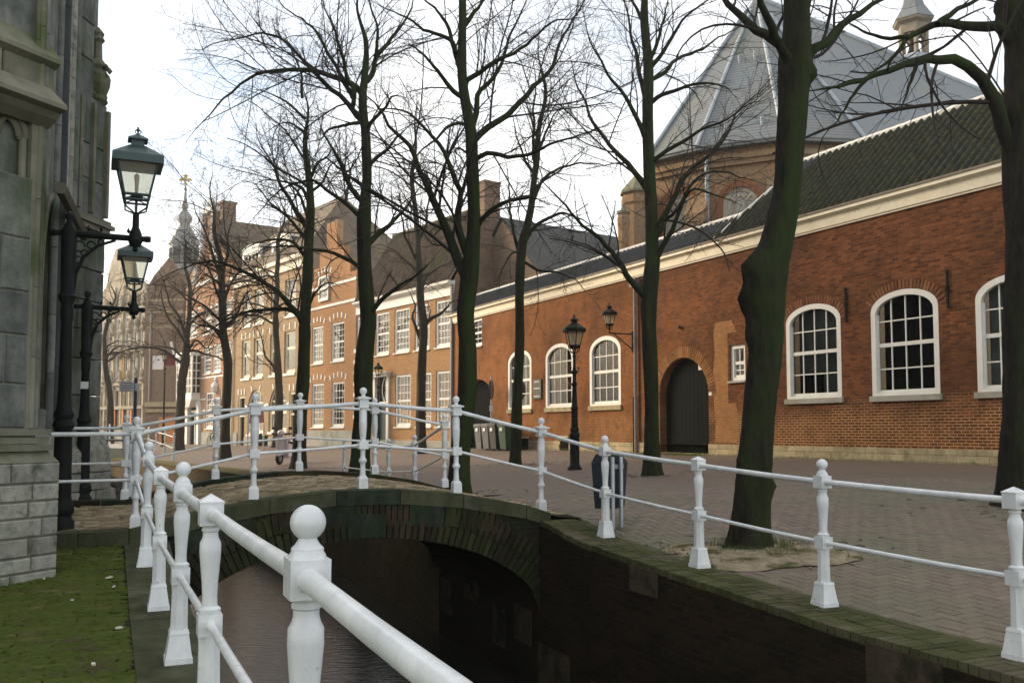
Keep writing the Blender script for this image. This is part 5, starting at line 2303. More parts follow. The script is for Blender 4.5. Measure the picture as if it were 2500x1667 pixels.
for yb in (1003, 975, 922, 870, 815, 745):
    zb_ = hh(515, yb)[1]
    spans = [(o[0] - .05, o[1] + .05) for o in allops if o[2] - .1 < zb_ < o[3] + .1]
    xx = RX0
    for a, b in sorted(spans) + [(RX1, RX1)]:
        if a > xx:
            q.box(xx, a, -.02, .05, zb_, zb_ + .11)
        xx = max(xx, b)
q.obj('stone_bands', MT['bright_paint'], rb)
q = MB()
q.extrude([(gm - 3.0, re - .1), (gm + 3.0, re - .1), (gm + 3.0, re + .15), (gm - 3.0, re + .15)], -.15, .05)
for s in (-1, 1):
    q.tube([(gm + s * 3.2, -.1, re + .2), (gm + s * 2.6, -.1, re + 1.2), (gm + s * 1.3, -.1, re + 2.4), (gm + s * 1.0, -.1, rr_)], .22, 6)
q.box(gm - 1.1, gm + 1.1, -.2, .4, rr_ - .1, rr_ + .25)
q.lathe([(.3, rr_ + .25), (.42, rr_ + .6), (.3, rr_ + .95), (.05, rr_ + 1.1)], gm, .1, 10)
q.obj('gable_trim', MT['bright_paint'], rb)
# oriel
ob = part('oriel', rb)
ox0, ox1 = FH.hx(449), FH.hx(487)
o0, o1 = hh(468, 962)[1], hh(468, 872)[1]
q = MB()
q.box(ox0, ox1, -.7, 0, o0 - .5, o0)
q.box(ox0 - .1, ox1 + .1, -.85, 0, o1, o1 + .35)
q.frustum((ox0 + ox1) / 2, -.35, o0 - 1.1, o0 - .5, (ox1 - ox0) * .55, (ox1 - ox0), .5, .75)
nb2 = 5
for k in range(nb2 + 1):
    X = ox0 + (ox1 - ox0) * k / nb2
    q.box(X - .05, X + .05, -.7, -.62, o0, o1)
for k in range(6):
    Z = o0 + (o1 - o0) * k / 5
    q.box(ox0, ox1, -.69, -.63, Z - .04, Z + .04)
    q.box(ox1 - .06, ox1, -.7, 0, Z - .04, Z + .04)
q.box(ox1 - .07, ox1 + .002, -.38, -.30, o0, o1)
q.obj('frame', MT['bright_paint'], ob)
q = MB()
q.box(ox0 + .02, ox1 - .02, -.66, -.1, o0, o1)
q.obj('pane', MT['glass'], ob)
q = MB()
q.box(ox0 + .1, ox1 - .1, -.5, -.1, o0, o1)
q.obj('room', MT['dark_room'], ob)
dd = part('door', rb)
q = MB()
q.band(outline(rdoor[0] - .5, rdoor[1] + .5, .3, rdoor[3] + .6, 1.3), outline(rdoor[0], rdoor[1], .3, rdoor[3], rdoor[4]), -.25, .1)
q.box(rdoor[0], rdoor[1], .0, .1, 2.9, 3.1)
q.box((rdoor[0] + rdoor[1]) / 2 - .06, (rdoor[0] + rdoor[1]) / 2 + .06, .0, .1, .3, 3)
q.obj('surround', MT['bright_paint'], dd)
q = MB()
q.box(rdoor[0], rdoor[1], .12, .2, .3, rdoor[3])
q.obj('leaf', MT['door_dark'], dd)
q = MB()
X, Z = FH.hit(528, 940)
q.lathe([(.10, -.6), (.34, -.5), (.38, -.1), (.30, .1), (.14, .22), (.16, .4), (.04, .6)], X, -.05, 8)
o = q.obj('emblem', MT['bright_paint'], rb)
o.location = (0, 0, Z)
for a, b in ((RX0, rdoor[0] - .6), (rdoor[1] + .6, RX1)):
    q = MB()
    q.box(a, b, -.08, .05, 0, 1.35)
    q.obj('plinth', MT['grey_plinth'], rb)
q = MB()
q.poly([(RX0, .3, re), (RX0, 9, re), (gm, 9, rr_ - .5), (gm, .3, rr_ - .5)])
q.poly([(RX1, 9, re), (RX1, .3, re), (gm, .3, rr_ - .5), (gm, 9, rr_ - .5)])
q.obj('roof', MT['pantile_far'], rb)

# ---- dark gable wall, projecting into the street end, seen flat on
FG = Frame(*at_y(455, 1050, 84).xy, .985, -.17)
gw = thing('brick_house', 'dark brown brick house end with one small white window', 'house', FG.m)
g0, g1 = FG.hx(352), FG.hx(456)
gt0 = FG.hit(352, 700)[1]
gt1 = FG.hit(456, 690)[1]
gpk = FG.hit(400, 660)[1]
sw = hbox(FG, 369, 396, 868, 902)
mb = MB()
wall_sheet(mb, g0, g1, 0, min(gt0, gt1), [sw], .3)
mb.extrude([(g0, min(gt0, gt1)), (g1, min(gt0, gt1)), (g1 - 1, gpk - .5), ((g0 + g1) / 2, gpk + 1.2), (g0 + .6, gpk - .5)], 0, .5)
mb.poly([(g0, 14, 0), (g0, 0, 0), (g0, 0, gt1), (g0, 14, gt1)])
mb.obj('wall', MT['brown_brick'], gw)
sash_window(gw, sw, 1, 2, ft=.3, fb=.3, bar=.1, y=-.04, back='dark_room')
q = MB()
z = FG.hit(420, 990)[1]
q.box(g0 + .2, g1, -.35, .05, z - .1, z + .35)
q.box(g0 + .2, g1, -.2, .05, z - .6, z - .3)
q.obj('cornice', MT['plinth_stone'], gw)
q = MB()
X, Z = FG.hit(411, 1045)
q.box(X - .9, X + .9, -.1, .05, 0, FG.hit(411, 1018)[1])
q.obj('door', MT['orange_shutter'], gw)
q = MB()
q.tube([(FG.hx(364), -.1, FG.hit(364, 980)[1]), (FG.hx(364), -.1, FG.hit(364, 760)[1])], .1, 6)
q.obj('downpipe', MT['zinc_pipe'], gw)
q = MB()
q.tube([(FG.hx(440), -.1, FG.hit(440, 925)[1]), (FG.hx(414), -.1, FG.hit(414, 835)[1])], .12, 6)
q.obj('drainpipe', MT['bright_paint'], gw)
q = MB()
for yy in (735, 765, 800):
    z = FG.hit(400, yy)[1]
    q.box(g0, g1, -.02, .05, z, z + .18)
q.obj('stone_bands', MT['plinth_stone'], gw)

# ---- ornate late-gothic stone house with orange shutters
FT = Frame(*at_y(352, 1050, 86).xy, .72, -.69)
gh = thing('stone_house', 'ornate pale stone gothic house front with orange shutters, behind the church', 'house', FT.m)
t0, t1 = FT.hx(232), FT.hx(352)
te = FT.hit(300, 735)[1]
tp = FT.hit(278, 610)[1]
ww = []
rowsY = [(775, 850), (865, 925), (950, 992), (998, 1040)]
colsX = [(243, 252), (259, 272), (279, 292), (300, 312), (320, 332), (338, 347)]
for yt, yb in rowsY:
    for a, b in colsX:
        xm = 300
        ww.append((FT.hx(a), FT.hx(b), FT.hit(xm, yb)[1], FT.hit(xm, yt)[1], 0))
mb = MB()
wall_sheet(mb, t0, t1, 0, te, ww, .3)
gm = FT.hx(282)
mb.extrude([(t0, te), (t1, te), (t1 - .8, te + 1.2), (gm + 3.0, te + 2), (gm + 2.2, te + 4), (gm + 1.0, tp), (gm - 1.0, tp), (gm - 2.2, te + 4), (gm - 3.0, te + 2), (t0 + .8, te + 1.2)], 0, .6)
mb.obj('wall', MT['pale_stone'], gh)
for i, op in enumerate(ww):
    w = part('window', gh)
    q = MB()
    q.band(outline(*op), inset_outline(*op, .12, .12), .02, .15)
    xm = (op[0] + op[1]) / 2
    q.box(xm - .06, xm + .06, .05, .12, op[2], op[3])
    q.obj('frame', MT['bright_paint' if i < 12 else 'pale_stone'], w)
    q = MB()
    q.box(op[0], op[1], .16, .17, op[2], op[3])
    q.obj('pane', MT['glass'], w)
    q = MB()
    q.box(op[0], op[1], .3, .32, op[2], op[3])
    q.obj('room', MT['dark_room'], w)
    if i % 6 in (1, 2, 3) and i >= 6:
        lower = i >= 18
        if lower or (i % 6 in (2,) and i < 12):
            q = MB()
            q.box(op[1] + .02, op[1] + (.95 if lower else .8), -.12, -.04, op[2], op[3])
            q.obj('shutter', MT['orange_shutter' if lower else 'yellow_shutter'], w)
q = MB()
for yy in (995, 937, 858, 760):
    z = FT.hit(300, yy)[1]
    q.box(t0, t1, -.25, .05, z - .15, z + .15)
for a in (237, 256, 275, 296, 316, 335, 350):
    X = FT.hx(a)
    q.box(X - .14, X + .14, -.18, .05, 0, te + (1.5 if 256 < a < 320 else .3))
    for k in range(4):
        z = te * (.45 + .17 * k)
        q.lathe([(.10, z - .4), (.3, z - .1), (.12, z + .1), (.2, z + .5), (.02, z + 1.1)], X, -.3, 6)
q.obj('tracery', MT['pale_stone'], gh)

# ---- brick tower with onion spire
tw_ = thing('church_tower', 'octagonal brick tower with grey onion spire and gilt weathervane', 'tower', Matrix.Translation(at_y(440, 1050, 112)) @ Matrix.Translation((0, 0, -1.5)))
s = 112 / F


def tz(y):
    return at_y(440, y, 112).z


q = MB()
q.lathe([(40 * s, 0), (40 * s, tz(760)), (42 * s, tz(755)), (42 * s, tz(745)), (37 * s, tz(740)), (36 * s, tz(690)), (38 * s, tz(684)), (38 * s, tz(675)), (34 * s, tz(670)), (33 * s, tz(600))], n=8, rot=.2)
q.obj('shaft', MT['brown_brick'], tw_)
q = MB()
q.lathe([(36 * s, tz(668)), (36 * s, tz(661)), (34 * s, tz(655)), (34 * s, tz(600)), (38 * s, tz(597)), (36 * s, tz(590)), (26 * s, tz(575)), (20 * s, tz(562)), (13 * s, tz(553)), (12 * s, tz(548)), (13 * s, tz(545)), (18 * s, tz(537)), (18 * s, tz(530)), (13 * s, tz(522)), (6 * s, tz(514)), (5 * s, tz(511)),
         (8 * s, tz(507)), (8 * s, tz(501)), (5 * s, tz(494)), (2.6 * s, tz(472)), (2 * s, tz(466)), (4.5 * s, tz(463)), (2 * s, tz(459)), (1 * s, tz(452))], n=8, rot=.2)
q.obj('spire', MT['slate_tower'], tw_)
q = MB()
for k in range(8):
    a = 2 * math.pi * k / 8 + .2 + math.pi / 8
    r = 31.8 * s
    M_ = Matrix.Rotation(a, 4, 'Z')
    q.box(r - .02, r + .12, -.45, .45, tz(648), tz(610), M_)
q.obj('louvre', MT['church_dark'], tw_)
q = MB()
q.tube([(0, 0, tz(455)), (0, 0, tz(425))], .12, 6)
q.tube([(-.8, 0, tz(440)), (.8, 0, tz(440))], .10, 6)
q.tube([(-.5, 0, tz(446)), (-.7, 0, tz(438)), (-.1, 0, tz(434)), (.6, 0, tz(437)), (.3, 0, tz(445))], .1, 5)
q.lathe([(.05, tz(433)), (.4, tz(430)), (.05, tz(426))], 0, 0, 6)
q.obj('weathervane', MT['gold'], tw_)
# two plain roofs between tower and gothic house
mass = thing('brick_house', 'grey slate roofed house low in front of the onion tower', 'house', Matrix.Translation(at_y(375, 1050, 98)) @ Matrix.Translation((0, 0, -1.5)))
q = MB()
q.box(-3.6, 3.4, 0, 8, 0, at_y(375, 760, 98).z)
q.obj('wall', MT['brown_brick'], mass)
q = MB()
zz = at_y(375, 760, 98).z
q.extrude([(-3.9, zz), (3.7, zz), (3.0, at_y(375, 705, 98).z), (-2.4, at_y(375, 690, 98).z)], -.3, 8)
q.obj('roof', MT['slate_tower'], mass)

# ================================================================= SLATE-ROOFED CHURCH BEHIND THE ANNEXE
ck = thing('slate_church', 'tall brick church apse with steep slate roof and bell turret', 'church', Matrix())
EZ = EYE + 10.75
E = []
for x, Y in ((1604, 36.4), (1716, 35.0), (1910, 33.7), (2100, 34.0)):
    E.append(Vector(((x - CX) / F * Y, Y, 0)))
axn = Vector((.813, .582, 0))
E.append(E[3] + axn * 30)
backL = E[0] + Vector((.25, 1, 0)).normalized() * 7
backL2 = backL + axn * 30
apx = at_y(1845, -6, 39.5)
AP = Vector((apx.x, apx.y, apx.z))
rend = AP + axn * 28
mb = MB()
ring = [backL] + E[:4] + [E[4]]
for a, b in zip(ring, ring[1:]):
    mb.poly([(a.x, a.y, 0), (b.x, b.y, 0), (b.x, b.y, EZ), (a.x, a.y, EZ)])
wallc = mb.obj('wall', MT['church_brick'], ck)
wallc.data.materials[0] = mat_plain('apse_brick', (.38, .245, .135), (.25, .16, .09), 8, .85, .6, 16, .03, .25, c3=(.22, .175, .125), s3=.5, lo3=.48, hi3=.66)
OV = .45
cen = sum(E[:4], Vector()) / 4 + Vector((.5, 4, 0))


def over(p):
    d = (p - cen)
    d.z = 0
    return p + d.normalized() * OV


mb = MB()
ro = [over(backL)] + [over(p) for p in E[:4]]
e4 = E[4] + Vector((.582, -.813, 0)) * OV
for a, b in zip(ro, ro[1:]):
    mb.poly([(a.x, a.y, EZ), (b.x, b.y, EZ), tuple(AP)])
mb.poly([(ro[-1].x, ro[-1].y, EZ), (e4.x, e4.y, EZ), tuple(rend), tuple(AP)])
b2 = backL2
mb.poly([(backL.x, backL.y, EZ), tuple(AP), tuple(rend), (b2.x, b2.y, EZ)])
roofc = mb.obj('roof', MT['slate'], ck)
q = MB()
for p in ro[1:]:
    n_ = 10
    q.tube([Vector((p.x, p.y, EZ + .03)).lerp(AP, i / n_) + Vector((0, -.03, .03)) for i in range(n_)], .075, 6)
q.tube([AP, rend], .14, 8)
q.obj('hip_lead', MT['lead'], roofc)
q = MB()
for a, b in list(zip(ro, ro[1:])) + [(ro[-1], e4)]:
    for off, z0, z1 in ((.0, -.10, .0), (.10, .0, .05)):
        d = (b - a).normalized()
        nrm = Vector((d.y, -d.x, 0))
        p0, p1 = a + nrm * (off * .5), b + nrm * (off * .5)
        p2, p3 = b - nrm * .5, a - nrm * .5
        q.hexa([(p0.x, p0.y, EZ + z0), (p1.x, p1.y, EZ + z0), (p2.x, p2.y, EZ + z0), (p3.x, p3.y, EZ + z0), (p0.x, p0.y, EZ + z1), (p1.x, p1.y, EZ + z1), (p2.x, p2.y, EZ + z1), (p3.x, p3.y, EZ + z1)])
gut = q.obj('gutter', MT['slate_tower'], ck)
q = MB()
for a, b in zip(E[:4], E[1:4]):
    d = (b - a).normalized()
    nrm = Vector((d.y, -d.x, 0))
    for off, z0, z1 in ((.14, -.75, -.55), (.22, -.55, -.34)):
        p0, p1 = a + nrm * off, b + nrm * off
        q.hexa([(p0.x, p0.y, EZ + z0), (p1.x, p1.y, EZ + z0), (b.x, b.y, EZ + z0), (a.x, a.y, EZ + z0), (p0.x, p0.y, EZ + z1), (p1.x, p1.y, EZ + z1), (b.x, b.y, EZ + z1), (a.x, a.y, EZ + z1)])
q.obj('corbel_table', wallc.data.materials[0], ck)
# hooks and a roof hatch
for (x, y) in ((1805, 150), (1843, 140), (1860, 300), (1772, 310), (2130, 205), (2305, 205), (2040, 300)):
    q = MB()
    pt = None
    hit_ = None
    d = ray(x, y).normalized()
    best = None
    for poly in roofc.data.polygons:
        nrm = poly.normal
        c = Vector(roofc.data.vertices[poly.vertices[0]].co)
        k = (c - Vector((0, 0, EYE))).dot(nrm) / (d.dot(nrm) + 1e-9)
        P = Vector((0, 0, EYE)) + d * k
        if k > 0 and (best is None or k < best[0]) and P.z > EZ:
            # accept when inside polygon's vertical projection (coarse)
            best = (k, P, nrm) if best is None or k > best[0] else best
    h_ = BVHTree.FromPolygons([v.co for v in roofc.data.vertices], [tuple(p.vertices) for p in roofc.data.polygons]).ray_cast(Vector((0, 0, EYE)), d)
    if h_[0] is None:
        continue
    P = h_[0] + h_[1] * (.05 if h_[1].dot(d) < 0 else -.05)
    q.box(P.x - .04, P.x + .04, P.y - .06, P.y + .06, P.z - .22, P.z + .22)
    q.obj('roof_hook', MT['lead'], ck)
# buttresses at the apse corners
def buttress(p, w, d, ztop, name='buttress', cap=None, mat='church_brick'):
    dr_ = (p - cen)
    dr_.z = 0
    dr_.normalize()
    M_ = Matrix.Translation((p.x, p.y, 0)) @ Matrix.Rotation(math.atan2(dr_.x, -dr_.y), 4, 'Z')
    q = MB()
    q.hexa([(-w / 2, -d, 0), (w / 2, -d, 0), (w / 2, .2, 0), (-w / 2, .2, 0), (-w / 2, -d, ztop - 1.2), (w / 2, -d, ztop - 1.2), (w / 2, .2, ztop), (-w / 2, .2, ztop)])
    o = q.obj(name, wallc.data.materials[0], ck, matrix=M_)
    return o


buttress(E[1], .8, .8, EZ - 1.4)
buttress(E[2], .8, .7, EZ - 1.4)
buttress(E[3], .8, .7, EZ - 1.4)
# stepped stair buttress at the left with mossy stone caps
for x0_, x1_, yt, ycap, Y in ((1530, 1602, 468, 432, 35.6), (1514, 1541, 520, 508, 35.0)):
    a, b = at_y(x0_, 1050, Y), at_y(x1_, 1050, Y)
    zt, zc = at_y(x0_, yt, Y).z, at_y(x0_, ycap, Y).z
    cx_ = (a.x + b.x) / 2
    w_ = (b.x - a.x)
    q = MB()
    q.lathe([(w_ * .54, 0), (w_ * .54, zt - .5), (w_ * .60, zt - .4), (w_ * .60, zt - .15), (w_ * .54, zt - .1), (w_ * .54, zt)], cx_, Y + w_ * .4, 8, .39)
    q.obj('stair_turret', wallc.data.materials[0], ck)
    q = MB()
    q.lathe([(w_ * .64, zt), (w_ * .64, zt + .1), (w_ * .30, zc - .05), (w_ * .05, zc + .25)], cx_, Y + w_ * .4, 8, .39)
    q.obj('turret_cap', MT['green_copper'], ck)
# apse windows: brick arch, stone tracery, glass; in the two left faces
def apse_window(a, b, t0, t1, z0, z1):
    d = (b - a).normalized()
    fr = Frame(*(a.lerp(b, t0)).xy, d.x, d.y)
    L = (b - a).length * (t1 - t0)
    w = part('window', ck)
    w.matrix_local = fr.m
    q = MB()
    q.band(outline(-.25, L + .25, z0, z1 + .28, L / 2 + .25), outline(0, L, z0, z1, L / 2), -.12, .1)
    q.obj('brick_arch', MT['arch_brick'], w)
    q = MB()
    q.band(outline(0, L, z0, z1, L / 2), outline(.16, L - .16, z0, z1 - .16, (L - .32) / 2), -.06, .05)
    for k in (1, 2):
        q.box(L * k / 3 - .07, L * k / 3 + .07, -.05, .05, z0, z1 - L * .30)
    for z in (z0 + (z1 - z0) * .25, z0 + (z1 - z0) * .5):
        q.box(.1, L - .1, -.045, .05, z - .05, z + .05)
    for k in range(3):
        c = L * (k + .5) / 3
        q.tube([(c - L / 6, -.02, z1 - L * .42), (c - L / 9, -.02, z1 - L * .30), (c, -.02, z1 - L * .22), (c + L / 9, -.02, z1 - L * .30), (c + L / 6, -.02, z1 - L * .42)], .06, 5)
    q.obj('tracery', MT['pale_stone'], w)
    q = MB()
    q.extrude([p for p in outline(.1, L - .1, z0, z1 - .1, (L - .2) / 2)], -.02, .0)
    q.obj('pane', MT['curtain'], w)


apse_window(E[0], E[1], .22, .86, 5.5, EZ - 1.5)
apse_window(E[1], E[2], .30, .75, 5.5, EZ - 1.6)
q = MB()
P = E[1].lerp(E[2], .14) + Vector((-.2, -.25, 0))
q.tube([(P.x, P.y, 3), (P.x, P.y, EZ - .3)], .08, 8)
q.obj('downpipe', MT['lead'], ck)

# bell turret on the ridge
tb = None
for k in range(200):
    P = AP.lerp(rend, k / 200)
    x = CX + F * P.x / P.y
    if x > 2253:
        tb = P
        break
bt = part('bell_turret', ck)
bt.matrix_local = Matrix.Translation(tb) @ Matrix.Rotation(.3, 4, 'Z')
sc_ = tb.y / F
q = MB()
q.lathe([(38 * sc_, -60 * sc_), (38 * sc_, -2 * sc_), (42 * sc_, 0), (42 * sc_, 10 * sc_), (34 * sc_, 16 * sc_)], n=6)
q.obj('base', MT['lead'], bt)
q = MB()
for k in range(6):
    a = 2 * math.pi * k / 6
    X, Y = 31 * sc_ * math.cos(a), 31 * sc_ * math.sin(a)
    q.box(X - 4 * sc_, X + 4 * sc_, Y - 4 * sc_, Y + 4 * sc_, 12 * sc_, 72 * sc_)
    a2 = 2 * math.pi * (k + 1) / 6
    X2, Y2 = 31 * sc_ * math.cos(a2), 31 * sc_ * math.sin(a2)
    q.tube([(X, Y, 52 * sc_), ((X + X2) / 2, (Y + Y2) / 2, 66 * sc_), (X2, Y2, 52 * sc_)], 4 * sc_, 5)
q.lathe([(37 * sc_, 70 * sc_), (37 * sc_, 92 * sc_), (48 * sc_, 98 * sc_), (50 * sc_, 104 * sc_)], n=6)
q.obj('bell_stage', MT['old_wood'], bt)
q = MB()
q.lathe([(52 * sc_, 104 * sc_), (40 * sc_, 122 * sc_), (28 * sc_, 142 * sc_), (22 * sc_, 165 * sc_), (24 * sc_, 190 * sc_), (12 * sc_, 230 * sc_), (2 * sc_, 300 * sc_)], n=6)
q.obj('turret_roof', MT['slate'], bt)
q = MB()
q.lathe([(16 * sc_, 26 * sc_), (12 * sc_, 32 * sc_), (9 * sc_, 50 * sc_), (3 * sc_, 56 * sc_)], n=12)
q.obj('bell', MT['black_iron'], bt)
# ================================================================= OLD CHURCH ON THE LEFT
CA = at_z(140, 1395, .29)
FA = Frame(CA.x, CA.y, .425, .905)
print('church corner', CA, FA.hx(0))
oc = thing('stone_church', 'weathered grey-green gothic stone church buttresses at the left edge', 'church', Matrix())
oa = part('buttress', oc)
oa.matrix_local = FA.m


def zA(y, x=60, off=0.0):
    return FA.hit(x, y, off)[1]


def course_blocks(parent, xs0, xs1, z0, z1, y0, y1, hmin, hmax, lmin, lmax, mat, gap=.006, name='stone', rough=.006):
    z = z0
    row = 0
    while z < z1 - .02:
        hgt = min(random.uniform(hmin, hmax), z1 - z)
        if z1 - z - hgt < hmin * .5:
            hgt = z1 - z
        x = xs1
        first_ = True
        while x > xs0 + .01:
            L = random.uniform(lmin, lmax)
            if first_ and row % 2:
                L *= .55
            first_ = False
            xa = max(x - L, xs0)
            q = MB()
            o_ = random.uniform(0, rough)
            e = .012
            a, b, c, d = xa + gap, x - gap, z + gap, z + hgt - gap
            q.hexa([(a, y0 - o_ + e, c), (b, y0 - o_ + e, c), (b, y1, c), (a, y1, c), (a, y0 - o_ + e, d), (b, y0 - o_ + e, d), (b, y1, d), (a, y1, d)])
            q.poly([(a + e, y0 - o_, c + e), (b - e, y0 - o_, c + e), (b - e, y0 - o_, d - e), (a + e, y0 - o_, d - e)])
            k = len(q.v)
            q.f[2] = (0, 1, k - 3, k - 4)
            q.f += [(1, 5, k - 2, k - 3), (5, 4, k - 1, k - 2), (4, 0, k - 4, k - 1)]
            q.obj(name, mat, parent)
            x = xa
        z += hgt
        row += 1


zp = zA(1128, 130)
XL = -2.2
course_blocks(oa, XL, 0, .16, zp, 0, .35, .12, .17, .28, .50, MT['church_stone_base'])
q = MB()
q.box(XL, -.012, .016, 1.2, .1, zp - .01)
q.obj('core', MT['joint_light'], oa)
# sloped set-off and moulded foot of the shaft
xr = FA.hx(97, .12)
zs0 = zA(1100, 90, .12)
q = MB()
q.hexa([(XL, .01, zp), (-.005, .01, zp), (-.005, .5, zp), (XL, .5, zp), (XL, .10, zs0), (xr + .07, .10, zs0), (xr + .07, .5, zs0), (XL, .5, zs0)])
q.obj('set_off', MT['church_stone_moss'], oa)
for dz, pr in ((0, .075), (.06, .05), (.13, .065)):
    q = MB()
    q.box(XL, xr + pr, .12 - pr, .6, zs0 + dz, zs0 + dz + .055)
    q.obj('base_moulding', MT['church_stone_moss'], oa)
zsh = zs0 + .19
ztr0 = zA(432, 60, .12)           # foot of the traceried panel
xflat = FA.hx(62, .12)
course_blocks(oa, XL, xflat, zsh, ztr0, .12, .6, .36, .46, .35, .75, MT['church_stone'])
ztop = zA(-420, 60, .12)
q = MB()
q.box(XL, xr - .03, .134, 1.4, zsh - .3, ztr0)
q.obj('core', MT['joint_light'], oa)
q = MB()
q.box(XL, xr - .03, .25, 1.4, ztr0, ztop)
q.obj('core', MT['church_stone'], oa)
for px_, r in ((68, .022), (78, .034), (90, .026)):
    X = FA.hx(px_, .12)
    z = zsh
    while z < ztop - .1:
        z2 = min(z + random.uniform(.55, .8), ztop)
        q = MB()
        q.lathe([(r, z + .003), (r, z2 - .003)], X, .15, 12)
        smooth_by_angle(q.obj('colonnette', MT['church_stone_moss' if px_ < 80 else 'church_stone'], oa))
        z = z2
# traceried panel
zt1 = zA(235, 60, .12)
q = MB()
q.box(XL, xflat, .24, .3, ztr0, zt1)
q.obj('panel', MT['church_stone'], oa)
q = MB()
wid = .55
cxp = xflat - wid * .5 - .03
zc = ztr0 + .35
for R, rr in ((wid * .5, .035), (wid * .5 - .075, .022)):
    q.tube([(cxp + R * math.cos(a), .20, zc + (zt1 - zc - .12) * R / (wid * .5) * math.sin(a) ** .8 if math.sin(a) > 0 else zc) for a in [math.pi * i / 16 for i in range(17)]], rr, 7)
for s in (-1, 1):
    q.tube([(cxp + s * wid * .46, .20, ztr0), (cxp + s * wid * .46, .20, zc)], .035, 7)
    pts = []
    for i in range(11):
        a = math.pi * i / 10
        pts.append((cxp + s * (.12 + .10 * math.cos(a)), .20, zc - .02 + .17 * math.sin(a)))
    q.tube(pts, .024, 6)
    q.tube([(cxp + s * .03, .20, zc + .30), (cxp + s * .15, .20, zc + .22), (cxp + s * .20, .20, zc + .06), (cxp + s * .27, .20, zc - .02)], .022, 6)
q.tube([(cxp + .12 * math.cos(2 * math.pi * i / 12), .20, zc + .34 + .10 * math.sin(2 * math.pi * i / 12)) for i in range(13)], .024, 6)
smooth_by_angle(q.obj('tracery', MT['church_stone_moss'], oa), 60)
q = MB()
q.box(xflat - .02, xr - .02, .13, .3, ztr0, zt1)
q.obj('jamb', MT['church_stone_moss'], oa)
# first string course with weathering
xs1 = FA.hx(141, -.10)
zw = FA.hit(120, 246, -.10)[1]
q = MB()
prof = [(.12, zw - .16), (.02, zw - .10), (-.02, zw - .05), (-.10, zw - .03), (-.10, zw + .01), (.12, zw + .20)]
for (ya, za), (yb, zb) in zip(prof, prof[1:]):
    q.poly([(XL, ya, za), (xs1, ya, za), (xs1, yb, zb), (XL, yb, zb)])
q.poly([(xs1, y, z) for y, z in prof] + [(xs1, .4, zw + .2), (xs1, .4, zw - .16)])
q.obj('string_course', MT['church_stone_moss'], oa)
x2 = FA.hx(112, .12)
zw2 = FA.hit(105, 142, .12)[1]
course_blocks(oa, XL, FA.hx(108, .13), zw + .18, zw2 - .02, .13, .6, .26, .34, .4, .8, MT['church_stone_moss'])
q = MB()
prof = [(.13, zw2 - .06), (.07, zw2 - .02), (.07, zw2 + .02), (.26, zw2 + .24)]
for (ya, za), (yb, zb) in zip(prof, prof[1:]):
    q.poly([(XL, ya, za), (x2, ya, za), (x2, yb, zb), (XL, yb, zb)])
q.poly([(x2, y, z) for y, z in prof] + [(x2, .5, zw2 + .24), (x2, .5, zw2 - .06)])
q.obj('string_course', MT['church_stone_moss'], oa)
# upper stage with a framed panel
zu = zw2 + .22
course_blocks(oa, XL, FA.hx(98, .28), zu, ztop + 2.5, .30, .6, .4, .5, .4, .8, MT['church_stone'])
for px_ in (12, 30, 84):
    q = MB()
    X = FA.hx(px_, .26)
    q.lathe([(.028, zu), (.028, ztop + 2)], X, .28, 10)
    smooth_by_angle(q.obj('colonnette', MT['church_stone_moss'], oa))
q = MB()
q.box(XL, -.3, .5, 3.0, .1, ztop + 2.5)
q.obj('core', MT['church_stone'], oa)

# recessed wall between the buttresses
FR = Frame(-5.35, 10.3, -.323, .946)
orc = part('aisle_wall', oc)
orc.matrix_local = FR.m
RL = 2.95
course_blocks(orc, -1.2, RL, .45, 1.45, -.12, .3, .2, .26, .35, .6, MT['church_stone_base'])
win = (.35, 1.75, 1.75, FR.hit(118, 470)[1], 1.25)
q = MB()
wall_sheet(q, -1.5, RL, 1.45, 11.0, [win], .5)
q.obj('wall', MT['church_stone'], orc)
q = MB()
q.extrude(outline(*win), .42, .46)
q.obj('window_glass', MT['church_dark'], orc)
for t in (.06, .14):
    q = MB()
    q.band(outline(win[0] - .16 + t, win[1] + .16 - t, win[2], win[3] + .16 - t, win[4] + .1 - t), outline(win[0] - .1 + t, win[1] + .1 - t, win[2], win[3] + .1 - t, win[4] + .06 - t), -.08 + t, .2)
    q.obj('arch_moulding', MT['church_stone_moss'], orc)
for px_, r in ((113, .05), (121, .09), (134, .05), (141, .075), (148, .04), (155, .06), (161, .04)):
    X = FR.hx(px_)
    if X > RL - .05 or X < -1:
        continue
    z = 1.45
    while z < 10:
        z2 = z + random.uniform(.7, 1.1)
        q = MB()
        q.lathe([(r, z + .004), (r, z2 - .004)], X, -.02, 12)
        smooth_by_angle(q.obj('colonnette', MT['church_dark' if r > .08 else ('church_stone_base' if px_ in (134, 141, 148) else 'church_stone')], orc))
        z = z2
p0, p1 = FR.hit(101, 455), FR.hit(166, 574)
q = MB()
q.tube([(p0[0], -.20, p0[1]), (p1[0], -.20, p1[1])], .075, 6)
q.obj('sloping_coping', MT['church_stone_moss'], orc)

# second buttress
FB = Frame(-6.29, 13.05, .10, 1.0)
obt = part('buttress', oc)
obt.matrix_local = FB.m
xb1 = FB.hx(244)
print('buttress B', xb1, FB.hx(165))


def zB(y, x=220, off=0.0):
    return FB.hit(x, y, off)[1]


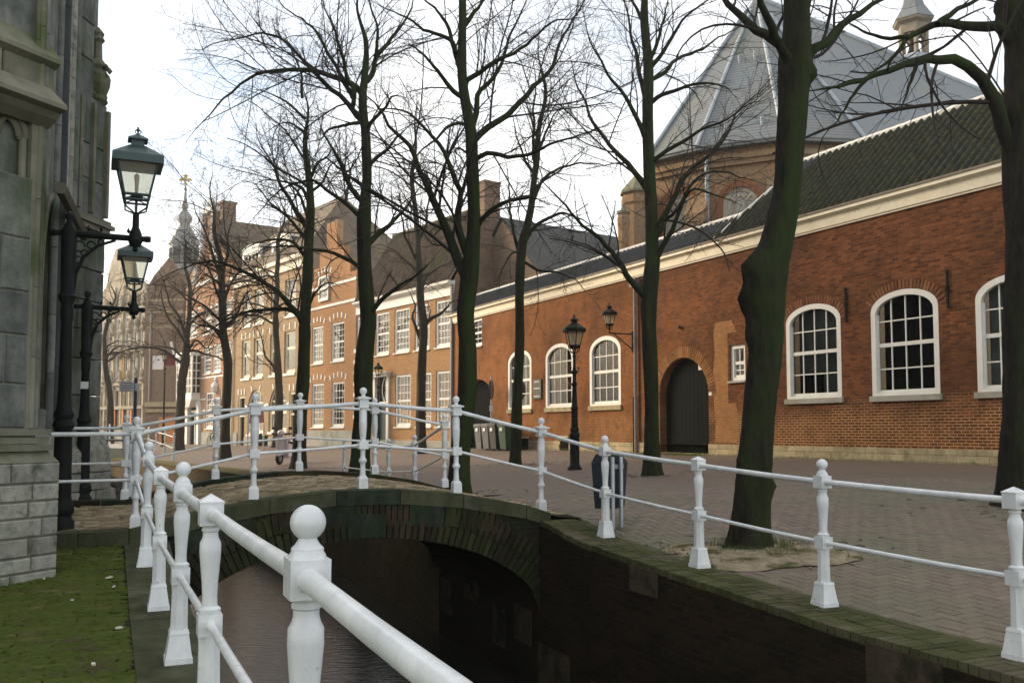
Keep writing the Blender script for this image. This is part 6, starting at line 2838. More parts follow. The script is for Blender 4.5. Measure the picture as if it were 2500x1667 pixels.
xpl = FB.hx(274, -.30)
zpl = zB(1100, 250, -.3)
course_blocks(obt, -1.4, xpl, .40, zpl, -.30, .3, .2, .27, .35, .65, MT['church_stone_base'])
q = MB()
q.hexa([(-1.4, -.29, zpl), (xpl, -.29, zpl), (xpl, .3, zpl), (-1.4, .3, zpl), (-1.4, -.04, zpl + .25), (xb1, -.04, zpl + .25), (xb1, .3, zpl + .25), (-1.4, .3, zpl + .25)])
q.obj('set_off', MT['church_stone_base'], obt)
zm_ = zB(560)
course_blocks(obt, -.1, xb1, zpl + .25, zm_, 0, .5, .42, .56, .4, .6, MT['church_stone'])
q = MB()
for pr, z0, z1 in ((.05, zm_, zm_ + .08), (.10, zm_ + .08, zm_ + .14), (.06, zm_ + .14, zm_ + .20)):
    q.box(-.15, xb1 + pr, -pr, .5, z0, z1)
q.obj('string_course', MT['church_stone_moss'], obt)
zk = zB(232)
course_blocks(obt, -.1, xb1 - .01, zm_ + .2, zk, .02, .5, .45, .6, .4, .6, MT['church_stone'])
for px_ in (172, 205, 240):
    X = FB.hx(px_)
    q = MB()
    q.box(X - .035, X + .035, -.05, .02, zm_ + .25, zk - .1)
    q.obj('panel_rib', MT['church_stone_moss'], obt)
# narrower upper stage with carved pinnacle
zkk = zB(105, 215)
course_blocks(obt, -.4, FB.hx(214), zk, 12.5, .06, .5, .5, .6, .4, .6, MT['church_stone'])
q = MB()
Xp = FB.hx(232)
q.lathe([(.10, zk - .05), (.17, zk + .05), (.13, zk + .12), (.19, zk + .30), (.20, zk + .42), (.12, zk + .52), (.16, zk + .58), (.07, zk + .70), (.06, zk + .95), (.10, zk + 1.0), (.07, zk + 1.05), (.09, zk + 1.10), (.01, zk + 1.2)], Xp, .12, 8)
for k in range(26):
    a, z = random.uniform(0, 6.28), zk + random.uniform(.0, .62)
    r = .17
    q.lathe([(.01, z - .05), (random.uniform(.03, .055), z), (.01, z + .05)], Xp + r * math.cos(a), .12 + r * math.sin(a), 6)
q.obj('carved_pinnacle', MT['church_stone_moss'], obt)
# church body behind (nave wall and roof, mostly out of view)
q = MB()
q.extrude([(-9.0, .2), (-6.45, .2), (-6.45, 12.0), (-9.0, 15.0), (-30, 15.0), (-30, .2)], 11.2, 14.0)
q.obj('nave_wall', MT['church_stone'], oc)
q = MB()
A_, B_, C_, D__ = Vector((-5.0, 5.0, 0)), Vector((-6.6, 13.9, 0)), Vector((-30, 20, 0)), Vector((-30, 0, 0))
q.hexa([(-7.2, 3.0, .2), (-7.4, 13.6, .2), (-32, 18, .2), (-32, 0, .2), (-7.2, 3.0, 12.0), (-7.4, 13.6, 12.0), (-32, 18, 12), (-32, 0, 12)])
q.obj('choir_body', MT['church_stone'], oc)
# unseen nave block added behind the buttress, its length set to shade the street
FN = Frame(-7.9, 14.6, -13.6, 30.4)
nv = part('hidden_nave', oc)
nv.matrix_local = FN.m
q = MB()
NL = 21.5
wins = [(2.5 + 5.2 * k, 4.9 + 5.2 * k, 4.5, 12.5, 1.6) for k in range(4)]
wall_sheet(q, 0, NL, .2, 16.0, wins, .5)
q.poly([(NL, 0, .2), (NL, 20, .2), (NL, 20, 16), (NL, 10, 27), (NL, 0, 16)])
q.poly([(0, 20, .2), (0, 0, .2), (0, 0, 16), (0, 10, 27), (0, 20, 16)])
q.obj('wall', MT['church_stone'], nv)
q = MB()
q.poly([(0, -.4, 15.9), (NL, -.4, 15.9), (NL, 10, 27.2), (0, 10, 27.2)])
q.poly([(NL, 20.4, 15.9), (0, 20.4, 15.9), (0, 10, 27.2), (NL, 10, 27.2)])
q.obj('roof', MT['slate'], nv)
for w_ in wins:
    q = MB()
    q.extrude(outline(*w_), .4, .45)
    q.obj('window_glass', MT['church_dark'], nv)
    q = MB()
    q.box(w_[1] + .8, w_[1] + 1.8, -.5, .1, .2, 14)
    q.obj('buttress', MT['church_stone'], nv)

# ================================================================= LANTERNS
def lantern_parts(root, z0, s=1.0, x=0.0, y=0.0, sides=4, iron='green_iron', rot=0.0):
    """hanging/standing street lantern; z0 = underside of its cradle"""
    M_ = Matrix.Translation((x, y, z0)) @ Matrix.Rotation(rot, 4, 'Z') @ Matrix.Scale(s, 4)
    ln = part('lantern', root)
    ln.matrix_local = M_
    r = math.sqrt(2) / 2 if sides == 4 else 1 / 2 / math.cos(math.pi / sides)
    ro = math.pi / 4 if sides == 4 else math.pi / sides
    q = MB()
    q.lathe([(.51 * r, .52), (.51 * r, .60), (.505 * r, .605), (.16 * r, .735), (.13 * r, .74)], 0, 0, sides, ro)
    q.lathe([(.13 * r, .735), (.13 * r, .80), (.20 * r, .80), (.20 * r, .815), (.03 * r, .875)], 0, 0, sides, ro)
    q.obj('cap', MT[iron], ln)
    q = MB()
    q.tube([(0, 0, .87), (0, 0, .95)], .010, 6)
    q.lathe([(.004, .90), (.020, .915), (.004, .93), (.014, .945), (.002, .96)], 0, 0, 8)
    q.tube([(.03 * math.cos(a), 0, .905 + .025 * math.sin(a)) for a in [2 * math.pi * i / 10 for i in range(11)]], .005, 4)
    q.obj('finial', MT[iron], ln)
    q = MB()
    tw, bw = .195, .125
    zt, zb = .525, .19
    cs = [(math.cos(ro + 2 * math.pi * k / sides), math.sin(ro + 2 * math.pi * k / sides)) for k in range(sides)]
    rt, rb = tw / math.cos(math.pi / sides), bw / math.cos(math.pi / sides)
    for c in cs:
        q.tube([(c[0] * rb, c[1] * rb, zb), (c[0] * rt, c[1] * rt, zt)], .013, 6)
    for k in range(sides):
        a, b = cs[k], cs[(k + 1) % sides]
        q.tube([(a[0] * rb, a[1] * rb, zb), (b[0] * rb, b[1] * rb, zb)], .016, 6)
        q.tube([(a[0] * rb * .93, a[1] * rb * .93, zb - .05), (b[0] * rb * .93, b[1] * rb * .93, zb - .05)], .012, 6)
        q.tube([(a[0] * rb, a[1] * rb, zb), (a[0] * rb * .93, a[1] * rb * .93, zb - .05)], .012, 6)
        m = ((a[0] + b[0]) / 2 * rb, (a[1] + b[1]) / 2 * rb)
        q.tube([(m[0], m[1], zb), (a[0] * rb * .95, a[1] * rb * .95, zb - .05)], .006, 4)
        q.tube([(m[0], m[1], zb), (b[0] * rb * .95, b[1] * rb * .95, zb - .05)], .006, 4)
    q.lathe([(.05, .15), (.075, .16), (.06, .20), (.05, .215)], 0, 0, 12)
    for c in cs:
        q.tube([(c[0] * rb * .9, c[1] * rb * .9, .14), (c[0] * rb * .85, c[1] * rb * .85, .06), (c[0] * .05, c[1] * .05, .02), (c[0] * .02, c[1] * .02, 0)], .010, 6)
    q.tube([(0, 0, 0), (0, 0, .15)], .014, 8)
    q.obj('frame', MT[iron], ln)
    for k in range(sides):
        a, b = cs[k], cs[(k + 1) % sides]
        g = MB()
        g.poly([(a[0] * rb, a[1] * rb, zb), (b[0] * rb, b[1] * rb, zb), (b[0] * rt, b[1] * rt, zt), (a[0] * rt, a[1] * rt, zt)])
        g.obj('pane', MT['lamp_glass'], ln)
    q = MB()
    q.lathe([(.014, .215), (.018, .25), (.022, .36), (.028, .40), (.024, .43), (.005, .445)], 0, 0, 10)
    smooth_by_angle(q.obj('bulb', MT['bulb'], ln))
    return ln


def bracket_lamp(label, base, arm, hgt, s, lantern_s, twist):
    """bellied cast-iron post with one side arm carrying an upright lantern"""
    t = thing('street_lamp', label, 'street lamp', Matrix.Translation(base) @ Matrix.Rotation(twist, 4, 'Z'), 'lamps beside the church')
    q = MB()
    k_ = 1.0
    prof = [(.105, 0), (.105, .10), (.085, .13), (.080, .16), (.100, .19), (.098, .26), (.082, .30), (.074, .36), (.070, .9), (.068, 1.02), (.080, 1.04), (.088, 1.07), (.080, 1.10), (.066, 1.13), (.080, 1.16), (.080, 1.19), (.062, 1.23), (.052, 1.4),
            (.044, hgt - 1.0), (.050, hgt - .96), (.052, hgt - .86), (.044, hgt - .82), (.070, hgt - .74), (.072, hgt - .72), (.056, hgt - .70), (.064, hgt - .1), (.070, hgt - .06), (.050, hgt - .02), (.030, hgt + .03), (.022, hgt + .06), (.040, hgt + .10), (.036, hgt + .13), (.006, hgt + .16)]
    prof = [(r * 1.22, z) for r, z in prof]
    q.lathe(prof, 0, 0, 18)
    smooth_by_angle(q.obj('post', MT['black_iron'], t), 45)
    q = MB()
    za = hgt - .07
    q.tube([(-.14, 0, za), (.05, 0, za), (arm * .5, 0, za - .012), (arm + .12, 0, za - .02)], [.028, .036, .034, .030], 10)
    q.lathe([(.05, za - .10), (.075, za - .04), (.06, za + .04), (.034, za + .10), (.032, za + .24), (.02, za + .26)], arm, 0, 12)
    q.lathe([(.01, za - .16), (.03, za - .14), (.02, za - .10), (.05, za - .08)], arm, 0, 10)
    q.tube([(arm + .10, 0, za - .02), (arm + .15, 0, za - .02)], [.038, .030], 8)
    q.tube([(-.13, 0, za), (-.18, 0, za)], [.040, .028], 8)
    # filigree spandrel
    pts = [(.05, 0, za - .62), (.07, 0, za - .42), (.14, 0, za - .24), (.28, 0, za - .11), (arm * .7, 0, za - .05)]
    q.tube(pts, [.022, .022, .020, .018, .014], 7)
    for cx_, cz_, r_ in ((.10, za - .13, .055), (.15, za - .20, .035), (.21, za - .11, .038), (.09, za - .27, .035), (.30, za - .075, .025), (.07, za - .38, .025)):
        q.tube([(cx_ + r_ * math.cos(a), 0, cz_ + r_ * math.sin(a)) for a in [2 * math.pi * i / 10 for i in range(9)]], .010, 5)
    for cx_ in (.18, .30, arm - .07):
        q.lathe([(.004, za + .03), (.018, za + .055), (.004, za + .09)], cx_, 0, 6)
    q.obj('arm', MT['black_iron'], t)
    lantern_parts(t, za + .24, lantern_s, arm, 0, 4, 'green_iron', .14)
    return t


tw_ang = math.atan2(NC.y, NC.x) - .12
b1 = on_line(157, uv(10.42, 0), NC)
b1.z = deck_z(-.4)
S1 = b1.y / F
arm1 = 152 * S1
l1 = bracket_lamp('nearer black bracket lamp post before the church, with the larger lantern', b1, arm1, (1318 - 572) * S1 + .0, 1, 119 * S1 / .51, tw_ang)
b2 = on_line(207, uv(14.3, 0), NC)
b2.z = .46
S2_ = b2.y / F
l2 = bracket_lamp('farther black bracket lamp post beside the church, with the smaller lantern', b2, 106 * S2_, (1228 - 733) * S2_, 1, 81 * S2_ / .51, tw_ang)
print('lamps', b1, b2)
q = MB()
q.box(-.05, .05, -.075, -.06, 1.62, 1.72)
q.obj('sticker', MT['label_white'], l2)


def street_lamp(label, base, hgt, ls):
    t = thing('street_lamp', label, 'street lamp', Matrix.Translation(base), 'lamps standing in the street')
    q = MB()
    H = hgt - .96 * ls
    q.frustum(0, 0, 0, .06, .36, .34)
    q.lathe([(.15, .06), (.15, .10), (.135, .12), (.125, .14), (.125, .85), (.135, .87), (.14, .90), (.125, .94), (.10, .98), (.12, 1.02), (.115, 1.05), (.095, 1.10), (.085, 1.3), (.083, 1.55), (.10, 1.57), (.10, 1.60), (.075, 1.64),
             (.055, H - .85), (.075, H - .82), (.075, H - .78), (.05, H - .74), (.045, H - .55), (.075, H - .50), (.075, H - .46), (.04, H - .40), (.034, H - .12), (.05, H - .08), (.03, H)], 0, 0, 16)
    smooth_by_angle(q.obj('post', MT['black_iron'], t), 45)
    q = MB()
    for s_ in (-1, 1):
        q.tube([(0, 0, H - .48), (s_ * .07, 0, H - .50), (s_ * .12, 0, H - .42), (s_ * .10, 0, H - .36), (s_ * .06, 0, H - .38)], .016, 6)
    q.obj('scroll', MT['black_iron'], t)
    lantern_parts(t, H, ls, 0, 0, 6, 'black_iron', .2)
    return t


g = ghit(1403, 1146)
print('lamp ground', g)
street_lamp('tall black lamp post in the street before the arched windows', g, (1146 - 766) * g.y / F, 54 * g.y / F / .53)
g = ghit(922, 1092)
street_lamp('distant black lamp post before the ochre house door', g, (1092 - 882) * g.y / F, 23 * g.y / F / .53)
g = ghit(398, 1090)
print('far lamp', g)
street_lamp('farthest black lamp post with a small red flag at the end of the street', g, (1090 - 850) * g.y / F, 1.1)
fl = MB()
fl.box(.02, .75, -.03, .03, .3, 1.1)
fo = fl.obj('flag', MT['red_flag'], bpy.data.objects[[o.name for o in bpy.data.objects if o.get('label', '').startswith('farthest black lamp')][0]])
fo.location = (0, 0, at_y(398, 902, g.y).z - g.z)

# wall lantern on the annexe
wl = thing('wall_lantern', 'black wall lantern on a bracket beside the downpipe', 'lantern', FW.m)
X, Z = FW.hit(1551, 826, -.04)
Xl = FW.hx(1495, -.9)
zl0 = FW.hit(1495, 812, -.9)[1]
q = MB()
q.tube([(dpx - .28, -.02, zl0 + .0), (dpx - .28, -.95, zl0)], .022, 6)
q.tube([(dpx - .28, -.02, zl0 - .5), (dpx - .28, -.75, zl0 - .02)], .018, 6)
q.box(dpx - .31, dpx - .25, -.04, -.002, zl0 - .6, zl0 + .1)
q.tube([(dpx - .28, -.92, zl0), (dpx - .28, -.92, zl0 + .2)], .022, 6)
q.obj('bracket', MT['black_iron'], wl)
lantern_parts(wl, zl0 + .12, .92, dpx - .28, -.92, 6, 'black_iron', .2)

# ================================================================= STREET FURNITURE
def wheelie(label, base, ang, mat, w=.58, d=.7, h_=1.05):
    t = thing('wheelie_bin', label, 'bin', Matrix.Translation(base) @ Matrix.Rotation(ang, 4, 'Z'), 'wheelie bins by the passage')
    q = MB()
    q.hexa([(-w * .40, -d * .36, .06), (w * .40, -d * .36, .06), (w * .40, d * .40, .06), (-w * .40, d * .40, .06), (-w * .5, -d * .5, h_ - .1), (w * .5, -d * .5, h_ - .1), (w * .5, d * .45, h_ - .1), (-w * .5, d * .45, h_ - .1)])
    q.box(-w * .53, w * .53, -d * .53, d * .48, h_ - .14, h_ - .09)
    q.obj('body', MT[mat], t)
    q = MB()
    q.hexa([(-w * .53, -d * .54, h_ - .085), (w * .53, -d * .54, h_ - .085), (w * .53, d * .5, h_ - .085), (-w * .53, d * .5, h_ - .085), (-w * .48, -d * .46, h_ - .03), (w * .48, -d * .46, h_ - .03), (w * .5, d * .5, h_ + .02), (-w * .5, d * .5, h_ + .02)])
    q.obj('lid', MT[mat], t)
    q = MB()
    q.tube([(-w * .42, d * .58, h_ - .06), (w * .42, d * .58, h_ - .06)], .018, 8)
    q.box(-w * .42, -w * .36, d * .45, d * .58, h_ - .09, h_ - .04)
    q.box(w * .36, w * .42, d * .45, d * .58, h_ - .09, h_ - .04)
    q.obj('handle', MT['wheelie_black'], t)
    for s_ in (-1, 1):
        q = MB()
        q.tube([(s_ * w * .38, d * .36, .1), (s_ * w * .5, d * .36, .1)], .1, 14)
        q.obj('wheel', MT['tyre'], t)
    q = MB()
    q.box(-.1, .1, -d * .52, -d * .49, h_ - .34, h_ - .20)
    q.obj('label', MT['label_white'], t)
    return t


wa = math.atan2(FW.e.y, FW.e.x)
for i, (x, m, lab) in enumerate(((1188, 'wheelie_grey', 'grey wheelie bin nearest the dark passage'), (1206, 'wheelie_grey', 'second grey wheelie bin, between the first and the black one'),
                                 (1224, 'wheelie_black', 'black wheelie bin in the row by the passage'), (1248, 'wheelie_green', 'green wheelie bin at the right end of the row behind the tree'))):
    X = FW.hx(x, -.75)
    p = FW.world(X, -.85, 0)
    p.z = gz(p.x, p.y)
    wheelie(lab, p, wa, m, .62, .72, 1.12)

# canal-side litter bin on steel posts
g = ghit(1506, 1286)
lb = thing('litter_bin', 'dark blue municipal litter bin on steel posts behind the white railing', 'bin', Matrix.Translation((g.x, g.y, g.z)) @ Matrix.Rotation(math.atan2(NC.y, NC.x) + .55, 4, 'Z'))
sb_ = g.y / F
q = MB()
z0_, z1_ = 46 * sb_, 176 * sb_
H_ = 190 * sb_
w2, d2 = 40 * sb_, 30 * sb_
q.hexa([(-w2 * 1.1, -.02, z0_), (w2 * .80, -.02, z0_), (w2 * .80, d2 * 1.2, z0_), (-w2 * 1.1, d2 * 1.2, z0_), (-w2 * 1.1, -.02, z1_ * .88), (w2 * 1.25, -.02, z1_ * .88), (w2 * 1.25, d2 * 1.5, z1_ * .88), (-w2 * 1.1, d2 * 1.5, z1_ * .88)])
q.hexa([(-w2 * 1.1, -.02, z1_ * .885), (w2 * 1.25, -.02, z1_ * .885), (w2 * 1.25, d2 * 1.5, z1_ * .885), (-w2 * 1.1, d2 * 1.5, z1_ * .885), (-w2 * .95, .0, z1_), (w2 * .55, .0, z1_), (w2 * .55, d2 * 1.2, z1_), (-w2 * .95, d2 * 1.2, z1_)])
q.obj('body', MT['bin_blue'], lb)
q = MB()
q.box(-w2 * 1.0, w2 * .6, -.035, -.021, z1_ * .80, z1_ * .86)
q.box(-w2 * .9, w2 * .5, -.02, d2, z1_ + .002, z1_ + .018)
q.obj('trim', MT['galvanised'], lb)
for X in (0.0, -w2 * 1.05):
    q = MB()
    q.lathe([(.024, 0), (.024, 168 * sb_), (.018, 170 * sb_)], X, -.06, 12)
    smooth_by_angle(q.obj('post', MT['galvanised'], lb))

# round sign seen edge-on beside the passage
g = FW.world(FW.hx(1199, -.6), -.6, 0)
g.z = gz(g.x, g.y)
sg = thing('traffic_sign', 'round blue sign on a grey pole seen nearly edge-on by the passage', 'sign', Matrix.Translation(g) @ Matrix.Rotation(-.1, 4, 'Z'))
q = MB()
q.lathe([(.035, 0), (.035, 3.1)], 0, 0, 10)
q.obj('pole', MT['galvanised'], sg)
q = MB()
n = 24
sz = at_y(1199, 951, g.y).z - g.z
for i in range(1):
    pts = [(.3 * math.cos(2 * math.pi * k / n), sz + .42 * math.sin(2 * math.pi * k / n)) for k in range(n)]
    q.extrude(pts, -.02, .02)
o = q.obj('disc', MT['sign_blue'], sg)
o.rotation_euler = (0, 0, math.radians(79))
q = MB()
q.box(-.07, .07, -.06, -.04, 1.62, 1.86)
q.obj('plate', MT['label_white'], sg)

# bollards
def bollard(label, p, h_=.85):
    t = thing('bollard', label, 'bollard', Matrix.Translation(p), 'bollards before the houses')
    q = MB()
    q.lathe([(.16, 0), (.16, .1), (.13, .14), (.12, h_ - .18), (.14, h_ - .14), (.13, h_ - .05), (.05, h_)], 0, 0, 10)
    smooth_by_angle(q.obj('shaft', MT['black_iron'], t), 45)


for (x, y, lab) in ((980, 1089, 'dark bollard right of the ochre house door'), (787, 1086, 'dark bollard below the orange house windows'), (559, 1083, 'dark bollard near the buff house door')):
    p = ghit(x, y)
    bollard(lab, p, 36 * p.y / F)

# parked scooter
g = ghit(704, 1133)
sr = thing('motor_scooter', 'pinkish white motor scooter parked by a tree beyond the bridge', 'scooter', Matrix.Translation(g) @ Matrix.Rotation(math.radians(-104), 4, 'Z'))
ss = 84 * g.y / F / 1.15
print('scooter', g, ss)


def sp(mb, name, mat, smooth=True, par=None):
    for i, v in enumerate(mb.v):
        mb.v[i] = tuple(c * ss for c in v)
    o = mb.obj(name, MT[mat], par or sr)
    if smooth:
        smooth_by_angle(o, 50)
    return o


for X in (-.62, .62):      # x = forward
    q = MB()
    n = 18
    q.tube([(X + .17 * math.cos(2 * math.pi * i / n), 0, .22 + .17 * math.sin(2 * math.pi * i / n)) for i in range(n + 1)], .05, 8)
    w_ = sp(q, 'wheel', 'tyre')
    q = MB()
    q.tube([(X, -.04, .22), (X, .04, .22)], .11, 12)
    sp(q, 'rim', 'chrome', par=w_)
q = MB()
q.lathe([(.02, .40), (.16, .46), (.20, .60), (.17, .74), (.10, .80)], -.45, 0, 14)
q.hexa([(-.85, -.17, .36), (-.1, -.19, .30), (-.1, .19, .30), (-.85, .17, .36), (-.95, -.12, .66), (-.12, -.15, .66), (-.12, .15, .66), (-.95, .12, .66)])
q.box(-.15, .38, -.16, .16, .22, .30)
sp(q, 'body', 'scooter_paint')
q = MB()
q.hexa([(.34, -.20, .25), (.42, -.20, .25), (.42, .20, .25), (.34, .20, .25), (.50, -.24, .92), (.56, -.22, .92), (.56, .22, .92), (.50, .24, .92)])
q.hexa([(.44, -.07, .40), (.70, -.05, .40), (.70, .05, .40), (.44, .07, .40), (.50, -.10, .90), (.60, -.08, .95), (.60, .08, .95), (.50, .10, .90)])
sp(q, 'leg_shield', 'scooter_paint', False)
q = MB()
q.hexa([(-.95, -.13, .68), (-.15, -.15, .68), (-.15, .15, .68), (-.95, .13, .68), (-.9, -.1, .78), (-.2, -.12, .76), (-.2, .12, .76), (-.9, .1, .78)])
sp(q, 'saddle', 'tyre', False)
q = MB()
q.tube([(.48, -.36, 1.02), (.5, -.12, 1.0), (.5, .12, 1.0), (.48, .36, 1.02)], .025, 8)
q.tube([(.64, 0, .25), (.50, 0, 1.0)], .035, 8)
sp(q, 'handlebar', 'tyre')
q = MB()
q.lathe([(.03, .96), (.10, .98), (.12, 1.06), (.08, 1.12), (.02, 1.14)], .53, 0, 12)
sp(q, 'headlamp', 'scooter_paint')
for s_ in (-1, 1):
    q = MB()
    q.tube([(.5, s_ * .22, 1.0), (.48, s_ * .3, 1.18)], .010, 5)
    q.box(.46, .49, s_ * .3 - .06, s_ * .3 + .06, 1.15, 1.24)
    sp(q, 'mirror', 'chrome', False)
q = MB()
q.hexa([(.46, -.08, .33), (.82, -.07, .30), (.82, .07, .30), (.46, .08, .33), (.50, -.07, .44), (.78, -.06, .40), (.78, .06, .40), (.50, .07, .44)])
sp(q, 'front_mudguard', 'scooter_paint', False)

# bicycle against the red house
p = FH.world(FH.hx(513, -.5), -.45, 0)
p.z = gz(p.x, p.y, .35)
bi = thing('bicycle', 'dark bicycle leaning against the red house plinth', 'bicycle', FH.m.inverted().inverted() and (Matrix.Translation(p) @ Matrix.Rotation(math.atan2(FH.e.y, FH.e.x), 4, 'Z') @ Matrix.Rotation(-.12, 4, 'X')))
for X in (-.53, .53):
    q = MB()
    n = 18
    q.tube([(X + .35 * math.cos(2 * math.pi * i / n), 0, .36 + .35 * math.sin(2 * math.pi * i / n)) for i in range(n + 1)], .022, 6)
    for k in range(6):
        a = math.pi * k / 6
        q.tube([(X - .35 * math.cos(a), 0, .36 - .35 * math.sin(a)), (X + .35 * math.cos(a), 0, .36 + .35 * math.sin(a))], .004, 3)
    q.obj('wheel', MT['tyre'], bi)
q = MB()
for a, b in (((-.53, .36), (-.1, .32)), ((-.1, .32), (.36, .82)), ((-.1, .32), (-.22, .86)), ((-.22, .80), (.36, .84)), ((-.53, .36), (-.22, .80)), ((.53, .36), (.36, .98))):
    q.tube([(a[0], 0, a[1]), (b[0], 0, b[1])], .02, 6)
q.obj('frame', MT['black_iron'], bi)
q = MB()
q.tube([(.20, -.25, 1.0), (.34, -.1, 1.05), (.34, .1, 1.05), (.20, .25, 1.0)], .016, 6)
q.obj('handlebar', MT['chrome'], bi)
q = MB()
q.box(-.34, -.10, -.07, .07, .86, .92)
q.obj('saddle', MT['tyre'], bi)

# direction sign board on the left, beyond the church
p = at_y(328, 1050, 36)
p.z = .35
ds = thing('direction_sign', 'white multi-line direction sign on a blue pole beyond the church', 'sign', Matrix.Translation(p))
s_ = 36 / F
q = MB()
q.lathe([(.07, 0), (.07, at_y(328, 922, 36).z - p.z)], 0, 0, 10)
q.obj('pole', MT['sign_blue'], ds)
for x0_, x1_, yt, yb in ((-36, -1, 932, 956), (2, 11, 936, 954)):
    q = MB()
    q.box(x0_ * s_, x1_ * s_, -.10, -.075, at_y(328, yb, 36).z - p.z, at_y(328, yt, 36).z - p.z)
    o = q.obj('panel', MT['label_white'], ds)
    if x0_ < -10:
        q = MB()
        for k in range(4):
            z = at_y(328, 935.5 + 6 * k, 36).z - p.z
            q.box(-33.5 * s_, -32 * s_, -.106, -.1005, z - .025, z + .025)
            xx = -30.5
            while xx < -5 - 3 * (k % 2):
                L = random.uniform(1.2, 3.5)
                q.box(xx * s_, (xx + L) * s_, -.106, -.1005, z - .013, z + .013)
                xx += L + .7
        q.obj('lettering', MT['sign_text'], o)

# faded sign board on two posts, and dark planters behind
g = ghit(624, 1106)
tb_ = thing('hanging_sign', 'faded pink board hung between two thin grey posts before the buff house', 'sign', Matrix.Translation(g))
s_ = g.y / F
for X, top_ in ((-20, 108), (19, 68)):
    q = MB()
    q.lathe([(.035, 0), (.035, top_ * s_)], X * s_, 0, 8)
    q.obj('post', MT['galvanised'], tb_)
q = MB()
q.hexa([(-17 * s_, -.05, 72 * s_), (20 * s_, -.05, 74 * s_), (20 * s_, .0, 74 * s_), (-17 * s_, .0, 72 * s_), (-14 * s_, -.05, 104 * s_), (18 * s_, -.05, 106 * s_), (18 * s_, .0, 106 * s_), (-14 * s_, .0, 104 * s_)])
q.poly([(-20 * s_, -.06, 104 * s_), (22 * s_, -.06, 102 * s_), (4 * s_, .05, 116 * s_)])
q.obj('board', MT['sign_pink'], tb_)
for x, lab, hh_ in ((652, 'dark planter box before the buff house arch', 14), (640, 'dark shrub tub just left of the planter box', 20)):
    p = FH.world(FH.hx(x, -.5), -.6, 0)
    p.z = gz(p.x, p.y, .4)
    t = thing('planter', lab, 'planter', Matrix.Translation(p))
    q = MB()
    k = p.y / F
    q.frustum(0, 0, 0, hh_ * k, 8 * k, 10 * k)
    q.obj('tub', MT['board_black'], t)
    q = MB()
    for i in range(40):
        a, r, z = random.uniform(0, 6.28), random.uniform(0, 5 * k), hh_ * k + random.uniform(-.05, .3)
        q.lathe([(.01, z - .06), (.07, z), (.01, z + .06)], r * math.cos(a), r * math.sin(a), 5)
    q.obj('shrub', MT['moss'], t)
# ================================================================= TREES
def tubes_np(paths, radii, sides):
    """paths (n, m, 3), radii (n, m) -> vertices, quads"""
    n, m, _ = paths.shape
    tan = np.empty_like(paths)
    tan[:, 1:-1] = paths[:, 2:] - paths[:, :-2]
    tan[:, 0] = paths[:, 1] - paths[:, 0]
    tan[:, -1] = paths[:, -1] - paths[:, -2]
    tan /= np.linalg.norm(tan, axis=2, keepdims=True) + 1e-9
    mean = paths[:, -1] - paths[:, 0]
    ref = np.where(np.abs(mean[:, 2:3]) > .8 * np.linalg.norm(mean, axis=1, keepdims=True), np.array([[1., 0, 0]]), np.array([[0, 0, 1.]]))
    s = np.cross(tan, ref[:, None, :])
    s /= np.linalg.norm(s, axis=2, keepdims=True) + 1e-9
    w = np.cross(s, tan)
    a = 2 * np.pi * np.arange(sides) / sides
    V = paths[:, :, None, :] + radii[:, :, None, None] * (s[:, :, None, :] * np.cos(a)[None, None, :, None] + w[:, :, None, :] * np.sin(a)[None, None, :, None])
    idx = np.arange(n * m * sides).reshape(n, m, sides)
    A = idx[:, :-1, :]
    B = np.roll(A, -1, axis=2)
    D = idx[:, 1:, :]
    C = np.roll(D, -1, axis=2)
    Q = np.stack([A, B, C, D], axis=-1).reshape(-1, 4)
    return V.reshape(-1, 3), Q


def join(parts):
    Vs, Qs, off = [], [], 0
    for V, Q in parts:
        Vs.append(V)
        Qs.append(Q + off)
        off += len(V)
    return np.concatenate(Vs), np.concatenate(Qs)


def resample(P, m):
    P = np.asarray(P, float)
    # Catmull-Rom through the given points
    Q = np.vstack([2 * P[0] - P[1], P, 2 * P[-1] - P[-2]])
    out = []
    for i in range(1, len(Q) - 2):
        p0, p1, p2, p3 = Q[i - 1:i + 3]
        for t in np.linspace(0, 1, 12, endpoint=False):
            out.append(.5 * ((2 * p1) + (-p0 + p2) * t + (2 * p0 - 5 * p1 + 4 * p2 - p3) * t * t + (-p0 + 3 * p1 - 3 * p2 + p3) * t ** 3))
    out.append(P[-1])
    out = np.array(out)
    d = np.r_[0, np.cumsum(np.linalg.norm(np.diff(out, axis=0), axis=1))]
    q = np.linspace(0, d[-1], m)
    return np.stack([np.interp(q, d, out[:, k]) for k in range(3)], 1)


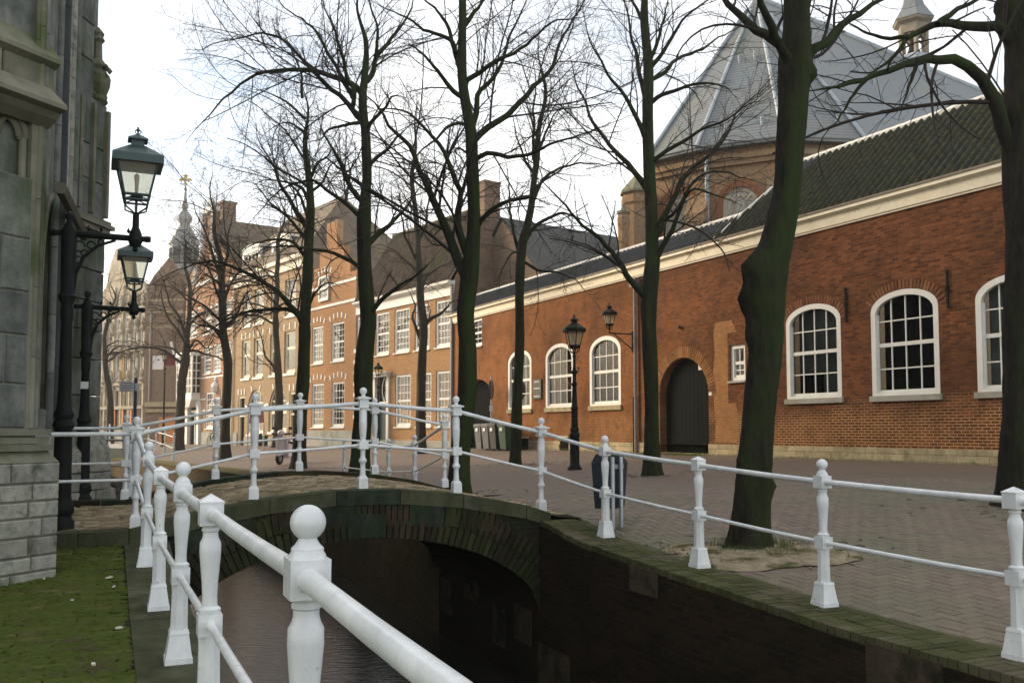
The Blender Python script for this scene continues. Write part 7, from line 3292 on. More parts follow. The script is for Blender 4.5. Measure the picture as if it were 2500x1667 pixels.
def children(paths, rad, spacing, lmin, lmax, rel, ang0, ang1, segs, curl, lift, rk, rmin, rng, start=.12):
    """side shoots off every path"""
    n, m, _ = paths.shape
    seg = np.linalg.norm(np.diff(paths, axis=1), axis=2)
    length = seg.sum(1)
    cnt = np.maximum(1, np.round(length * (1 - start) / spacing).astype(int))
    par = np.repeat(np.arange(n), cnt)
    N = len(par)
    k = np.concatenate([np.arange(c) for c in cnt])
    t = start + (1 - start) * (k + rng.uniform(.1, .9, N)) / cnt[par]
    t = np.clip(t, 0, .995)
    f = t * (m - 1)
    i = np.minimum(f.astype(int), m - 2)
    fr = (f - i)[:, None]
    base = paths[par, i] * (1 - fr) + paths[par, i + 1] * fr
    tan = paths[par, i + 1] - paths[par, i]
    tan /= np.linalg.norm(tan, axis=1, keepdims=True) + 1e-9
    r0 = rad[par, i] * (1 - fr[:, 0]) + rad[par, i + 1] * fr[:, 0]
    rv = rng.normal(size=(N, 3))
    rv -= (rv * tan).sum(1, keepdims=True) * tan
    rv /= np.linalg.norm(rv, axis=1, keepdims=True) + 1e-9
    ang = np.radians(rng.uniform(ang0, ang1, N))[:, None]
    d = tan * np.cos(ang) + rv * np.sin(ang)
    L = np.clip(length[par] * rel * (1.15 - .75 * t), lmin, lmax) * rng.uniform(.55, 1.2, N)
    out = np.empty((N, segs + 1, 3))
    out[:, 0] = base
    step = (L / segs)[:, None]
    bendv = rng.normal(size=(N, 3)) * curl
    bendv[:, 2] += lift
    for s in range(segs):
        d = d + bendv / segs + rng.normal(size=(N, 3)) * curl * .55 / segs
        d /= np.linalg.norm(d, axis=1, keepdims=True)
        out[:, s + 1] = out[:, s] + d * step
    rs = np.maximum(r0 * rk, rmin)
    R = rs[:, None] * np.linspace(1, .45, segs + 1)[None, :]
    R = np.maximum(R, rmin * .6)
    return out, R


def make_tree(label, trunk, limbs, mat_t, mat_b, seed, density=1.0, twig_r=.0042, group='bare lime trees along the canal', auto=None, burls=(), scale=1.0):
    """trunk: list of (Vector, radius); limbs: list of (points, r0, r1)"""
    rng = np.random.default_rng(seed)
    t = thing('bare_tree', label, 'tree', Matrix.Translation(trunk[0][0]), group)
    o0 = np.array(trunk[0][0])
    P = np.array([list(p) for p, r in trunk])
    R = np.array([r for p, r in trunk])
    m = 110
    Pr = resample(P, m)
    tq = np.linspace(0, 1, m)
    upk = np.clip((tq - .55) / .45, 0, 1)
    for ax_ in (0, 1):
        Pr[:, ax_] += scale * upk * (.12 * np.sin(tq * 17 + rng.uniform(0, 6)) + .07 * np.sin(tq * 41 + rng.uniform(0, 6)))
    # even arc parameter for radii
    dP = np.r_[0, np.cumsum(np.linalg.norm(np.diff(P, axis=0), axis=1))]
    Rr = np.interp(np.linspace(0, dP[-1], m), dP, R)
    Rr = Rr * np.clip((1 - np.linspace(0, 1, m)) / .25, .08, 1)
    sides = 26
    V, Q = tubes_np(Pr[None], Rr[None], sides)
    V3 = V.reshape(m, sides, 3)
    c = Pr[:, None, :]
    ph = rng.uniform(0, 6.28, 6)
    a = np.arange(sides) * 2 * np.pi / sides
    hgt = Pr[:, 2:3] - Pr[0, 2]
    disp = .05 * np.sin(3 * a[None, :] + ph[0] + hgt * .8) + .035 * np.sin(5 * a[None, :] + ph[1] - hgt * 1.7) + .03 * np.sin(2 * a[None, :] + hgt * 3.1 + ph[2]) + rng.normal(size=(m, sides)) * .012 + .03 * np.sin(hgt * 5.3 + 2 * a[None, :] + ph[4]) * np.sin(hgt * 2.1 + ph[5])
    flare = np.exp(-hgt / (.22 * scale)) * (.32 + .22 * np.sin(4 * a[None, :] + ph[3]))
    for (bp, br, bs) in burls:
        dd = np.linalg.norm(V3 - np.array(bp)[None, None, :], axis=2)
        disp = disp + bs * np.exp(-(dd / br) ** 2) * (1 + .5 * np.sin(9 * a[None, :] + 7 * hgt))
    V3 = c + (V3 - c) * (1 + disp + flare)[:, :, None]
    tr = np_obj('trunk', V3.reshape(-1, 3) - o0, Q, mat_t, t, True)
    # limbs
    lp, lr = [], []
    ml = 22
    for pts, r0, r1 in limbs:
        q = resample(np.array([list(p) for p in pts]), ml)
        ll = np.linalg.norm(np.diff(q, axis=0), axis=1).sum()
        wob = rng.normal(size=(ml, 3)) * .0065 * ll
        wob = (wob + np.roll(wob, 1, 0) + np.roll(wob, -1, 0)) / 2.2
        wob[0] = 0
        q = q + wob
        lp.append(q)
        tt = np.linspace(0, 1, ml)
        lr.append(np.maximum(r0 * (1 - tt) ** .85, r1 * .30) * (1 - .3 * tt) + r1 * .10)
    # the upper stem carries side shoots too
    st = int(m * .62)
    top_p = resample(Pr[st:], ml)
    top_r = np.interp(np.linspace(st, m - 1, ml), np.arange(m), Rr)
    if lp:
        lp, lr = np.array(lp), np.array(lr)
    if auto:
        # more limbs grown off the trunk stem where the photograph shows only a tangle
        n_a, lo, hi, l0, l1 = auto
        sub = Pr[int(m * lo):int(m * hi)]
        rr2 = Rr[int(m * lo):int(m * hi)]
        extra, er = [], []
        for k in range(n_a):
            i = int(rng.uniform(0, len(sub) - 1))
            az = rng.uniform(0, 2 * np.pi)
            d = np.array([np.cos(az), np.sin(az), rng.uniform(.5, 1.3)])
            d /= np.linalg.norm(d)
            L = rng.uniform(l0, l1)
            pts = [sub[i]]
            for s in range(7):
                d = d + np.array([0, 0, rng.uniform(-.22, .06)]) + rng.normal(size=3) * .12
                d /= np.linalg.norm(d)
                pts.append(pts[-1] + d * L / 7)
            extra.append(resample(np.array(pts), ml))
            ra = min(rr2[i] * .42, .07 * scale)
            er.append(np.linspace(ra, ra * .22, ml))
        lp = np.concatenate([lp, np.array(extra)]) if len(lp) else np.array(extra)
        lr = np.concatenate([lr, np.array(er)]) if len(lr) else np.array(er)
    for i in range(len(lp)):
        V, Q = tubes_np(lp[i:i + 1], lr[i:i + 1], 9)
        np_obj('limb', V - o0, Q, mat_t, t, True)
    s = scale
    lp = np.concatenate([lp, top_p[None]])
    lr = np.concatenate([lr, np.minimum(top_r, .03 * s)[None]])
    l1, r1 = children(lp, lr, .26 * s / density, .5 * s, 2.9 * s, .55, 26, 62, 9, .70, .16, .38, .0048 * s, rng, .08)
    l2, r2 = children(l1, r1, .15 * s / density, .25 * s, 1.3 * s, .55, 26, 60, 5, .7, .10, .48, twig_r * .85, rng, .10)
    l3, r3 = children(l2, r2, .11 * s / density, .12 * s, .55 * s, .5, 28, 62, 3, .8, .05, .55, twig_r * .55, rng, .08)
    V, Q = join([tubes_np(l1, r1, 5), tubes_np(l2, r2, 4)])
    np_obj('branches', V - o0, Q, mat_b, t, True)['kind'] = 'stuff'
    V, Q = tubes_np(l3, r3, 3)
    cr = np_obj('crown', V - o0, Q, mat_b, t, False)
    cr['kind'] = 'stuff'
    return t


def px_limb(pts, Y, rp0, rp1, dY=0.0, wave=0.0):
    """limb surveyed in the picture; its far end lies dY metres nearer/farther than the trunk"""
    out = []
    n = len(pts) - 1
    for i, (x, y) in enumerate(pts):
        t = i / n
        out.append(at_y(x, y, Y + dY * t ** 1.7 + wave * math.sin(math.pi * t)))
    return (out, rp0 * Y / F, rp1 * Y / F)


def px_trunk(pts, Y, base=None):
    out = []
    for i, (x, y, r) in enumerate(pts):
        out.append((at_y(x, y, Y), r * Y / F))
    if base is not None:
        p0 = out[0][0]
        out[0] = (Vector((p0.x, p0.y, base)), out[0][1])
    return out


K = 2500 / 2352.0
dsp = lambda L: [(x * K, y * K) for x, y in L]

# --- T1 nearest tree, mossy, with burls
Y1 = T1P.y
tr = px_trunk([(1722 * K, 1278 * K, 43), (1724 * K, 1240 * K, 43), (1731 * K, 1100 * K, 42), (1746 * K, 900 * K, 39), (1756 * K, 800 * K, 40), (1754 * K, 700 * K, 47), (1764 * K, 620 * K, 48), (1783 * K, 555 * K, 40), (1806 * K, 450 * K, 34),
               (1815 * K, 350 * K, 33), (1824 * K, 220 * K, 36), (1829 * K, 130 * K, 40), (1834 * K, 50 * K, 33), (1836 * K, -60 * K, 30), (1830 * K, -300 * K, 24), (1838 * K, -560 * K, 14)], Y1, gz(T1P.x, Y1) - .05)
L1 = [px_limb(dsp([(1824, 230), (1812, 150), (1790, 108), (1757, 76), (1712, 48), (1672, 2), (1640, -80), (1580, -200)]), Y1, 17, 5, 1.2),
      px_limb(dsp([(1826, 210), (1816, 150), (1795, 105), (1776, 60), (1748, 0), (1735, -120), (1720, -300)]), Y1, 15, 5, -1.2),
      px_limb(dsp([(1828, 220), (1842, 155), (1862, 122), (1893, 98), (1925, 68), (1962, 42), (2000, 14), (2060, -20), (2140, -90)]), Y1, 16, 5, .6),
      px_limb(dsp([(1838, -100), (1880, -200), (1960, -330), (2050, -420)]), Y1, 14, 4, 1.0),
      px_limb(dsp([(1832, -200), (1780, -320), (1700, -400), (1600, -480)]), Y1, 14, 4, -.8)]
bur = [(at_y(1716 * K, 606 * K, Y1 - .10), .13, .75), (at_y(1708 * K, 690 * K, Y1 - .08), .12, .50), (at_y(1868 * K, 168 * K, Y1 - .05), .10, .45), (at_y(1716 * K, 775 * K, Y1 - .1), .11, .35), (at_y(1768 * K, 1120 * K, Y1 - .05), .07, .3), (at_y(1690 * K, 1060 * K, Y1 - .05), .07, .25), (at_y(1735 * K, 640 * K, Y1 - .2), .12, .35)]
make_tree('nearest mossy tree with burls, standing in sandy soil behind the right railing', tr, L1, MT['bark'], MT['bark_twig'], 3, .62, .0026, burls=bur, scale=.85)

# --- T2 tree at the right edge
g2 = ghit(2490, 1236)
Y2 = g2.y
print('T2', g2)
tr = px_trunk([(2500, 1240, 54), (2500, 1150, 52), (2500, 900, 49), (2502, 600, 46), (2500, 340, 46), (2503, 150, 45), (2504, 40, 47), (2506, -60, 46), (2508, -300, 38), (2510, -700, 20)], Y2, gz(g2.x, g2.y) - .06)
L2 = [px_limb([(2500, 470), (2474, 370), (2446, 318), (2441, 274), (2425, 228), (2406, 197), (2373, 167), (2348, 149), (2299, 145), (2258, 144), (2216, 154), (2175, 173), (2134, 189), (2093, 199), (2052, 200), (1997, 211), (1950, 222)], Y2, 22, 4, -1.6),
      px_limb([(2500, 190), (2480, 110), (2452, 74), (2436, 56), (2381, 59), (2326, 59), (2288, 62), (2244, 77), (2216, 90), (2189, 132), (2162, 154), (2120, 185), (2090, 206)], Y2, 18, 4, -.8),
      px_limb([(2241, 148), (2225, 192), (2208, 241), (2194, 296)], Y2 - 1.0, 6, 2, -.2),
      px_limb([(2115, 195), (2079, 239), (2038, 302), (1990, 330)], Y2 - 1.3, 5, 2, -.3),
      px_limb([(2290, 60), (2330, 30), (2400, -10), (2460, -90)], Y2 - .5, 8, 3, .5),
      px_limb([(2216, 90), (2150, 95), (2080, 60), (2030, 10)], Y2 - .7, 6, 2, .2),
      px_limb([(2498, -40), (2440, -150), (2350, -260), (2240, -320)], Y2, 18, 5, -1.0),
      px_limb([(2500, -200), (2580, -320), (2680, -430)], Y2, 16, 5, .5)]
bur = [(at_y(2450, 50, Y2), .2, .35), (at_y(2452, 10, Y2), .16, .3)]
make_tree('thick dark tree cut by the right edge of the view', tr, L2, MT['bark'], MT['bark_twig'], 5, .50, .0032, group='bare trees standing in the street', burls=bur, scale=1.0)

# --- T3
g3 = ghit(1594, 1160)
Y3 = g3.y
print('T3', g3)
tr = px_trunk([(1594, 1162, 21), (1592, 1080, 18), (1590, 950, 17), (1584, 800, 18), (1584, 730, 21), (1592, 640, 18), (1591, 600, 16), (1589, 497, 15), (1583, 344, 14), (1583, 268, 13.5), (1581, 191, 13), (1574, 96, 11), (1570, 0, 9), (1566, -160, 6), (1562, -330, 3)], Y3, gz(g3.x, g3.y) - .06)
L3 = [px_limb([(1580, 735), (1565, 716), (1525, 661), (1490, 611), (1462, 580), (1432, 558), (1376, 499), (1329, 447), (1300, 430)], Y3, 9, 2.5, -2.0),
      px_limb([(1592, 650), (1608, 623), (1622, 593), (1649, 543), (1669, 488), (1696, 458), (1757, 485), (1810, 508)], Y3, 8, 2, -1.5),
      px_limb([(1590, 590), (1608, 570), (1625, 529), (1640, 494), (1663, 447), (1699, 406), (1743, 367), (1787, 315), (1802, 282), (1856, 219), (1895, 181)], Y3, 9, 2, 1.0),
      px_limb([(1586, 400), (1601, 384), (1664, 348), (1719, 310), (1774, 291), (1829, 252), (1880, 240)], Y3, 6, 2, -2),
      px_limb([(1585, 470), (1574, 459), (1509, 371), (1459, 317), (1425, 249), (1402, 180), (1380, 120)], Y3, 8, 2, 1.5),
      px_limb([(1582, 345), (1570, 325), (1532, 245), (1467, 153), (1432, 76), (1420, 10)], Y3, 7, 2, -1.0),
      px_limb([(1581, 245), (1570, 230), (1551, 126), (1532, 38), (1518, -60)], Y3, 7, 2, .6),
      px_limb([(1584, 255), (1599, 241), (1632, 228), (1697, 206), (1763, 210), (1804, 241)], Y3, 6, 2, -1.8),
      px_limb([(1582, 205), (1607, 189), (1654, 145), (1719, 115), (1774, 85), (1830, 50)], Y3, 6, 2, 1.6),
      px_limb([(1580, 160), (1610, 90), (1623, 41), (1640, -40)], Y3, 6, 2, .5),
      px_limb([(1582, 170), (1618, 129), (1664, 55), (1728, 0), (1790, -60)], Y3, 6, 2, -.8),
      px_limb([(1588, 560), (1640, 520), (1700, 440), (1760, 420), (1830, 440), (1890, 455)], Y3, 5, 2, -2.2),
      px_limb([(1572, 60), (1540, 0), (1490, -60)], Y3, 5, 2, 1)]
make_tree('slim many-stemmed tree right of the wall lantern, before the dark gate', tr, L3, MT['bark'], MT['bark_twig'], 8, .82, .0048, group='bare trees standing in the street', scale=1.15)

# --- T4
g4 = ghit(1121, 1206)
Y4 = g4.y
print('T4', g4)
tr = px_trunk([(1118, 1207, 26), (1122, 1110, 24), (1134, 1020, 22), (1141, 930, 23), (1141, 840, 21), (1137, 765, 21), (1146, 680, 22), (1157, 565, 17), (1157, 497, 15), (1153, 382, 15), (1150, 325, 15), (1140, 268, 13), (1130, 191, 11.5), (1124, 96, 10.5), (1126, 0, 9.5), (1124, -200, 6), (1130, -420, 3)], Y4, gz(g4.x, g4.y) - .06)
L4 = [px_limb([(1140, 700), (1129, 660), (1113, 630), (1091, 565), (1063, 504), (1039, 441), (1006, 365), (965, 321), (929, 269), (907, 244), (870, 200)], Y4, 14, 3, 2.0),
      px_limb([(1148, 640), (1133, 597), (1117, 554), (1117, 510), (1124, 471), (1113, 436), (1091, 384), (1077, 354), (1039, 313), (1006, 282), (978, 269), (934, 263), (890, 280)], Y4, 11, 2.5, -1.5),
      px_limb([(1160, 560), (1176, 537), (1198, 515), (1239, 490), (1300, 485), (1340, 500)], Y4, 7, 2.5, -1.5),
      px_limb([(1152, 350), (1164, 333), (1191, 306), (1229, 283), (1287, 230), (1325, 191), (1344, 164), (1363, 115), (1394, 50), (1428, 0), (1470, -80)], Y4, 9, 2.5, 1.2),
      px_limb([(1154, 395), (1168, 384), (1207, 373), (1245, 384), (1283, 381), (1329, 363), (1382, 340), (1459, 314), (1535, 283)], Y4, 6.5, 2, -2.0),
      px_limb([(1150, 320), (1161, 268), (1168, 230), (1191, 210), (1218, 164), (1245, 88), (1283, 4), (1300, -60)], Y4, 8, 2, 1.0),
      px_limb([(1132, 210), (1143, 191), (1184, 168), (1226, 143), (1275, 115), (1325, 73), (1363, 48), (1405, 46), (1450, 30)], Y4, 7, 2, -1.4),
      px_limb([(1126, 75), (1140, 54), (1161, 27), (1180, 0), (1230, -70)], Y4, 7, 2, .8),
      px_limb([(1140, 245), (1103, 218), (1069, 172), (1019, 122), (980, 108)], Y4, 7, 2, -1.6),
      px_limb([(1126, 160), (1111, 130), (1096, 76), (1069, 31), (1038, 0), (990, -60)], Y4, 7, 2, 1.0),
      px_limb([(1112, 130), (1099, 99), (1038, 73), (1000, 48), (950, 25), (901, 0)], Y4, 6, 2, .4),
      px_limb([(1152, 330), (1130, 300), (1095, 310), (1062, 345), (1020, 380), (985, 430)], Y4, 5, 2, -1.8),
      px_limb([(1153, 385), (1138, 372), (1118, 362), (1112, 372), (1124, 382)], Y4, 4, 3, -.3),
      px_limb([(1126, -60), (1080, -150), (1000, -220)], Y4, 7, 2, .8),
      px_limb([(1126, -100), (1190, -200), (1260, -260)], Y4, 7, 2, -.8)]
make_tree('tall tree at the far right end of the arched bridge', tr, L4, MT['bark'], MT['bark_twig'], 12, .85, .0042, scale=1.05)

# --- T5
p5 = ghit(882, 1166)
Y5 = p5.y
print('T5', p5)
tr = px_trunk([(878, 1170, 24), (881, 1080, 22), (887, 990, 22), (887, 900, 23), (896, 810, 20), (899, 784, 19), (893, 702, 18), (890, 620, 17), (890, 537, 17), (894, 455, 12.5), (896, 430, 12), (891, 329, 11), (888, 274, 11.5), (893, 219, 9.5), (896, 192, 8.5), (893, 110, 7), (880, 55, 6), (869, 0, 5), (860, -160, 3)], Y5, gz(p5.x, p5.y) - .06)
L5 = [px_limb([(891, 245), (871, 217), (847, 197), (792, 181), (764, 173), (710, 170), (655, 175), (600, 192), (583, 204), (547, 243), (511, 286), (476, 321), (450, 350)], Y5, 8, 2, -1.5),
      px_limb([(888, 300), (869, 285), (841, 252), (803, 217), (775, 178), (753, 159), (710, 118), (682, 101), (633, 88), (600, 90), (547, 104), (493, 125), (455, 120)], Y5, 7, 1.6, 1.8),
      px_limb([(888, 290), (863, 274), (866, 233), (847, 192), (836, 137), (814, 69), (786, 0), (770, -70)], Y5, 7, 2, -1.0),
      px_limb([(862, 240), (836, 192), (819, 164), (775, 88), (737, 52), (682, 0), (640, -40)], Y5, 6, 2, .8),
      px_limb([(895, 200), (904, 186), (915, 151), (924, 132), (956, 93), (989, 49), (1006, 0), (1015, -60)], Y5, 7, 2, .8),
      px_limb([(916, 140), (918, 129), (921, 69), (899, 0), (890, -60)], Y5, 5, 2, -.6),
      px_limb([(892, 495), (874, 480), (855, 449), (836, 405), (808, 356), (789, 324), (770, 280)], Y5, 8, 2, -1.8),
      px_limb([(895, 600), (907, 589), (932, 562), (965, 532), (992, 510), (1017, 471), (1040, 440)], Y5, 8, 2, 1.5),
      px_limb([(902, 770), (915, 754), (951, 715), (1019, 669), (1061, 633)], Y5, 7, 2, -1.5),
      px_limb([(888, 680), (878, 658), (848, 633), (804, 617), (760, 606), (715, 604), (660, 600), (640, 610), (600, 640)], Y5, 6, 2, -2.0),
      px_limb([(888, 545), (864, 518), (831, 490), (785, 455), (763, 444), (735, 446), (694, 460), (634, 518), (600, 560)], Y5, 6, 2, 1.8),
      px_limb([(893, 410), (930, 380), (960, 345), (985, 320), (1010, 290)], Y5, 6, 2, 1.2),
      px_limb([(893, 330), (905, 300), (940, 265), (960, 235), (1000, 240)], Y5, 6, 2, -1.4),
      px_limb([(892, 300), (850, 305), (805, 315), (780, 340), (740, 350)], Y5, 5, 2, -1.2)]
make_tree('tall tree rising behind the crown of the bridge railing', tr, L5, MT['bark'], MT['bark_twig'], 17, .88, .0050, scale=1.2)

# --- T6
p6 = ghit(728, 1143)
Y6 = p6.y
print('T6', p6)
tr = px_trunk([(727, 1144, 17), (730, 1107, 16), (735, 997, 15.5), (741, 915, 15.5), (744, 830, 14), (746, 757, 13.5), (750, 674, 12.5), (753, 592, 12), (755, 551, 11.5), (759, 482, 9), (755, 420, 8), (752, 340, 7), (743, 268, 5.5), (733, 214, 4.5), (722, 150, 3)], Y6, gz(p6.x, p6.y) - .06)
L6 = [px_limb([(742, 800), (735, 779), (716, 754), (678, 715), (634, 685), (596, 666), (557, 647), (530, 641), (489, 644), (420, 666), (380, 690)], Y6, 8, 2, -2.0),
      px_limb([(738, 785), (708, 757), (639, 754), (585, 765), (530, 795), (489, 817), (450, 850)], Y6, 6, 2, -1.0),
      px_limb([(753, 570), (749, 554), (722, 510), (694, 460), (672, 414), (640, 360), (620, 300)], Y6, 7, 2, 2),
      px_limb([(752, 640), (725, 600), (690, 585), (640, 590), (610, 600), (560, 640)], Y6, 5, 2, -1.6),
      px_limb([(757, 500), (735, 460), (700, 445), (650, 440), (610, 460)], Y6, 5, 1.8, 1.6),
      px_limb([(757, 440), (775, 400), (800, 380), (830, 340)], Y6, 5, 1.8, -1.2),
      px_limb([(752, 340), (725, 310), (690, 300), (640, 330)], Y6, 4, 1.5, .8),
      px_limb([(746, 290), (700, 250), (650, 225), (600, 215)], Y6, 4, 1.5, -1.0),
      px_limb([(738, 240), (735, 180), (710, 120), (690, 70)], Y6, 4, 1.5, .5),
      px_limb([(757, 470), (790, 440), (810, 400), (860, 380)], Y6, 4, 1.5, 1.2),
      px_limb([(746, 760), (770, 715), (800, 690), (830, 700)], Y6, 4, 1.5, -1.5)]
make_tree('tree with the scooter parked against it, beyond the bridge', tr, L6, MT['bark'], MT['bark_twig'], 21, 1.05, .0060, auto=(9, .55, .95, 2.0, 3.6), scale=1.3)

# --- T9 slim tree beside the near street lamp, street row
p9 = ghit(1258, 1134)
Y9 = p9.y
print('T9', p9)
tr = px_trunk([(1258, 1135, 15), (1262, 1000, 12.5), (1268, 850, 11.5), (1268, 715, 11), (1274, 610, 12), (1290, 540, 9), (1301, 480, 8), (1310, 390, 7.5), (1316, 300, 6), (1324, 200, 5), (1322, 120, 4), (1318, 20, 3)], Y9, gz(p9.x, p9.y) - .06)
L9 = [px_limb([(1272, 625), (1256, 575), (1248, 520), (1240, 440), (1236, 400), (1228, 420)], Y9, 5, 2, 1.0),
      px_limb([(1278, 600), (1300, 560), (1340, 535), (1370, 520), (1410, 530), (1480, 570)], Y9, 6, 2, -1.6),
      px_limb([(1300, 500), (1330, 440), (1370, 410), (1420, 398), (1470, 400), (1520, 420)], Y9, 5, 1.8, 1.8),
      px_limb([(1308, 400), (1303, 350), (1305, 250), (1308, 200), (1300, 120)], Y9, 5, 1.6, -.5),
      px_limb([(1303, 480), (1270, 483), (1240, 490), (1210, 510), (1190, 530)], Y9, 5, 1.8, -1.0),
      px_limb([(1312, 370), (1340, 310), (1360, 270), (1400, 260)], Y9, 4, 1.5, 1.0),
      px_limb([(1306, 430), (1280, 390), (1262, 330), (1245, 250)], Y9, 4, 1.5, -1.2),
      px_limb([(1275, 620), (1250, 620), (1225, 660), (1215, 720)], Y9, 3, 1.5, -1.5),
      px_limb([(1280, 640), (1310, 660), (1360, 665), (1400, 680), (1440, 720)], Y9, 4, 1.5, -2.5)]
make_tree('slim tree between the wheelie bins and the near street lamp', tr, L9, MT['bark'], MT['bark_twig'], 25, .9, .0058, group='bare trees standing in the street', auto=(5, .55, .95, 1.8, 3.2), scale=1.2)

# --- T10 street row, before the ochre house
p10 = ghit(1028, 1107)
Y10 = p10.y
print('T10', p10)
tr = px_trunk([(1027, 1109, 13), (1028, 1000, 11.5), (1030, 900, 10.5), (1034, 800, 10), (1026, 730, 10), (1022, 640, 8), (1018, 560, 7), (1012, 480, 6), (1012, 380, 4.5), (1008, 280, 3.5), (1004, 180, 2.5)], Y10, gz(p10.x, p10.y) - .06)
L10 = [px_limb([(1034, 795), (1052, 778), (1080, 762), (1100, 740), (1120, 730)], Y10, 6, 2.5, -1.0),
       px_limb([(1028, 830), (1012, 790), (1006, 770), (1012, 740), (990, 700)], Y10, 5, 2, 1.0),
       px_limb([(1026, 735), (1036, 690), (1060, 660), (1100, 640)], Y10, 4, 2, 1.5),
       px_limb([(1022, 650), (1000, 600), (985, 560), (978, 480), (960, 420)], Y10, 4, 1.5, -1.5),
       px_limb([(1020, 600), (1040, 550), (1048, 480), (1060, 420), (1090, 380)], Y10, 4, 1.5, 1.5)]
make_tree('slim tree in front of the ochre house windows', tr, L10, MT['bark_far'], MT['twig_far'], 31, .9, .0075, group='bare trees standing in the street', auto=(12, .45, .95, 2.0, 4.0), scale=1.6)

# --- T11 street row, before the orange house
p11 = ghit(846, 1087)
Y11 = p11.y
print('T11', p11)
tr = px_trunk([(845, 1089, 13), (850, 1000, 11), (858, 900, 10), (862, 830, 9.5), (860, 740, 9), (856, 660, 7), (852, 560, 6), (850, 450, 4.5), (846, 330, 3)], Y11, gz(p11.x, p11.y) - .06)
L11 = [px_limb([(850, 905), (838, 885), (800, 845), (762, 838), (740, 800)], Y11, 4, 1.6, -2.0),
       px_limb([(862, 830), (850, 800), (820, 770), (780, 760)], Y11, 3.5, 1.5, 1),
       px_limb([(862, 800), (885, 770), (900, 740), (920, 720)], Y11, 3.5, 1.5, 1.5)]
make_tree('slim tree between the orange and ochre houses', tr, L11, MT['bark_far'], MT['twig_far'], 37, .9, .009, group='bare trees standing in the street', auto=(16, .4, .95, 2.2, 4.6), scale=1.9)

# --- T12 street row, before the buff house
p12 = ghit(679, 1092)
Y12 = p12.y
tr = px_trunk([(676, 1093, 11), (682, 1000, 10), (680, 930, 9), (676, 850, 7.5), (672, 780, 7), (678, 700, 6), (680, 620, 5), (684, 520, 3.5), (682, 430, 2.4)], Y12, gz(p12.x, p12.y) - .06)
L12 = [px_limb([(678, 930), (672, 900), (648, 870), (636, 820), (618, 780)], Y12, 4, 1.5, -1.5)]
make_tree('thin tree before the arched windows of the buff house', tr, L12, MT['bark_far'], MT['twig_far'], 41, .9, .010, group='bare trees standing in the street', auto=(15, .4, .95, 2.2, 4.8), scale=2.0)

# --- T7 canal row
p7 = ghit(548, 1123)
Y7 = p7.y
print('T7', p7)
tr = px_trunk([(548, 1124, 13), (550, 1020, 11.5), (554, 950, 11), (556, 880, 10.5), (545, 810, 9.5), (542, 740, 9), (540, 680, 8), (534, 620, 6.5), (528, 560, 5), (520, 500, 4), (510, 430, 2.8), (495, 380, 2)], Y7, gz(p7.x, p7.y) - .06)
L7 = [px_limb([(548, 840), (530, 812), (505, 795), (480, 800), (455, 830)], Y7, 5, 1.6, -1.5),
      px_limb([(543, 750), (560, 700), (590, 660), (620, 650)], Y7, 5, 1.6, 1.5),
      px_limb([(541, 700), (525, 640), (505, 580), (480, 520), (462, 460)], Y7, 5, 1.5, -1.0),
      px_limb([(540, 690), (555, 620), (560, 560), (575, 500)], Y7, 5, 1.5, 1.2),
      px_limb([(545, 800), (575, 770), (600, 720), (640, 700)], Y7, 4, 1.5, -1.0)]
make_tree('canal-side tree before the red banded house', tr, L7, MT['bark_far'], MT['twig_far'], 43, 1.0, .0075, auto=(15, .40, .95, 2.0, 4.0), scale=1.6)

# --- T8 far canal tree, T13 behind church corner
p8 = ghit(437, 1099)
Y8 = p8.y
print('T8', p8)
tr = px_trunk([(437, 1099, 11.5), (441, 1000, 10.5), (444, 930, 10), (452, 880, 10.5), (456, 820, 7), (462, 770, 5.5), (462, 690, 4.5), (452, 600, 3.5), (440, 520, 2.2)], Y8, gz(p8.x, p8.y, .2) - .06)
L8 = [px_limb([(448, 890), (430, 876), (400, 855), (370, 848), (330, 850), (290, 862), (252, 872)], Y8, 4, 1.5, -2.0),
      px_limb([(450, 875), (420, 850), (380, 845), (340, 845), (300, 858)], Y8, 3, 1.4, 1.0),
      px_limb([(455, 860), (480, 830), (505, 850), (530, 810)], Y8, 4, 1.5, 1.0),
      px_limb([(455, 830), (440, 780), (415, 740), (400, 690), (380, 640)], Y8, 4.5, 1.4, -1.5)]
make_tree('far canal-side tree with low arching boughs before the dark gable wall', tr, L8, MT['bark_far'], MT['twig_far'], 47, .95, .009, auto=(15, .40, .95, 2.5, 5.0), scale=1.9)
p13 = at_y(268, 1050, 60)
p13.z = .2
Y13 = 60
tr = px_trunk([(270, 1050, 8), (270, 1000, 7.5), (266, 950, 7), (258, 900, 6.5), (256, 840, 5), (262, 780, 4), (275, 720, 3), (282, 660, 2)], Y13, .15)
make_tree('leaning thin tree just beside the church corner', tr, [px_limb([(258, 880), (280, 850), (310, 845), (340, 860)], Y13, 3, 1.2, 1.0)], MT['bark_far'], MT['twig_far'], 53, .8, .010, auto=(12, .4, .95, 2.0, 4.5), scale=2.0)

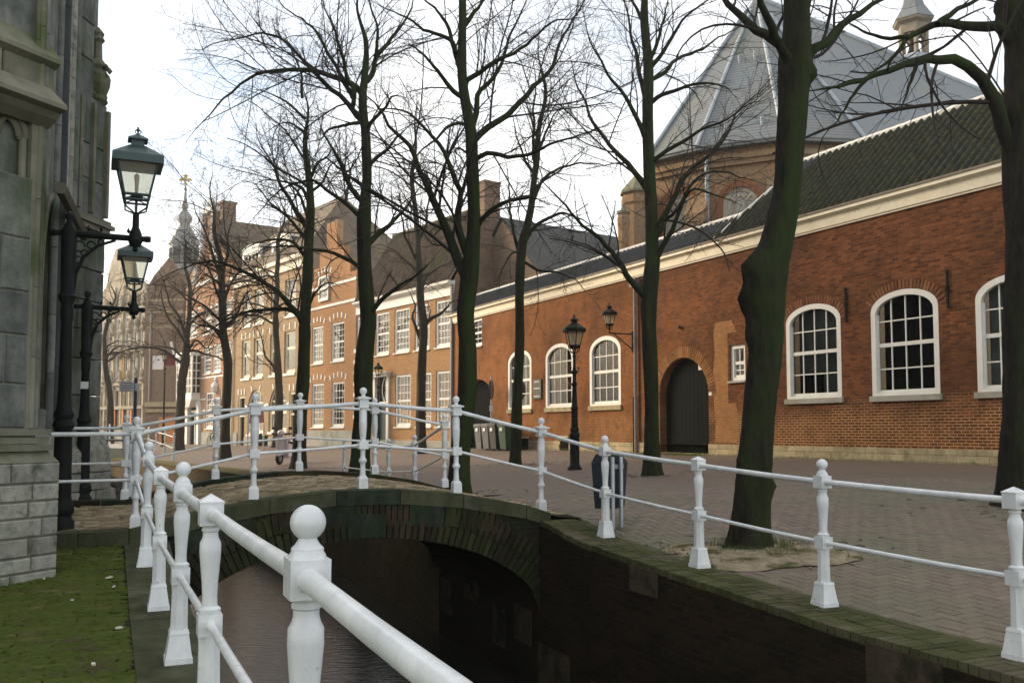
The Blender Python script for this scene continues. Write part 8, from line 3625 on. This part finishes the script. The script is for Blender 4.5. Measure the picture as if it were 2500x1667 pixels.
# debris and weeds at the feet of trees and gate
mb = MB()
for (c_, n_) in ((g2, 30), (g3, 50), (g4, 50), (p5, 30), (p6, 30), (p9, 50), (T1P, 60)):
    for k in range(n_):
        a = random.uniform(0, 6.28)
        d = random.uniform(.25, 1.3)
        x, y = c_.x + d * math.cos(a) * 1.3, c_.y + d * math.sin(a) * .8
        z = gz(x, y) + .009
        L_ = random.uniform(.04, .16)
        b = random.uniform(0, 6.28)
        mb.tube([(x, y, z), (x + L_ * .5 * math.cos(b), y + L_ * .5 * math.sin(b), z + .012), (x + L_ * math.cos(b + .3), y + L_ * math.sin(b + .3), z)], [.005, .004, .002], 4)
tag(mb.obj('fallen_twigs', MT['bark_twig']), 'thin fallen twigs scattered round the feet of the trees', 'twigs', kind='stuff')
mb = MB()
for k in range(1400):
    X = random.uniform(gx0 - .5, gx1 + .1) if k % 3 else random.uniform(A0 + 12, A1 - 6)
    wdt = .30 if k % 3 else .06
    p = FW.world(X, -.13 - abs(random.gauss(0, wdt)), 0)
    z = gz(p.x, p.y) - .005
    h_ = random.uniform(.02, .07)
    mb.poly([(p.x - .008, p.y, z), (p.x + .008, p.y, z), (p.x + random.uniform(-.03, .03), p.y + random.uniform(-.03, .03), z + h_)])
tag(mb.obj('weeds', MT['grass_bright']), 'low green weeds along the threshold of the arched gate', 'weeds', kind='stuff')

# ================================================================= AIR
hz = MB()
hz.box(-150, 175, -25, 220, -3.7, 37)
hm = bpy.data.materials.new('haze')
hm.use_nodes = True
hn = hm.node_tree
hn.nodes.remove(hn.nodes['Principled BSDF'])
pv = hn.nodes.new('ShaderNodeVolumePrincipled')
pv.inputs['Color'].default_value = (.95, .93, .90, 1)
pv.inputs['Density'].default_value = .0008
pv.inputs['Anisotropy'].default_value = .45
hn.links.new(pv.outputs[0], hn.nodes['Material Output'].inputs['Volume'])
ho = hz.obj('haze', hm)
ho['kind'] = 'stuff'
ho['label'] = 'thin pale haze in the air over the whole street'
ho['category'] = 'haze'

print('TRIS', sum(len(o.data.polygons) * 2 for o in bpy.data.objects if o.type == 'MESH' and len(o.data.polygons) > 2000))
